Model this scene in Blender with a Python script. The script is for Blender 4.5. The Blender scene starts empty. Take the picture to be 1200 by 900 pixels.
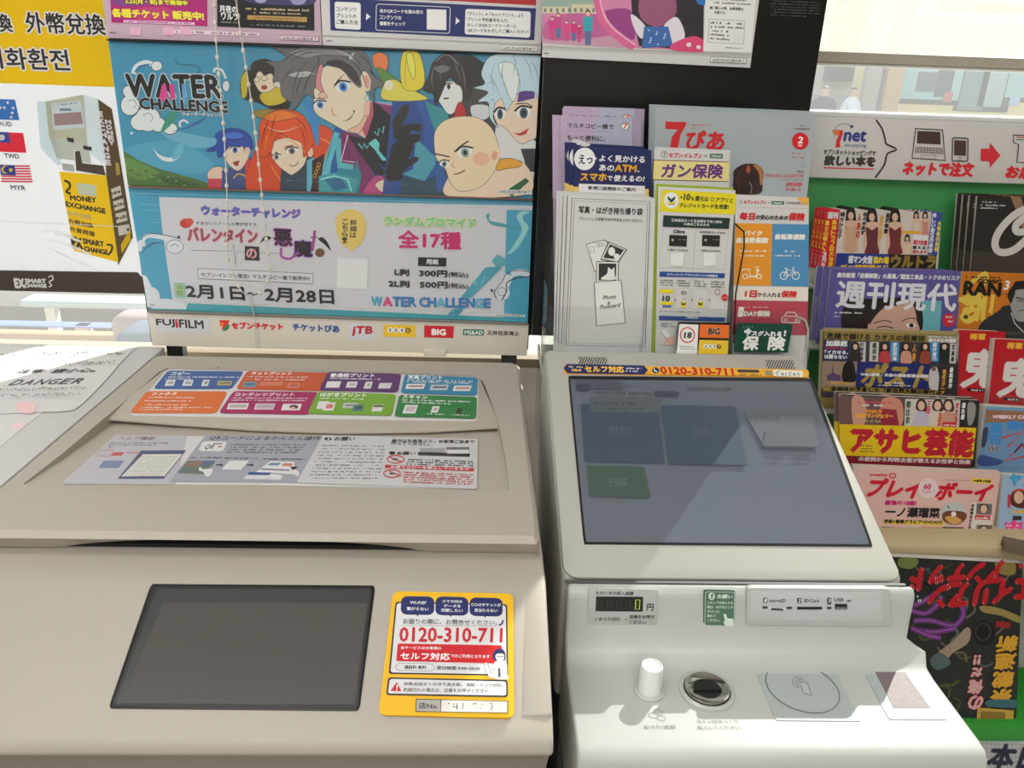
import bpy, bmesh, math, random
import numpy as np
from mathutils import Vector, Matrix
from mathutils.geometry import tessellate_polygon
random.seed(7)
SC = bpy.context.scene
COL = SC.collection
# ------------------------------------------------------------------ camera
F = 928.3                       # focal length in pixels of the 1200x900 frame
PITCH, YAW, ROLL = [math.radians(a) for a in (21.187, 2.496, 2.028)]
EYE = np.array([0, 0, 1.5])
FW = np.array([math.sin(YAW)*math.cos(PITCH), math.cos(YAW)*math.cos(PITCH), -math.sin(PITCH)])
_r = np.cross(FW, [0, 0, 1.]); _r /= np.linalg.norm(_r); _u = np.cross(_r, FW)
RT = _r*math.cos(ROLL)+_u*math.sin(ROLL); UP = -_r*math.sin(ROLL)+_u*math.cos(ROLL)
cd = bpy.data.cameras.new('camera'); cam = bpy.data.objects.new('camera', cd); COL.objects.link(cam)
cd.sensor_width = 36; cd.lens = 36*F/1200; cd.clip_start = 0.02; cd.clip_end = 200
cam.matrix_world = Matrix(((RT[0], UP[0], -FW[0], EYE[0]), (RT[1], UP[1], -FW[1], EYE[1]), (RT[2], UP[2], -FW[2], EYE[2]), (0, 0, 0, 1)))
SC.camera = cam
# ------------------------------------------------------------------ world, sun, ceiling lights, exposure
w = bpy.data.worlds.new('world'); SC.world = w; w.use_nodes = True
bg = w.node_tree.nodes['Background']; bg.inputs[0].default_value = (0.80, 0.89, 1.0, 1); bg.inputs[1].default_value = 0.9
sd = bpy.data.lights.new('sun', 'SUN'); sun = bpy.data.objects.new('sun', sd); COL.objects.link(sun)
sd.energy = 14.0; sd.angle = math.radians(0.6); sd.color = (1, .97, .92)
SUNV = Vector((.73, 1.0, .95)).normalized()
sun.rotation_euler = SUNV.to_track_quat('Z', 'Y').to_euler(); sun.location = (4, 6, 6)
def area(loc, sx, sy, power, col=(1, .97, .92)):
    d = bpy.data.lights.new('ceiling_light', 'AREA'); d.shape = 'RECTANGLE'; d.size = sx; d.size_y = sy; d.energy = power; d.color = col
    o = bpy.data.objects.new('ceiling_light_lamp', d); o.location = loc; COL.objects.link(o); return o
area((-0.3, -0.9, 2.74), 2.6, .5, 13)
area((-0.3, -2.4, 2.74), 2.6, .5, 50)
area((-0.9, 0.15, 2.74), 1.6, .35, 2)
SC.view_settings.view_transform = 'Standard'; SC.view_settings.look = 'None'
SC.view_settings.exposure = -0.14; SC.view_settings.gamma = 1; SC.view_settings.use_curve_mapping = False
SC.cycles.use_denoising = True
SC.cycles.max_bounces = 8; SC.cycles.transparent_max_bounces = 16
# ------------------------------------------------------------------ unprojection
def ray(px, py): return FW+RT*((px-600)/F)-UP*((py-450)/F)
def hit(px, py, p0, n):
    d = ray(px, py); t = np.dot(np.asarray(p0)-EYE, n)/np.dot(d, n); return EYE+d*t
def onY(px, py, y): return hit(px, py, (0, y, 0), (0, 1, 0))
def onZ(px, py, z): return hit(px, py, (0, 0, z), (0, 0, 1))
def onX(px, py, x): return hit(px, py, (x, 0, 0), (1, 0, 0))
def proj(p):
    d = np.asarray(p)-EYE; z = d@FW; return np.array([600+F*(d@RT)/z, 450-F*(d@UP)/z])
# ------------------------------------------------------------------ materials
def lin(c): c = c/255.; return c/12.92 if c <= .04045 else ((c+.055)/1.055)**2.4
def srgb(r, g, b, gain=1.0): return tuple(min(.92, lin(v)*gain) for v in (r, g, b))+(1,)
def mat(name, rgb, rough=.5, metal=0, grain=0, gscale=60, bump=0, spec=.5, emit=0, coat=0):
    m = bpy.data.materials.new(name); m.use_nodes = True; nt = m.node_tree; b = nt.nodes['Principled BSDF']
    c = srgb(*rgb); b.inputs['Base Color'].default_value = c; b.inputs['Roughness'].default_value = rough; b.inputs['Metallic'].default_value = metal
    b.inputs['Specular IOR Level'].default_value = spec
    if coat: b.inputs['Coat Weight'].default_value = coat
    if emit: b.inputs['Emission Color'].default_value = c; b.inputs['Emission Strength'].default_value = emit
    if grain or bump:
        tc = nt.nodes.new('ShaderNodeTexCoord'); nz = nt.nodes.new('ShaderNodeTexNoise'); nz.inputs['Scale'].default_value = gscale; nz.inputs['Detail'].default_value = 6
        nt.links.new(tc.outputs['Object'], nz.inputs['Vector'])
        if grain:
            mr = nt.nodes.new('ShaderNodeMapRange'); mr.inputs[3].default_value = 1-grain; mr.inputs[4].default_value = 1+grain
            mx = nt.nodes.new('ShaderNodeVectorMath'); mx.operation = 'SCALE'; mx.inputs[0].default_value = c[:3]
            nt.links.new(nz.outputs['Fac'], mr.inputs[0]); nt.links.new(mr.outputs[0], mx.inputs['Scale']); nt.links.new(mx.outputs[0], b.inputs['Base Color'])
        if bump:
            bp = nt.nodes.new('ShaderNodeBump'); bp.inputs['Strength'].default_value = bump; bp.inputs['Distance'].default_value = .0006
            nt.links.new(nz.outputs['Fac'], bp.inputs['Height']); nt.links.new(bp.outputs[0], b.inputs['Normal'])
    return m
def glassy(name, tint=(1, 1, 1), gloss=1.0, rough=.03, haze=0):
    m = bpy.data.materials.new(name); m.use_nodes = True; nt = m.node_tree; nt.nodes.clear()
    o = nt.nodes.new('ShaderNodeOutputMaterial'); t = nt.nodes.new('ShaderNodeBsdfTransparent'); g = nt.nodes.new('ShaderNodeBsdfGlossy')
    f = nt.nodes.new('ShaderNodeFresnel'); x = nt.nodes.new('ShaderNodeMixShader'); f.inputs[0].default_value = 1.45
    mm = nt.nodes.new('ShaderNodeMath'); mm.operation = 'MULTIPLY'; mm.inputs[1].default_value = gloss
    ge = nt.nodes.new('ShaderNodeNewGeometry'); ir = nt.nodes.new('ShaderNodeMapRange'); ir.inputs[3].default_value = 1.45; ir.inputs[4].default_value = 1/1.45
    nt.links.new(ge.outputs['Backfacing'], ir.inputs[0]); nt.links.new(ir.outputs[0], f.inputs[0])
    t.inputs[0].default_value = (*tint, 1); g.inputs['Roughness'].default_value = rough
    nt.links.new(f.outputs[0], mm.inputs[0]); nt.links.new(mm.outputs[0], x.inputs[0]); nt.links.new(t.outputs[0], x.inputs[1]); nt.links.new(g.outputs[0], x.inputs[2]); nt.links.new(x.outputs[0], o.inputs[0])
    if haze:   # pale veil mixed into the pane to bleach the view outdoors
        d = nt.nodes.new('ShaderNodeBsdfTranslucent'); d.inputs[0].default_value = (.9, .92, .92, 1); y = nt.nodes.new('ShaderNodeMixShader'); y.inputs[0].default_value = haze
        nt.links.new(x.outputs[0], y.inputs[1]); nt.links.new(d.outputs[0], y.inputs[2]); nt.links.new(y.outputs[0], o.inputs[0])
    return m
def ink(name, rough=.45, transl=0.0, through=0.0):
    m = bpy.data.materials.new(name); m.use_nodes = True; nt = m.node_tree; b = nt.nodes['Principled BSDF']
    a = nt.nodes.new('ShaderNodeAttribute'); a.attribute_name = 'Col'; nt.links.new(a.outputs['Color'], b.inputs['Base Color'])
    b.inputs['Roughness'].default_value = rough
    if transl:
        t = nt.nodes.new('ShaderNodeBsdfTranslucent'); nt.links.new(a.outputs['Color'], t.inputs[0]); x = nt.nodes.new('ShaderNodeMixShader'); x.inputs[0].default_value = transl
        o = nt.nodes['Material Output']; nt.links.new(b.outputs[0], x.inputs[1]); nt.links.new(t.outputs[0], x.inputs[2]); nt.links.new(x.outputs[0], o.inputs[0])
    return m
INK = ink('printed_ink'); INKW = ink('backlit_ink', .5, .35); INKG = ink('glossy_cover_ink', .28)
M = dict(
 white=mat('white_plastic', (182, 180, 173), .42, grain=.02, gscale=25, bump=.25),
 copier=mat('warm_grey_plastic', (180, 173, 162), .5, grain=.03, gscale=18, bump=.3),
 lidp=mat('lid_plastic', (184, 176, 164), .5, grain=.03, gscale=14, bump=.3),
 groove=mat('shadow_gap_black', (22, 22, 22), .7),
 kiosk=mat('kiosk_plastic', (212, 212, 206), .4, grain=.015, gscale=30, bump=.15),
 tray=mat('kiosk_tray_plastic', (190, 193, 190), .38, grain=.012, gscale=30, bump=.15),
 black=mat('black_board', (14, 14, 15), .35, grain=.2, gscale=8),
 blackp=mat('black_plastic', (24, 24, 26), .35),
 paper=mat('white_paper', (222, 220, 220), .6, grain=.01, gscale=40),
 strip=mat('white_card_strip', (218, 212, 200), .5),
 screen_off=mat('dark_display_glass', (84, 82, 80), .18, spec=.45),
 screen_rim=mat('display_rim', (40, 41, 44), .3),
 lcd=mat('lcd_glass', (92, 98, 108), .12, spec=.5, emit=.3),
 chrome=mat('chrome', (190, 188, 184), .12, 1),
 bead=mat('pearl_plastic', (226, 220, 206), .3),
 steel=mat('painted_steel_white', (200, 200, 192), .4),
 green=mat('green_panel', (72, 158, 92), .45),
 greenstrip=mat('green_strip', (50, 150, 52), .4),
 wood=mat('pale_wood', (190, 172, 136), .55, grain=.12, gscale=9),
 cream=mat('cream_wall', (214, 208, 196), .8),
 floor=mat('grey_floor_tile', (120, 116, 110), .35, grain=.08, gscale=3),
 ceil=mat('ceiling_white', (226, 226, 222), .8),
 lamp=mat('lamp_diffuser', (250, 250, 245), .5, emit=5),
 frame=mat('window_frame_alu', (176, 176, 172), .4, .3),
 pave=mat('paving', (160, 150, 134), .8, grain=.06, gscale=2),
 asphalt=mat('asphalt', (150, 150, 150), .85, grain=.08, gscale=3),
 acrylic=glassy('clear_acrylic', (.97, .98, .98), 1.0), glass=glassy('window_glass', (.96, .98, .97), .7, haze=.07), tube=glassy('soft_clear_plastic', (.97, .97, .97), .35, .3),
 dark=mat('dark_interior', (40, 42, 44), .6),
)
# translucent roller blind fabric: made see-through to let the sun in
def blind_mat():
    m = bpy.data.materials.new('see_through_blind_fabric'); m.use_nodes = True; nt = m.node_tree; nt.nodes.clear()
    o = nt.nodes.new('ShaderNodeOutputMaterial'); d = nt.nodes.new('ShaderNodeBsdfDiffuse'); t = nt.nodes.new('ShaderNodeBsdfTranslucent'); tr = nt.nodes.new('ShaderNodeBsdfTransparent')
    a = nt.nodes.new('ShaderNodeMixShader'); b = nt.nodes.new('ShaderNodeMixShader'); a.inputs[0].default_value = .6; b.inputs[0].default_value = .68
    for q in (d, t): q.inputs[0].default_value = srgb(236, 232, 218)
    nt.links.new(d.outputs[0], a.inputs[1]); nt.links.new(t.outputs[0], a.inputs[2]); nt.links.new(a.outputs[0], b.inputs[1]); nt.links.new(tr.outputs[0], b.inputs[2]); nt.links.new(b.outputs[0], o.inputs[0]); return m
M['blind'] = blind_mat()
# ------------------------------------------------------------------ object helpers
ORG = {}
def tag(o, label=None, cat=None, group=None, kind=None):
    for k, v in (('label', label), ('category', cat), ('group', group), ('kind', kind)):
        if v: o[k] = v
    return o
def empty(name, loc, label, cat, group=None):
    o = bpy.data.objects.new(name, None); o.empty_display_size = .05; o.location = loc; COL.objects.link(o); ORG[o] = np.array(loc, float); return tag(o, label, cat, group)
def link(name, me, m, parent=None, smooth=None):
    o = bpy.data.objects.new(name, me); COL.objects.link(o)
    if m is not None and not me.materials: me.materials.append(m)
    if parent is not None:
        org = ORG[parent]
    else:
        c = np.array([v.co[:] for v in me.vertices]); org = np.array([(c[:, 0].min()+c[:, 0].max())/2, (c[:, 1].min()+c[:, 1].max())/2, c[:, 2].min()])
    me.transform(Matrix.Translation(-Vector(org)))
    if parent is not None: o.parent = parent
    else: o.location = org
    ORG[o] = org
    if smooth is not None:
        me.polygons.foreach_set('use_smooth', [True]*len(me.polygons)); me.set_sharp_from_angle(angle=math.radians(smooth))
    return o
def fin(bm, name, m, parent=None, bev=0, seg=2, smooth=35, bang=None):
    bmesh.ops.recalc_face_normals(bm, faces=bm.faces)
    if bev:
        es = [e for e in bm.edges if len(e.link_faces) == 2 and e.calc_face_angle(0) > math.radians(bang or 20)]
        bmesh.ops.bevel(bm, geom=es, offset=bev, segments=seg, profile=.5, affect='EDGES', clamp_overlap=True)
    me = bpy.data.meshes.new(name); bm.to_mesh(me); bm.free(); return link(name, me, m, parent, smooth)
def addbox(bm, x0, x1, y0, y1, z0, z1):
    v = [bm.verts.new(p) for p in ((x0, y0, z0), (x1, y0, z0), (x1, y1, z0), (x0, y1, z0), (x0, y0, z1), (x1, y0, z1), (x1, y1, z1), (x0, y1, z1))]
    for f in ((3, 2, 1, 0), (4, 5, 6, 7), (0, 1, 5, 4), (1, 2, 6, 5), (2, 3, 7, 6), (3, 0, 4, 7)): bm.faces.new([v[i] for i in f])
def box(name, m, x0, x1, y0, y1, z0, z1, parent=None, bev=0, seg=2):
    bm = bmesh.new(); addbox(bm, x0, x1, y0, y1, z0, z1); return fin(bm, name, m, parent, bev, seg)
def loft(name, m, prof, parent=None, bev=0, seg=3):
    """prof: (y, z, xl, xr) outline in the side view, extruded across x"""
    bm = bmesh.new(); L = [bm.verts.new((p[2], p[0], p[1])) for p in prof]; R = [bm.verts.new((p[3], p[0], p[1])) for p in prof]; n = len(prof)
    bm.faces.new(L); bm.faces.new(R[::-1])
    for i in range(n): j = (i+1) % n; bm.faces.new((L[i], R[i], R[j], L[j]))
    return fin(bm, name, m, parent, bev, seg)
def slab(name, m, pts, n, t, parent=None, bev=0, seg=2, smooth=35):
    """closed plate: outline pts (3D, front face) thickened by t against the normal n"""
    bm = bmesh.new(); n = Vector(n); A = [bm.verts.new(Vector(p)) for p in pts]; B = [bm.verts.new(Vector(p)-n*t) for p in pts]; k = len(pts)
    bm.faces.new(A); bm.faces.new(B[::-1])
    for i in range(k): j = (i+1) % k; bm.faces.new((A[i], B[i], B[j], A[j]))
    return fin(bm, name, m, parent, bev, seg, smooth)
def cyl(bm, c, r0, r1, h, n=24, axis=(0, 0, 1)):
    q = Vector(axis).normalized().to_track_quat('Z', 'Y').to_matrix().to_4x4()
    bmesh.ops.create_cone(bm, cap_ends=True, segments=n, radius1=r0, radius2=r1, depth=h, matrix=Matrix.Translation(Vector(c))@q@Matrix.Translation((0, 0, h/2)))
def lathe(name, m, c, prof, parent=None, n=40, smooth=30):
    bm = bmesh.new(); rings = []
    for r, z in prof:
        if r < 1e-6: rings.append([bm.verts.new((c[0], c[1], c[2]+z))])
        else: rings.append([bm.verts.new((c[0]+r*math.cos(a*2*math.pi/n), c[1]+r*math.sin(a*2*math.pi/n), c[2]+z)) for a in range(n)])
    for A, B in zip(rings, rings[1:]):
        for i in range(n):
            j = (i+1) % n; f = [A[i % len(A)], A[j % len(A)], B[j % len(B)], B[i % len(B)]]; f2 = []
            for v in f:
                if v not in f2: f2.append(v)
            if len(f2) > 2: bm.faces.new(f2)
    return fin(bm, name, m, parent, 0, 2, smooth)
def tube(name, m, pts, r, parent=None, n=8, smooth=60):
    bm = bmesh.new(); P = [Vector(p) for p in pts]; prev = None
    for i, p in enumerate(P):
        d = (P[min(i+1, len(P)-1)]-P[max(i-1, 0)]).normalized(); s = d.cross(Vector((.13, .2, 1))).normalized()
        if s.length < .1: s = Vector((1, 0, 0))
        t = d.cross(s); ring = [bm.verts.new(p+(s*math.cos(a*2*math.pi/n)+t*math.sin(a*2*math.pi/n))*r) for a in range(n)]
        if prev:
            for a in range(n): b = (a+1) % n; bm.faces.new((prev[a], prev[b], ring[b], ring[a]))
        else: bm.faces.new(ring[::-1])
        prev = ring
    bm.faces.new(prev); return fin(bm, name, m, parent, 0, 2, smooth)
def rrect(x0, y0, x1, y1, r, n=5):
    out = []
    for cx, cy, a0 in ((x1-r, y0+r, -90), (x1-r, y1-r, 0), (x0+r, y1-r, 90), (x0+r, y0+r, 180)):
        for i in range(n+1): a = math.radians(a0+90*i/n); out.append((cx+r*math.cos(a), cy+r*math.sin(a)))
    return out
def quadmap(q, pts):
    """bilinear: unit coordinates (u right, v down) into quad q = TL, TR, BR, BL"""
    q = [np.array(p, float) for p in q]; return [tuple(q[0]*(1-u)*(1-v)+q[1]*u*(1-v)+q[2]*u*v+q[3]*(1-u)*v) for u, v in pts]
def rquad(q, ru=.05, rv=.05, n=4):
    out = []
    for cx, cy, a0 in ((1-ru, rv, -90), (1-ru, 1-rv, 0), (ru, 1-rv, 90), (ru, rv, 180)):
        for i in range(n+1): a = math.radians(a0+90*i/n); out.append((cx+ru*math.cos(a), cy+rv*math.sin(a)))
    return quadmap(q, out)
def copy_tree(o, d=(0, 0, 0), label=None, parent=None):
    c = o.copy(); COL.objects.link(c)
    if parent is None: c.location = Vector(o.location)+Vector(d)
    else: c.parent = parent
    if label: c['label'] = label
    for ch in list(o.children): copy_tree(ch, parent=c)
    return c
# ------------------------------------------------------------------ flat print: coloured shapes and lettering laid on a plane
_TX = {}
def glyphs(s):
    if s in _TX: return _TX[s]
    c = bpy.data.curves.new('t', 'FONT'); c.body = s; c.size = 1; c.resolution_u = 2; o = bpy.data.objects.new('t', c); COL.objects.link(o)
    dg = bpy.context.evaluated_depsgraph_get(); me = bpy.data.meshes.new_from_object(o.evaluated_get(dg)); me.calc_loop_triangles()
    V = np.array([v.co[:2] for v in me.vertices]) if len(me.vertices) else np.zeros((0, 2)); T = [tuple(t.vertices) for t in me.loop_triangles]
    bpy.data.objects.remove(o); bpy.data.curves.remove(c); bpy.data.meshes.remove(me); _TX[s] = (V, T); return _TX[s]
def clipconvex(poly, cl):
    out = [tuple(p) for p in poly]; k = len(cl); ar = sum(cl[i][0]*cl[(i+1) % k][1]-cl[(i+1) % k][0]*cl[i][1] for i in range(k)); sg = 1 if ar > 0 else -1
    for i in range(k):
        a, b = cl[i], cl[(i+1) % k]; inp, out = out, []
        if not inp: return []
        def side(p): return sg*((b[0]-a[0])*(p[1]-a[1])-(b[1]-a[1])*(p[0]-a[0]))
        for j in range(len(inp)):
            p, q = inp[j-1], inp[j]; sp, sq = side(p), side(q)
            if sp*sq < 0: t = sp/(sp-sq); out.append((p[0]+(q[0]-p[0])*t, p[1]+(q[1]-p[1])*t))
            if sq >= 0: out.append(q)
    return out
def spline(P, n=6, closed=True):
    P = [np.array(p, float) for p in P]; k = len(P); out = []
    for i in range(k if closed else k-1):
        g = (lambda j: P[j % k]) if closed else (lambda j: P[max(0, min(k-1, j))])
        a, b, c, d = g(i-1), g(i), g(i+1), g(i+2)
        for s in range(n):
            t = s/n; out.append(tuple(.5*((2*b)+(-a+c)*t+(2*a-5*b+4*c-d)*t*t+(-a+3*b-3*c+d)*t**3)))
    if not closed: out.append(tuple(P[-1]))
    return out
class Print:
    def __init__(s, parent, p0, n, gain=1.25, lift=.0004, m=None, clip=None, names=('printed_artwork', 'lettering')):
        s.par = parent; s.p0 = np.array(p0, float); s.n = np.array(n, float); s.n /= np.linalg.norm(s.n)
        if np.dot(s.n, EYE-s.p0) < 0: s.n = -s.n
        v = np.array([0, 0, 1.])-s.n*s.n[2]
        if np.linalg.norm(v) < .05: v = np.array([0, 1., 0])
        s.v = v/np.linalg.norm(v); s.u = np.cross(s.v, s.n); s.gain = gain; s.lift = lift; s.m = m or INK; s.clip = clip
        s.z0 = (0, 0, 1.0); s.A = ([], [], []); s.T = ([], [], []); s.names = names; s.h = 0.0
    def z(s, x0=0, y0=0, k=1.0): s.z0 = (x0, y0, k); return s
    def px(s, p): return (s.z0[0]+p[0]/s.z0[2], s.z0[1]+p[1]/s.z0[2])
    def dirs(s, p):
        h = hit(p[0], p[1], s.p0, s.n); a = proj(h); return proj(h+s.v*.004)-a, proj(h+s.u*.004)-a
    def _tris(s, B, P, T, c, clip=True, reps=1):
        col = srgb(*c, gain=s.gain); V, Fc, C = B; s.h += 9e-6; L = s.lift+s.h
        if reps > 1:   # overlapping copies of one glyph run (bold or halo) step up a hair each
            n = len(P)//reps; m = len(T)//reps
            for r in range(reps):
                b = len(V); V.extend([(x[0], x[1], s.lift+s.h) for x in P[r*n:(r+1)*n]]); C.extend([col]*n); Fc.extend([tuple(b+i-r*n for i in t) for t in T[r*m:(r+1)*m]]); s.h += 5e-6
            return
        if s.clip and clip:
            for t in T:
                q = clipconvex([P[i] for i in t], s.clip)
                if len(q) > 2:
                    b = len(V); V.extend([(x[0], x[1], L) for x in q]); C.extend([col]*len(q)); Fc.append(tuple(range(b, b+len(q))))
        else:
            b = len(V); V.extend([(x[0], x[1], L) for x in P]); C.extend([col]*len(P)); Fc.extend([tuple(b+i for i in t) for t in T])
    def poly(s, pts, c, raw=False):
        P = [tuple(p) for p in pts] if raw else [s.px(p) for p in pts]
        T = tessellate_polygon([[Vector((p[0], p[1], 0)) for p in P]]); s._tris(s.A, P, T, c)
    outl = None
    def blob(s, pts, c, n=5):
        P = spline(pts, n); s.poly(P, c)
        if s.outl: s.line(P, s.outl*s.z0[2], (40, 36, 44), closed=True)
    def line(s, pts, wd, c, sm=0, closed=False, taper=False):
        P = [s.px(p) for p in (spline(pts, sm, closed) if sm else pts)]
        if closed: P = P+[P[0]]
        P = [np.array(p) for p in P]; n = len(P); Lf, Rt = [], []
        for i in range(n):
            a = P[max(i-1, 0)]; b = P[min(i+1, n-1)]
            if closed and i in (0, n-1): a, b = P[n-2], P[1]
            d = b-a; d = d/(np.linalg.norm(d)+1e-9); nn = np.array([-d[1], d[0]])*wd/2/s.z0[2]
            if taper: nn = nn*max(.1, 1-abs(2*i/(n-1)-1))
            Lf.append(tuple(P[i]+nn)); Rt.append(tuple(P[i]-nn))
        V = Lf+Rt; T = []
        for i in range(n-1): T += [(i, i+1, n+i+1), (i, n+i+1, n+i)]
        s._tris(s.A, V, T, c)
    def ell(s, cx, cy, rx, ry, c, rot=0, n=24, w=None):
        a = math.radians(rot); P = []
        for i in range(n):
            t = 2*math.pi*i/n; x, y = rx*math.cos(t), ry*math.sin(t); P.append((cx+x*math.cos(a)-y*math.sin(a), cy+x*math.sin(a)+y*math.cos(a)))
        if w: s.line(P, w, c, closed=True)
        else: s.poly(P, c)
    def rect(s, x0, y0, x1, y1, c, sl=0.0, vs=0.0, r=0, w=None):
        """sl: how far y sinks per unit x; vs: x shift per unit y"""
        P = rrect(x0, y0, x1, y1, r) if r else [(x0, y0), (x1, y0), (x1, y1), (x0, y1)]
        P = [(x+vs*(y-y0), y+sl*(x-x0)) for x, y in P]
        if w: s.line(P, w, c, closed=True)
        else: s.poly(P, c)
    def rq(s, q, c, r=.06, rv=None, w=None):
        P = rquad(q, r, rv or r)
        if w: s.line(P, w, c, closed=True)
        else: s.poly(P, c)
    def text(s, t, a, b, h, c, bold=0, halo=None, hw=2, clip=True, italic=0, up=None):
        """baseline from a to b, glyph height h (all in picture units); the up direction is the plane's own"""
        V, T = glyphs(t)
        if not len(V): return
        A = np.array(s.px(a)); B = np.array(s.px(b)); h = h/s.z0[2]; d = B-A
        uv, uu = s.dirs(tuple((A+B)/2)); sg = 1 if np.dot(d, uu) >= 0 else -1
        U = uv/np.linalg.norm(uv)*sg
        if up is not None: U = np.array(up, float)
        U = U*h/max(abs(U[1]), .2) if up is None else U*h
        x0, x1 = V[:, 0].min(), V[:, 0].max(); y0, y1 = V[:, 1].min(), V[:, 1].max()
        flat = (y1-y0) < .25
        gy = (V[:, 1]-(0 if flat else y0))/(.75 if flat else (y1-y0)); gx = (V[:, 0]-x0)/(x1-x0+1e-9)+italic*gy*h/(np.linalg.norm(d)+1e-9)
        P = A+gx[:, None]*d+gy[:, None]*U
        if halo:
            s._tris(s.T, *stack(P, T, [(hw*math.cos(q*math.pi/4)/s.z0[2], hw*math.sin(q*math.pi/4)/s.z0[2]) for q in range(8)]), halo, clip, 8)
        if bold:
            k = bold/s.z0[2]; s._tris(s.T, *stack(P, T, [(-k, 0), (k, 0), (0, -k), (0, k), (0, 0)]), c, clip, 5)
        else: s._tris(s.T, [tuple(p) for p in P], T, c, clip)
    def vtext(s, t, a, b, wd, c, bold=0, halo=None, hw=2):
        n = len(t); a = np.array(a, float); b = np.array(b, float)
        for i, ch in enumerate(t):
            p = a+(b-a)*(i+.92)/n; h = abs(b[1]-a[1])/n*.86
            s.text(ch, (p[0]-wd/2, p[1]), (p[0]+wd/2, p[1]), h, c, bold, halo, hw)
    def micro(s, a, b, h, c, seed=0, dens=.75):
        """a line of print too small to read: short uneven ticks"""
        rnd = random.Random(seed+int(a[0]*7+a[1]*13)); A = np.array(a, float); B = np.array(b, float); L = np.linalg.norm(B-A); x = 0; d = (B-A)/L
        V, T = [], []
        Ap = s.px(a); uv, uu = s.dirs(Ap); U = uv/abs(uv[1])*h/s.z0[2]
        while x < L:
            wd = h*rnd.uniform(.35, .9)
            if rnd.random() < dens:
                p = np.array(s.px(A+d*x)); q = np.array(s.px(A+d*min(L, x+wd))); hh = rnd.uniform(.55, 1.0); k = len(V)
                V += [tuple(p), tuple(q), tuple(q+U*hh), tuple(p+U*hh)]; T += [(k, k+1, k+2), (k, k+2, k+3)]
            x += wd+h*.25
        if V: s._tris(s.T, V, T, c)
    def done(s):
        out = []
        for B, nm in ((s.A, s.names[0]), (s.T, s.names[1])):
            V, Fc, C = B
            if not V: continue
            P = np.array(V); d = FW[None]+RT[None]*((P[:, 0:1]-600)/F)-UP[None]*((P[:, 1:2]-450)/F)
            t = np.dot(s.p0-EYE, s.n)/(d@s.n); W = EYE+d*t[:, None]+s.n[None]*P[:, 2:3]
            me = bpy.data.meshes.new(nm); me.from_pydata(W.tolist(), [], Fc); at = me.attributes.new('Col', 'FLOAT_COLOR', 'POINT'); at.data.foreach_set('color', np.array(C, 'f').ravel())
            o = link(nm, me, s.m, s.par); out.append(o)
            if B is s.T: o['kind'] = 'stuff'
        return out
def stack(P, T, offs):
    V = []; TT = []
    for ox, oy in offs:
        b = len(V); V += [(p[0]+ox, p[1]+oy) for p in P]; TT += [(b+t[0], b+t[1], b+t[2]) for t in T]
    return V, TT
def sheetY(name, Y, q, m, t=.0006, parent=None, zb=None, bev=0):
    """a sheet standing in the plane Y whose picture corners are q = TL, TR, BR, BL; zb: carry the lower edge down to this height"""
    P = [onY(x, y, Y) for x, y in q]
    if zb is not None:
        for i, j in ((3, 0), (2, 1)):
            a = P[j]; b = P[i]; k = (zb-a[2])/(b[2]-a[2]); P[i] = a+(b-a)*k
    return slab(name, m, P, (0, -1, 0), t, parent, bev)
W_ = (232, 230, 232); K_ = (26, 24, 26)
# ================================================================== setting
def struct(o): o['kind'] = 'structure'; return o
struct(box('floor', M['floor'], -4, 4, -4, 1.42, -.05, 0))
struct(box('ceiling', M['ceil'], -4, 4, -4, 1.42, 2.8, 2.85))
struct(box('wall_back', M['cream'], -4, 4, -4.1, -4, 0, 2.8))
struct(box('wall_left', M['cream'], -4.1, -4, -4, 1.42, 0, 2.8))
struct(box('wall_right', M['cream'], 4, 4.1, -4, 1.42, 0, 2.8))
struct(box('wall_front', M['cream'], -4, 4, 1.32, 1.42, 0, 1.018))
struct(box('wall_front.001', M['cream'], -4, 4, 1.32, 1.42, 2.45, 2.8))
win = struct(box('window_1', M['glass'], -3.96, 3.96, 1.345, 1.353, 1.034, 2.44))
struct(box('trim_1', mat('sill_tan', (150, 134, 112), .5), -4, 4, 1.325, 1.375, 1.018, 1.034, bev=.002))
struct(box('trim_2', M['frame'], -4, 4, 1.325, 1.375, 2.44, 2.47, bev=.002))
for i, (cx, cy, sx, sy) in enumerate(((-.3, -.9, 2.6, .5), (-.3, -2.4, 2.6, .5), (-.9, .15, 1.6, .35))):
    lt = empty('ceiling_light', (cx, cy, 2.79), ('long lit ceiling panel nearest behind the photographer', 'long lit ceiling panel farthest from the window', 'shorter lit ceiling panel over the photocopier')[i], 'ceiling light')
    box('light_frame', M['frame'], cx-sx/2-.02, cx+sx/2+.02, cy-sy/2-.02, cy+sy/2+.02, 2.765, 2.799, lt)
    box('diffuser', M['lamp'], cx-sx/2, cx+sx/2, cy-sy/2, cy+sy/2, 2.755, 2.764, lt)
# outdoor ground
struct(box('ground_pavement', M['pave'], -30, 30, 1.43, 9, -.25, -.1)); struct(box('ground_road', M['asphalt'], -40, 40, 9, 60, -.3, -.16))

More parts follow.
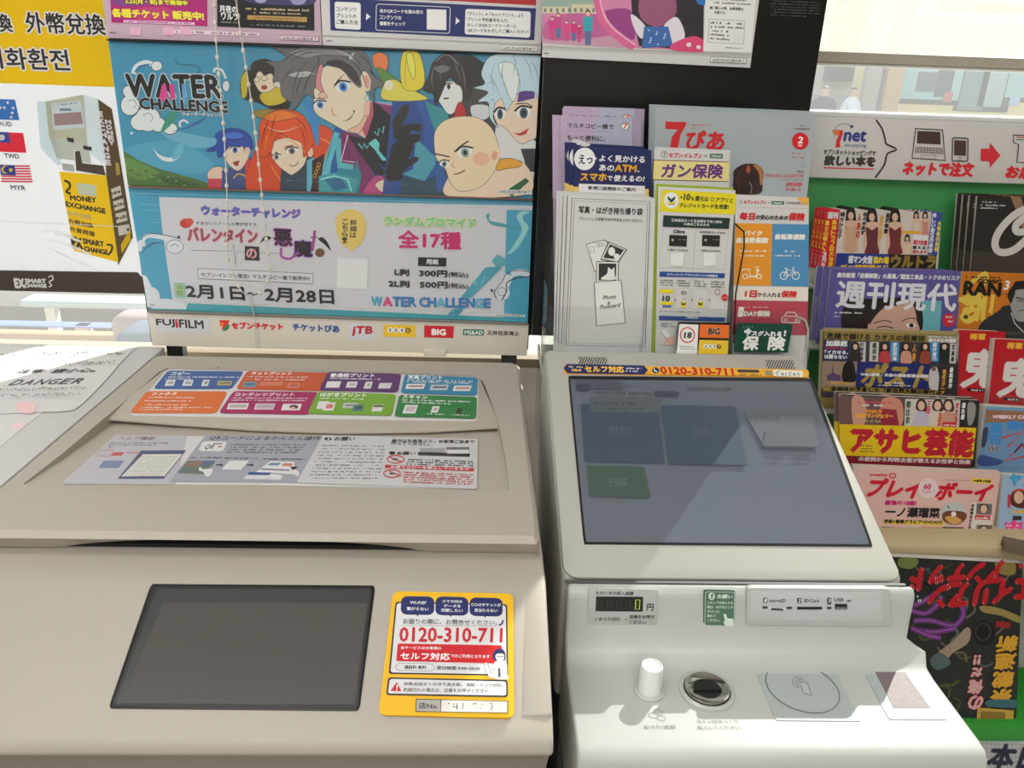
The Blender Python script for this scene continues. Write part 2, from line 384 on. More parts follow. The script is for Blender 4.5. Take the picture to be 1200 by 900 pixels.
# ================================================================== photocopier
CX0, CX1 = -.4785, .0635
cop = empty('photocopier', (-.21, .8, 0), 'large warm-grey photocopier with colourful stickers, below the wide cartoon poster', 'photocopier')
TA = math.radians(24.25); PN = np.array([0, -math.sin(TA), math.cos(TA)]); PP = np.array([0, .5955, 1.0715])
def panel_z(y): return PP[2]+(y-PP[1])*math.tan(TA)
loft('cabinet', M['copier'], [(.535, 0, CX0, CX1), (.535, .90, CX0, CX1), (.492, .985, CX0, CX1), (.4725, 1.004, CX0, CX1), (.476, 1.014, CX0, CX1), (.487, panel_z(.487)-.0005, CX0, CX1), (.594, panel_z(.594), CX0, CX1), (.606, 1.0745, CX0, CX1), (1.10, 1.0745, CX0, CX1), (1.10, 0, CX0, CX1)], cop, .0035, 3)  # front undercut below the panel, shaped to make it darker
# the raised shoulder at the right end of the control panel
bm = bmesh.new()
for a, b in (((.046, .594), (.0455, .497)),): pass
P = [(.044, .592), (.0625, .592), (.0628, .492), (.0385, .492)]; H = [.0004, .0016, .0024, .0004]
vt = [bm.verts.new((x, y, panel_z(y)+h)) for (x, y), h in zip(P, H)]; vb = [bm.verts.new((x, y, panel_z(y)-.004)) for x, y in P]
bm.faces.new(vt); bm.faces.new(vb[::-1])
for i in range(4): j = (i+1) % 4; bm.faces.new((vt[i], vb[i], vb[j], vt[j]))
fin(bm, 'panel_shoulder', M['copier'], cop, .0015, 2)
# thin seam under the lid
box('seam', M['groove'], -.478, .0565, .652, 1.09, 1.0735, 1.0785, cop)
# --- lid: slab with a sunken tray and a lifting-handle arch
LX0, LX1, LY0, LY1, LZ, LB = -.480, .0585, .632, 1.122, 1.100, 1.0763
hole_px = [(27, 567), (75, 530), (122, 490), (160, 459), (186, 436), (196, 431), (380, 433), (553, 440), (566, 446), (577, 475), (586, 502), (593, 540), (597, 575), (520, 587), (400, 592), (300, 593), (200, 588), (100, 577)]
hole = [tuple(onZ(x, y, LZ)[:2]) for x, y in hole_px]
def trayz(y): return LZ-max(0, (y-.705)*.066)
bm = bmesh.new()
N = 40; xs = [LX0+.006+(LX1-LX0-.012)*i/N for i in range(N+1)]
inner = [(x, LY0+.007) for x in xs]+[(LX1-.004, LY0+.012), (LX1-.004, LY1-.012), (LX1-.012, LY1-.004), (LX0+.012, LY1-.004), (LX0+.004, LY1-.012), (LX0+.004, LY0+.012)]
outer = [(x if 0 < i < N else (LX0+.003 if i == 0 else LX1-.003), LY0) for i, x in enumerate(xs)]+[(LX1, LY0+.008), (LX1, LY1-.008), (LX1-.008, LY1), (LX0+.008, LY1), (LX0, LY1-.008), (LX0, LY0+.008)]
def arch(x):
    a, b = -.385, -.052
    if x < a or x > b: return 0
    t = (x-a)/(b-a); return .0115*min(1, math.sin(math.pi*t)**.55)
tris = tessellate_polygon([[Vector((x, y, 0)) for x, y in inner], [Vector((x, y, 0)) for x, y in hole]])
vi = [bm.verts.new((x, y, LZ)) for x, y in inner]; vh = [bm.verts.new((x, y, LZ)) for x, y in hole]; al = vi+vh
for t in tris:
    try: bm.faces.new([al[i] for i in t])
    except ValueError: pass
vo = [bm.verts.new((x, y, LZ-.0045)) for x, y in outer]; vbm = [bm.verts.new((x, y+(.015 if y < LY0+.001 else 0), LB+(arch(x) if y < LY0+.001 else 0))) for x, y in outer]  # front wall leans inward to keep it dark
vb2 = [bm.verts.new((x, y+(.03 if y < LY0+.001 else 0), LB+(arch(x)*.35 if y < LY0+.001 else 0))) for x, y in outer]
k = len(outer)
for i in range(k):
    j = (i+1) % k; bm.faces.new((vi[i], vo[i], vo[j], vi[j])); bm.faces.new((vo[i], vbm[i], vbm[j], vo[j])); bm.faces.new((vbm[i], vb2[i], vb2[j], vbm[j]))
bm.faces.new(vb2)
vd = [bm.verts.new((x, y, trayz(y)-.0004)) for x, y in hole]; k = len(hole)
for i in range(k): j = (i+1) % k; bm.faces.new((vh[i], vd[i], vd[j], vh[j]))
for t in tessellate_polygon([[Vector((x, y, 0)) for x, y in hole]]): bm.faces.new([vd[i] for i in t])
lid = fin(bm, 'lid', M['lidp'], cop, 0, 2, 28)
TP = np.array([0, .705, LZ]); TN = np.array([0, .066, 1.])
# --- sloping label panel in the tray
LA = math.radians(5.18); LN = np.array([0, -math.sin(LA), math.cos(LA)]); LP = onZ(300, 500, 1.094)
lp_px = [(123, 490), (158, 460), (190, 435), (198, 431), (380, 432.5), (552, 441), (563, 446), (576, 474), (585, 500), (500, 505), (400, 506.5), (300, 503), (200, 496)]
lab = slab('label_panel', M['lidp'], [hit(x, y, LP, LN) for x, y in lp_px], LN, .0032, cop, .0006, 2)
for x in (250, 381, 511):
    p = hit(x, 431+.03*(x-250), LP, LN); box('catch_tab', M['copier'], p[0]-.006, p[0]+.006, p[1]-.002, p[1]+.006, p[2]-.004, p[2]+.0006, cop)
st = slab('function_guide_sticker', M['paper'], [hit(x, y, LP, LN) for x, y in rquad([(196, 433), (561, 442), (559.5, 494), (151, 487)], .02, .08)], LN, .0002, cop); st.location.z += .0003
c = Print(st, LP, LN, .98, .0007)
c.z(120, 410, 5)
def tile(q, col, title, tx, lines, pics, sub=(235, 235, 235)):
    c.rq(q, col, .05, .14)
    c.text(title[0], tx[0], tx[1], 17, (246, 246, 246), 1.0)
    for a, b in lines: c.micro(a, b, 7, sub)
    for p in pics:
        c.rect(*p[:4], p[4], vs=-.35)
        if len(p) > 5: c.rect(p[0]+8, p[1]+8, p[2]-10, p[3]-10, p[5], vs=-.35)
c.text
tile([(385, 125), (832, 130), (755, 234), (297, 232)], (66, 100, 160), ['コピー'], ((398, 150), (508, 152)), [((385, 165), (795, 168)), ((365, 176), (520, 178))], [(378, 180, 430, 215, W_, (180, 180, 176)), (480, 180, 535, 215, W_, (170, 176, 180)), (592, 180, 630, 216, W_, (150, 150, 150)), (680, 186, 762, 212, (190, 176, 110), (90, 110, 110))])
tile([(262, 246), (735, 247), (668, 376), (158, 374)], (226, 112, 46), ['ファクス'], ((285, 272), (430, 270)), [((262, 286), (550, 288)), ((245, 306), (520, 308)), ((240, 328), (500, 330)), ((225, 345), (640, 345)), ((215, 358), (465, 356))], [])
tile([(848, 128), (1370, 140), (1310, 247), (782, 235)], (206, 88, 42), ['ネットプリント'], ((870, 150), (1105, 152)), [((850, 165), (1200, 168)), ((840, 180), (1190, 184))], [(830, 192, 908, 225, (120, 150, 160), (80, 120, 150)), (925, 192, 1060, 214, (214, 130, 96)), (1090, 200, 1160, 228, (220, 140, 120), (190, 80, 60))])
tile([(768, 246), (1268, 252), (1215, 385), (680, 376)], (170, 34, 96), ['コンテンツプリント'], ((775, 274), (1120, 275)), [((765, 290), (1200, 292)), ((750, 303), (1190, 306))], [(742, 318, 860, 354, W_, (190, 176, 176)), (900, 320, 1015, 356, (214, 200, 206), (186, 170, 180)), (1060, 322, 1170, 360, W_)])
c.ell(1122, 340, 26, 12, (70, 40, 40)); c.ell(1118, 347, 14, 8, (226, 180, 160))
c.z(340, 410, 4)
tile([(178, 106), (522, 117), (506, 204), (135, 195)], (92, 44, 108), ['普通紙プリント'], ((186, 131), (392, 133)), [((186, 140), (430, 146))], [(175, 152, 240, 182, W_), (270, 154, 318, 182, W_, (190, 190, 190)), (355, 154, 388, 186, W_, (170, 180, 170)), (420, 160, 478, 186, (220, 216, 220))])
tile([(538, 120), (880, 134), (876, 219), (517, 208)], (52, 132, 172), ['写真プリント'], ((552, 140), (712, 143)), [((550, 148), (855, 156)), ((548, 156), (840, 164))], [(548, 164, 634, 188, W_, (160, 90, 80)), (662, 168, 744, 194, (200, 206, 210), (70, 100, 130)), (770, 172, 852, 198, W_, (190, 130, 120))])
tile([(130, 200), (498, 213), (476, 313), (80, 305)], (122, 172, 46), ['はがきプリント'], ((140, 222), (355, 226)), [((134, 234), (345, 240))], [(135, 246, 185, 282, W_), (165, 252, 215, 290, W_, (220, 130, 130)), (252, 254, 320, 278, (200, 200, 200), (120, 130, 150)), (300, 262, 348, 294, (90, 130, 130), (60, 90, 90)), (392, 262, 440, 294, W_)])
c.rect(392, 264, 438, 274, (90, 90, 60))
tile([(512, 215), (876, 226), (872, 328), (488, 318)], (42, 128, 62), ['スキャン'], ((526, 233), (642, 237)), [((524, 243), (850, 252)), ((522, 253), (760, 262))], [(540, 264, 600, 304, W_, (206, 190, 196)), (668, 270, 702, 300, W_, (176, 176, 176)), (786, 278, 808, 306, (60, 46, 46), (120, 40, 40))])
c.micro((640, 308), (722, 311), 6, (235, 235, 235)); c.micro((755, 312), (840, 316), 6, (235, 235, 235))
c.z(); c.done()
# --- the two instruction stickers in the tray
st = slab('instruction_sticker', M['paper'], [hit(x, y, TP, TN) for x, y in rquad([(135, 510), (375, 512.5), (348, 568.5), (72, 567)], .01, .05)], TN, .0002, cop); st['label'] = 'grey help sticker with pictures of screens'
c = Print(st, TP, TN, .98, .0003)
c.z(0, 400, 5.625)
c.rq([(762, 618), (1232, 622), (1160, 945), (408, 942)], (196, 194, 202), .01, .05)
c.text('ヘルプ機能', (770, 652), (1008, 652), 22, (110, 96, 96), .6)
for i, y in enumerate((668, 682, 697)): c.micro((735-i*14, y), (1115-i*80-(200 if i == 2 else 0), y+1), 9, (90, 86, 90))
c.z(120, 410, 5)
c.rect(-8, 590, 70, 625, (190, 60, 60), w=3, vs=-.9); c.rect(66, 602, 130, 622, (200, 90, 90), vs=-.9)
c.rect(10, 650, 130, 694, (128, 140, 176), vs=-.8); c.rect(140, 603, 212, 607, (200, 80, 80))
c.poly([(225, 592), (492, 590), (360, 758), (88, 758)], (84, 88, 128)); c.poly([(238, 614), (470, 612), (364, 742), (110, 744)], (224, 222, 214))
for i in range(9): c.micro((222-i*13, 628+i*14), (440-i*11, 627+i*14), 4, (150, 148, 150), i)
c.z(); c.done()
st = slab('instruction_sticker', M['paper'], [hit(x, y, TP, TN) for x, y in rquad([(241, 510.5), (558, 515), (557.5, 573.5), (199, 567)], .01, .05)], TN, .0002, cop); st.location.z += .0003; st['label'] = 'grey and white notice sticker with red warnings'
c = Print(st, TP, TN, .98, .0007)
c.z(120, 410, 5)
c.rq([(607, 501), (1285, 512), (1175, 782), (392, 777)], (170, 172, 184), .02, .06)
c.text('QRコードによるかんたん操作', (620, 532), (1270, 536), 24, (58, 58, 64), .8)
for i, y in enumerate((556, 571, 586, 601)): c.micro((755-i*8, y), (1205-i*20, y+2), 9, (70, 70, 78), i)
c.rq([(588, 540), (732, 543), (706, 600), (562, 596)], W_, .15); c.text('QR', (590, 590), (640, 590), 30, (80, 80, 80), 1); c.rect(650, 552, 704, 558, (90, 90, 90)); c.rect(676, 568, 700, 575, (190, 60, 60))
c.micro((508, 634), (700, 634), 9, (70, 70, 78), 3); c.micro((720, 636), (910, 638), 9, (70, 70, 78), 4); c.micro((930, 640), (1190, 644), 9, (70, 70, 78), 5)
c.poly([(500, 655), (665, 655), (640, 690), (600, 735), (440, 728)], (110, 122, 112)); c.poly([(520, 660), (590, 660), (560, 690), (490, 690)], (150, 116, 100)); c.poly([(600, 658), (650, 658), (630, 682), (580, 680)], (90, 110, 150))
c.blob([(572, 690), (590, 705), (640, 700), (646, 715), (628, 745), (605, 745), (590, 720), (566, 712)], W_)
c.poly([(668, 676), (692, 676), (692, 670), (710, 680), (690, 690), (690, 684), (666, 684)], (70, 70, 70)); c.poly([(848, 676), (872, 676), (872, 670), (890, 680), (870, 690), (870, 684), (846, 684)], (70, 70, 70))
c.poly([(745, 655), (858, 656), (812, 710), (700, 706)], W_)
c.poly([(985, 658), (1125, 662), (1120, 735), (900, 722)], W_); c.poly([(985, 668), (1050, 668), (1030, 684), (965, 682)], (110, 150, 180)); c.poly([(1065, 670), (1118, 672), (1108, 688), (1045, 685)], (206, 130, 110)); c.poly([(935, 700), (1100, 708), (1095, 716), (925, 708)], (120, 120, 150))
c.poly([(860, 722), (990, 726), (982, 740), (850, 736)], (50, 84, 150)); c.poly([(848, 740), (1060, 742), (1045, 768), (825, 762)], (226, 226, 230)); c.blob([(980, 735), (1040, 738), (1050, 752), (1015, 770), (990, 752)], W_); c.blob([(1100, 705), (1145, 715), (1150, 745), (1120, 735)], W_); c.poly([(1100, 690), (1148, 692), (1115, 712)], K_)
c.z(340, 410, 4)
c.rq([(155, 404), (880, 422), (876, 657), (30, 628)], (212, 212, 214), .01, .03)
c.ell(178, 422, 18, 8, (30, 30, 34)); c.text('!', (174, 427), (182, 427), 10, W_, .8); c.text('お願い', (204, 431), (300, 431), 18, (40, 40, 44), 1)
for i in range(11): c.micro((150-i*6, 450+i*15.4), (452-i*3, 455+i*15), 7, (110, 110, 114), i, .6)
c.text('操作は右画面より、お客様ご自身で', (475, 438), (862, 444), 15, (40, 40, 44), .6); c.text('行ってください。', (472, 450), (655, 456), 14, (40, 40, 44), .6)
c.ell(478, 489, 15, 8, (30, 30, 34)); c.text('お願い', (500, 497), (585, 498), 14, (40, 40, 44), .8)
c.rect(600, 484, 842, 500, (36, 36, 38), .03); c.rect(608, 466, 725, 486, (170, 170, 172)); c.rect(732, 462, 840, 486, (120, 120, 122)); c.rect(735, 474, 838, 492, (226, 226, 226))
for cy in (519, 586):
    c.ell(494 if cy < 550 else 478, cy, 39, 18, (206, 52, 52), w=5); c.line([(464, cy-12), (520, cy+12)], 5, (206, 52, 52)); c.ell(492 if cy < 550 else 478, cy, 14, 6, (120, 110, 110))
for i in range(3): c.micro((555-i*4, 517+i*11), (858, 527+i*10), 8, (60, 60, 64), i)
c.poly([(446, 545), (862, 560), (861, 576), (443, 560)], (200, 40, 46)); c.text('法律でコピーを禁止しているもの', (468, 560), (838, 571), 12, W_, .4)
for i in range(5): c.micro((532, 577+i*11.5), (858, 590+i*11), 8, (200, 70, 70), i)
c.z(); c.done()
# --- dark touch display in the control panel
def pq(q, r=.02): return [hit(x, y, PP, PN) for x, y in rquad(q, r)]
slab('display_rim', M['blackp'], pq([(177, 685), (440, 687), (421, 834), (127, 831)], .012), PN, .001, cop, .0002).location.z += .0008
slab('display_bevel', M['screen_rim'], pq([(180.5, 688), (437, 689.5), (419, 831), (131.5, 828.5)], .01), PN, .001, cop).location.z += .0011
slab('display_inner_edge', mat('display_inner_grey', (62, 63, 66), .3), pq([(184, 691.5), (434, 692.5), (416.5, 828), (135.5, 826.5)], .01), PN, .001, cop).location.z += .0014
slab('touch_display', M['screen_off'], pq([(192, 708), (431, 708.5), (415, 827), (142, 826.5)], .01), PN, .001, cop).location.z += .0017
# --- yellow help-line sticker
q = [(460, 695.5), (601, 698.5), (602, 844), (444, 840)]
st = slab('help_line_sticker', mat('yellow_sticker', (228, 174, 20), .35), pq(q, .05), PN, .0003, cop); st.location.z += .0012; st['label'] = 'yellow square sticker with a red telephone number'
c = Print(st, PP, PN, 1.0, .0018)
c.z(440, 690, 5.625)
c.rq([(118, 30), (908, 46), (914, 862), (20, 846)], (240, 186, 22), .05)
nv = (30, 40, 100)
c.rq([(133, 100), (868, 116), (874, 588), (88, 576)], (24, 28, 50), .03); c.rq([(142, 108), (858, 124), (864, 578), (100, 566)], (222, 221, 224), .03)
for q in ([(172, 62), (388, 66), (388, 188), (166, 184)], [(398, 64), (612, 70), (612, 192), (394, 188)], [(622, 70), (836, 76), (838, 198), (618, 193)]): c.rq(q, nv, .2, .28)
for x, y in ((278, 185), (498, 188), (722, 194)): c.poly([(x-10, y-4), (x+8, y-4), (x, y+14)], nv)
w5 = (236, 236, 240)
c.text('Wi-Fiが', (228, 114), (334, 117), 22, w5, .8); c.text('繋がらない', (208, 156), (348, 159), 22, w5, .6)
c.text('スマホ内の', (440, 106), (572, 109), 20, w5, .6); c.text('データを', (450, 137), (562, 139), 20, w5, .6); c.text('印刷したい', (434, 167), (574, 170), 22, w5, .6)
c.text('○○のチケットが', (632, 130), (826, 134), 22, w5, .6); c.text('見当たらない', (652, 167), (804, 170), 22, w5, .6)
c.text('お困りの際に、お問合せください。', (182, 246), (800, 256), 34, (60, 60, 66), .5); c.line([(165, 256), (800, 262)], 2, (90, 90, 96)); c.line([(812, 256), (832, 246), (840, 222)], 11, nv, 4)
c.text('0120-310-711', (160, 362), (832, 368), 92, (196, 26, 40), 3.2)
c.rq([(148, 376), (832, 388), (832, 508), (138, 492)], (204, 24, 36), .02, .08)
c.text('当サービスはお客様の', (168, 413), (434, 417), 20, w5, .5); c.text('セルフ対応', (166, 480), (488, 486), 46, w5, 2); c.text('でのご利用となります', (498, 468), (752, 474), 22, w5, .5)
c.rq([(136, 504), (394, 510), (390, 560), (130, 555)], (120, 130, 130), .15, .5); c.rq([(139, 507), (391, 513), (387, 557), (134, 552)], (222, 221, 224), .15, .5)
c.text('通話料 無料', (190, 544), (334, 546), 24, (70, 74, 76), 1); c.text('受付時間 9:00~20:00', (404, 549), (688, 553), 24, (90, 94, 98), .8)
# the drawn assistant with navy hair, pointing
c.blob([(772, 450), (790, 420), (830, 412), (854, 440), (850, 490), (800, 492), (776, 476)], (30, 44, 96)); c.blob([(790, 466), (800, 445), (842, 446), (848, 470), (836, 494), (806, 492)], (222, 220, 214)); c.line([(800, 462), (845, 462)], 4, (60, 60, 70))
c.blob([(785, 500), (820, 492), (862, 502), (868, 580), (872, 612), (778, 606), (776, 560)], (226, 226, 230)); c.blob([(718, 520), (732, 500), (744, 526), (760, 570), (785, 540), (790, 580), (760, 606), (740, 580)], (226, 226, 230)); c.line([(718, 520), (732, 500), (744, 526), (760, 575), (785, 540)], 3, (110, 110, 116)); c.poly([(808, 540), (820, 540), (824, 590), (814, 604), (808, 590)], (60, 70, 90))
c.rq([(86, 600), (870, 618), (872, 730), (72, 716)], (24, 28, 50), .025, .14); c.rq([(96, 610), (860, 627), (862, 720), (84, 706)], (222, 221, 224), .022, .13)
c.poly([(142, 630), (172, 692), (100, 690)], (200, 28, 40)); c.text('!', (137, 684), (147, 684), 36, w5, 1)
c.text('故障(紙詰まり/印字不具合等)、用紙・インク切れ、', (188, 657), (842, 668), 26, (70, 72, 78), .5); c.text('釣銭切れの場合は、店員をお呼びください', (186, 695), (742, 702), 26, (70, 72, 78), .5)
c.poly([(268, 742), (874, 756), (872, 836), (264, 826)], (40, 40, 40)); c.poly([(273, 747), (430, 750), (428, 826), (269, 822)], (176, 172, 168)); c.poly([(435, 750), (868, 760), (867, 832), (432, 826)], (222, 218, 214))
c.text('店No.', (286, 806), (412, 809), 38, (36, 36, 38), 1)
for pts in ([(520, 770), (510, 796), (545, 796)], [(538, 770), (536, 814)], [(578, 768), (574, 810)], [(640, 776), (668, 774)], [(478, 775), (490, 772)], [(476, 805), (480, 806)], [(690, 806), (696, 808)], [(750, 772), (766, 768), (768, 800), (758, 816)], [(662, 800), (668, 801)], [(700, 780), (706, 782)]): c.line(pts, 5, K_)
c.z(); c.done()

# ================================================================== multimedia kiosk
KX0 = .083
kio = empty('copy_payment_kiosk', (.26, .8, 0), 'white touch-screen kiosk with coin slot, right of the photocopier', 'kiosk')
BA = math.radians(25.98); BN = np.array([0, -math.sin(BA), math.cos(BA)]); BP = np.array([.11, .911, 1.156])
def bz(y): return BP[2]+(y-BP[1])*math.tan(BA)
loft('housing', M['white'], [(.955, bz(.955)-.001, .0825, .414), (.985, bz(.955)-.012, .0825, .414), (.985, .88, .0825, .43), (.670, .88, .086, .436), (.668, bz(.668)-.0012, .086, .436)], kio, .007, 4)
box('pedestal', mat('dark_pedestal', (64, 68, 70), .4), .097, .42, .70, .98, 0, .885, kio, .006)
tray_prof = [(.660, 1.0345), (.652, 1.0315), (.6485, 1.025), (.6475, 1.0), (.645, .982), (.638, .968), (.626, .960), (.612, .958), (.534, .958), (.524, .9565), (.518, .951), (.515, .940), (.513, .86), (.660, .86)]
ctray = loft('coin_tray', M['tray'], [(y, z, .0905, (.441 if z > .975 else .456)) for y, z in tray_prof], kio, .004, 3)
box('seam', mat('grey_seam', (96, 96, 94), .6), .088, .434, .6590, .6625, 1.0335, 1.0348, kio)
def kq(q, r=.015): return [hit(x, y, BP, BN) for x, y in rquad(q, r)]
slab('screen_bezel', M['white'], kq([(641, 414), (937, 417), (1059, 681), (661, 677)], .045), BN, .006, kio, .0015, 2).location.z += .0006
slab('screen_surround', mat('screen_gasket', (30, 32, 36), .3), kq([(665.5, 441.5), (951.5, 444.5), (1023, 642), (684, 639)], .004), BN, .001, kio).location.z += .0014
scr = slab('touch_screen', M['lcd'], kq([(668, 446), (948.5, 449), (1018.5, 639.5), (686.5, 636.5)], .003), BN, .0012, kio); scr.location.z += .0018
c = Print(scr, BP, BN, 1.0, .0024, m=INKG); c.A  # faint picture shown on the screen
c.z(640, 400, 3.4625)
c.rq([(118, 165), (300, 168), (310, 205), (122, 200)], (84, 90, 100), .1)
c.ell(148, 197, 30, 16, (68, 76, 88)); c.text('メニュー', (190, 196), (412, 197), 16, (74, 80, 92)); c.micro((200, 222), (420, 224), 12, (82, 88, 100)); c.micro((560, 205), (760, 207), 11, (84, 90, 102))
c.rq([(434, 212), (535, 213), (538, 234), (436, 233)], (72, 80, 92), .1, .3)
c.rq([(140, 264), (448, 267), (480, 505), (155, 498)], (72, 82, 102), .02); c.rq([(462, 270), (764, 274), (815, 514), (494, 508)], (70, 84, 102), .02)
c.rq([(176, 234), (460, 238), (466, 300), (180, 296)], (90, 98, 106), .05, .15); c.micro((196, 268), (426, 270), 14, (72, 82, 92)); c.micro((200, 290), (400, 292), 12, (72, 82, 92))
c.text('复印', (252, 392), (345, 394), 40, (92, 100, 118)); c.text('打印', (592, 400), (664, 402), 44, (88, 100, 116))
c.rq([(163, 515), (395, 519), (420, 645), (176, 640)], (72, 92, 84), .05); c.text('扫描', (252, 598), (328, 600), 34, (100, 118, 112))
c.rq([(800, 300), (1075, 306), (1104, 440), (880, 436)], (92, 98, 108), .04); c.line([(884, 380), (872, 440), (1080, 446)], 7, (60, 64, 72)); c.micro((890, 484), (1090, 490), 14, (78, 84, 94)); c.micro((806, 330), (960, 333), 22, (78, 84, 94))
c.z(); c.done()
# speaker grilles: rows of slanted slots
for k, (x0, y0, x1) in enumerate(((678, 417, 711), (897, 420.5, 930))):
    bm = bmesh.new()
    for r in range(4):
        for i in range(11):
            x = x0+(x1-x0)*(i+.5*(r % 2))/11+r*.3; y = y0+3+r*2.7+.012*(x-x0)
            P = [hit(a, b, BP, BN)+BN*.0009 for a, b in ((x+.9, y-1.2), (x+2.1, y-1.2), (x+.6, y+1.2), (x-.6, y+1.2))]
            T = [bm.verts.new(p) for p in P]; B = [bm.verts.new(p-BN*.0008) for p in P]; bm.faces.new(T)
            for a in range(4): b = (a+1) % 4; bm.faces.new((T[a], B[a], B[b], T[b]))
    o = fin(bm, 'speaker_grille', M['groove'], kio, smooth=None)
# help-line strip
q = [(660, 429.5), (946, 435), (947, 444), (661, 439)]
st = slab('help_line_strip', mat('orange_sticker', (240, 176, 48), .35), kq(q, .012), BN, .0003, kio); st.location.z += .0010
c = Print(st, BP, BN, 1.0, .0018); c.z(640, 400, 3.4625)
c.rq([(70, 100), (1064, 122), (1064, 152), (74, 134)], (240, 178, 50), .012, .4); c.poly([(82, 99), (396, 105), (412, 123), (398, 141), (84, 135), (70, 117)], nv)
c.micro((92, 113), (150, 115), 8, (230, 200, 120)); c.micro((92, 128), (152, 130), 10, (240, 190, 80)); c.text('セルフ対応', (158, 131), (316, 134), 25, (244, 196, 60), 1.6); c.micro((324, 119), (386, 121), 7, w5); c.micro((324, 130), (372, 132), 7, w5)
c.ell(443, 125, 14, 12, nv); c.line([(437, 118), (440, 128), (449, 131)], 4, w5); c.text('0120-310-711', (466, 138), (760, 145), 27, (196, 40, 36), 2.2)
c.rq([(772, 121), (862, 123), (864, 135), (774, 133)], (60, 60, 66), .1, .5); c.micro((776, 145), (872, 147), 7, (110, 90, 60)); c.rq([(886, 126), (914, 127), (916, 146), (888, 145)], (150, 140, 110), .05)
c.rq([(918, 123), (1038, 127), (1042, 153), (922, 149)], (236, 234, 226), .04, .2)
for pts in ([(944, 130), (932, 131), (930, 137), (940, 140), (934, 147)], [(952, 132), (950, 141), (962, 141)], [(960, 134), (957, 149)], [(972, 134), (968, 149)], [(994, 134), (984, 134), (982, 141), (991, 143), (984, 149)], [(1006, 134), (999, 144), (1008, 148), (1010, 140), (1000, 142)], [(1024, 136), (1016, 137), (1016, 143), (1024, 142), (1022, 151)]): c.line(pts, 2.6, K_)
c.z(); c.done()
# --- amount display
FY = .6477; FN = (0, -1, 0)
def onF(x, y, lift=0): return onY(x, y, FY-lift)
def plate(name, m, q, t=.0015, r=.06, lift=0.0, bev=.0003): return slab(name, m, [onF(x, y, lift) for x, y in rquad(q, r)], FN, t, kio, bev)
dp = plate('amount_display', mat('grey_display_label', (186, 190, 188), .4), [(690, 689), (771, 691), (770, 733), (688, 732.5)], .001, .04, .0012)
c = Print(dp, (0, FY, 0), FN, 1.2, .0014); c.z(640, 660, 3.75)
c.text('ただいまの投入金額', (217, 135), (382, 137), 16, (60, 62, 64), .5)
c.poly([(219, 142), (425, 144), (424, 209), (216, 207)], (20, 22, 22))
for i, x in enumerate((236, 278, 320, 362, 402)):
    cc = (196, 214, 70) if i == 4 else (44, 48, 46); h0, h1 = (156, 198)
    c.rect(x-9, h0+1, x+9, h1, cc, w=4, vs=-.06); c.line([(x-8, 177), (x+8, 177)], 4, (44, 48, 46))
c.text('円', (440, 204), (468, 205), 30, (60, 62, 64), 1); c.ell(217, 242, 5, 5, (130, 134, 134)); c.ell(350, 243, 5, 5, (130, 134, 134))
c.text('おつり切れ', (230, 249), (324, 250), 16, (70, 72, 74), .6); c.text('店員をお呼び', (364, 239), (474, 240), 16, (70, 72, 74), .6); c.text('ください', (364, 262), (436, 263), 16, (70, 72, 74), .6); c.done()
# --- green notice
dp = plate('request_notice', mat('green_notice', (70, 104, 84), .4), [(824.5, 691), (861.5, 692), (861, 734), (824, 733.5)], .0006, .06, .0008); dp['label'] = 'small green notice with a pointing hand'
c = Print(dp, (0, FY, 0), FN, 1.2, .0012); c.z(640, 660, 3.75)
c.rq([(697, 121), (828, 123), (826, 274), (694, 272)], (176, 190, 180), .06); c.rq([(700, 124), (825, 126), (823, 271), (697, 269)], (78, 112, 92), .06)
gw = (206, 220, 208); c.ell(726, 142, 14, 16, gw); c.text('!', (722, 152), (730, 152), 20, (60, 90, 70), 1.2); c.text('お願い', (750, 151), (816, 152), 17, gw, .8)
for i, t in enumerate(('メディアを挿入する', '際は、必ずまえこの', 'ボタンに', '触れて', 'ください。')): c.text(t, (706, 176+i*19), (706+(112 if i < 2 else 54 if i == 2 else 38 if i == 3 else 54), 177+i*19), 12, gw, .3)
c.blob([(778, 222), (788, 220), (796, 238), (818, 240), (822, 262), (816, 272), (790, 272), (778, 256), (784, 248)], gw); c.done()
# --- media slot panel (recessed frame with raised face)
fr = plate('media_slot_frame', M['tray'], [(876, 689), (1043, 690), (1045, 735), (874, 733)], .006, .05, .003, .0012)
fp = plate('media_slot_plate', mat('slot_plate_grey', (198, 202, 202), .38), [(880.5, 693.5), (1033, 695), (1034, 729), (878.5, 727)], .001, .03, .0036)
c = Print(fp, (0, FY-.0036, 0), FN, 1.2, .0004); c.z(640, 660, 3.75)
dk = (50, 54, 58)
def ntag(x, y, t): c.rect(x-9, y-11, x+9, y+11, dk); c.text(t, (x-4, y+7), (x+4, y+7), 14, W_, .8)
ntag(963, 162, '1'); c.text('microSD', (980, 170), (1050, 171), 14, dk, .3); ntag(1112, 163, '2'); c.text('SD-Card', (1131, 170), (1196, 171), 14, dk, .3)
c.rect(950, 188, 972, 198, dk); c.rect(1056, 190, 1080, 200, dk); c.line([(980, 192), (986, 200), (1040, 203), (1050, 194)], 8, dk); c.ell(982, 196, 7, 6, (210, 212, 212)); c.ell(1046, 198, 7, 6, (210, 212, 212)); c.rect(1102, 190, 1212, 201, (20, 22, 24))
c.z(900, 660, 3.75); c.rect(259, 150, 277, 180, dk, r=6); c.text('3', (264, 171), (272, 171), 14, W_, .6); c.text('USB', (288, 165), (330, 166), 13, dk, .3); c.micro((334, 167), (362, 168), 9, dk); c.rect(258, 190, 278, 200, dk); c.rect(293, 177, 347, 202, (26, 28, 30)); c.rect(297, 192, 343, 200, (120, 124, 126)); c.rect(128, 190, 226, 202, (20, 22, 24))
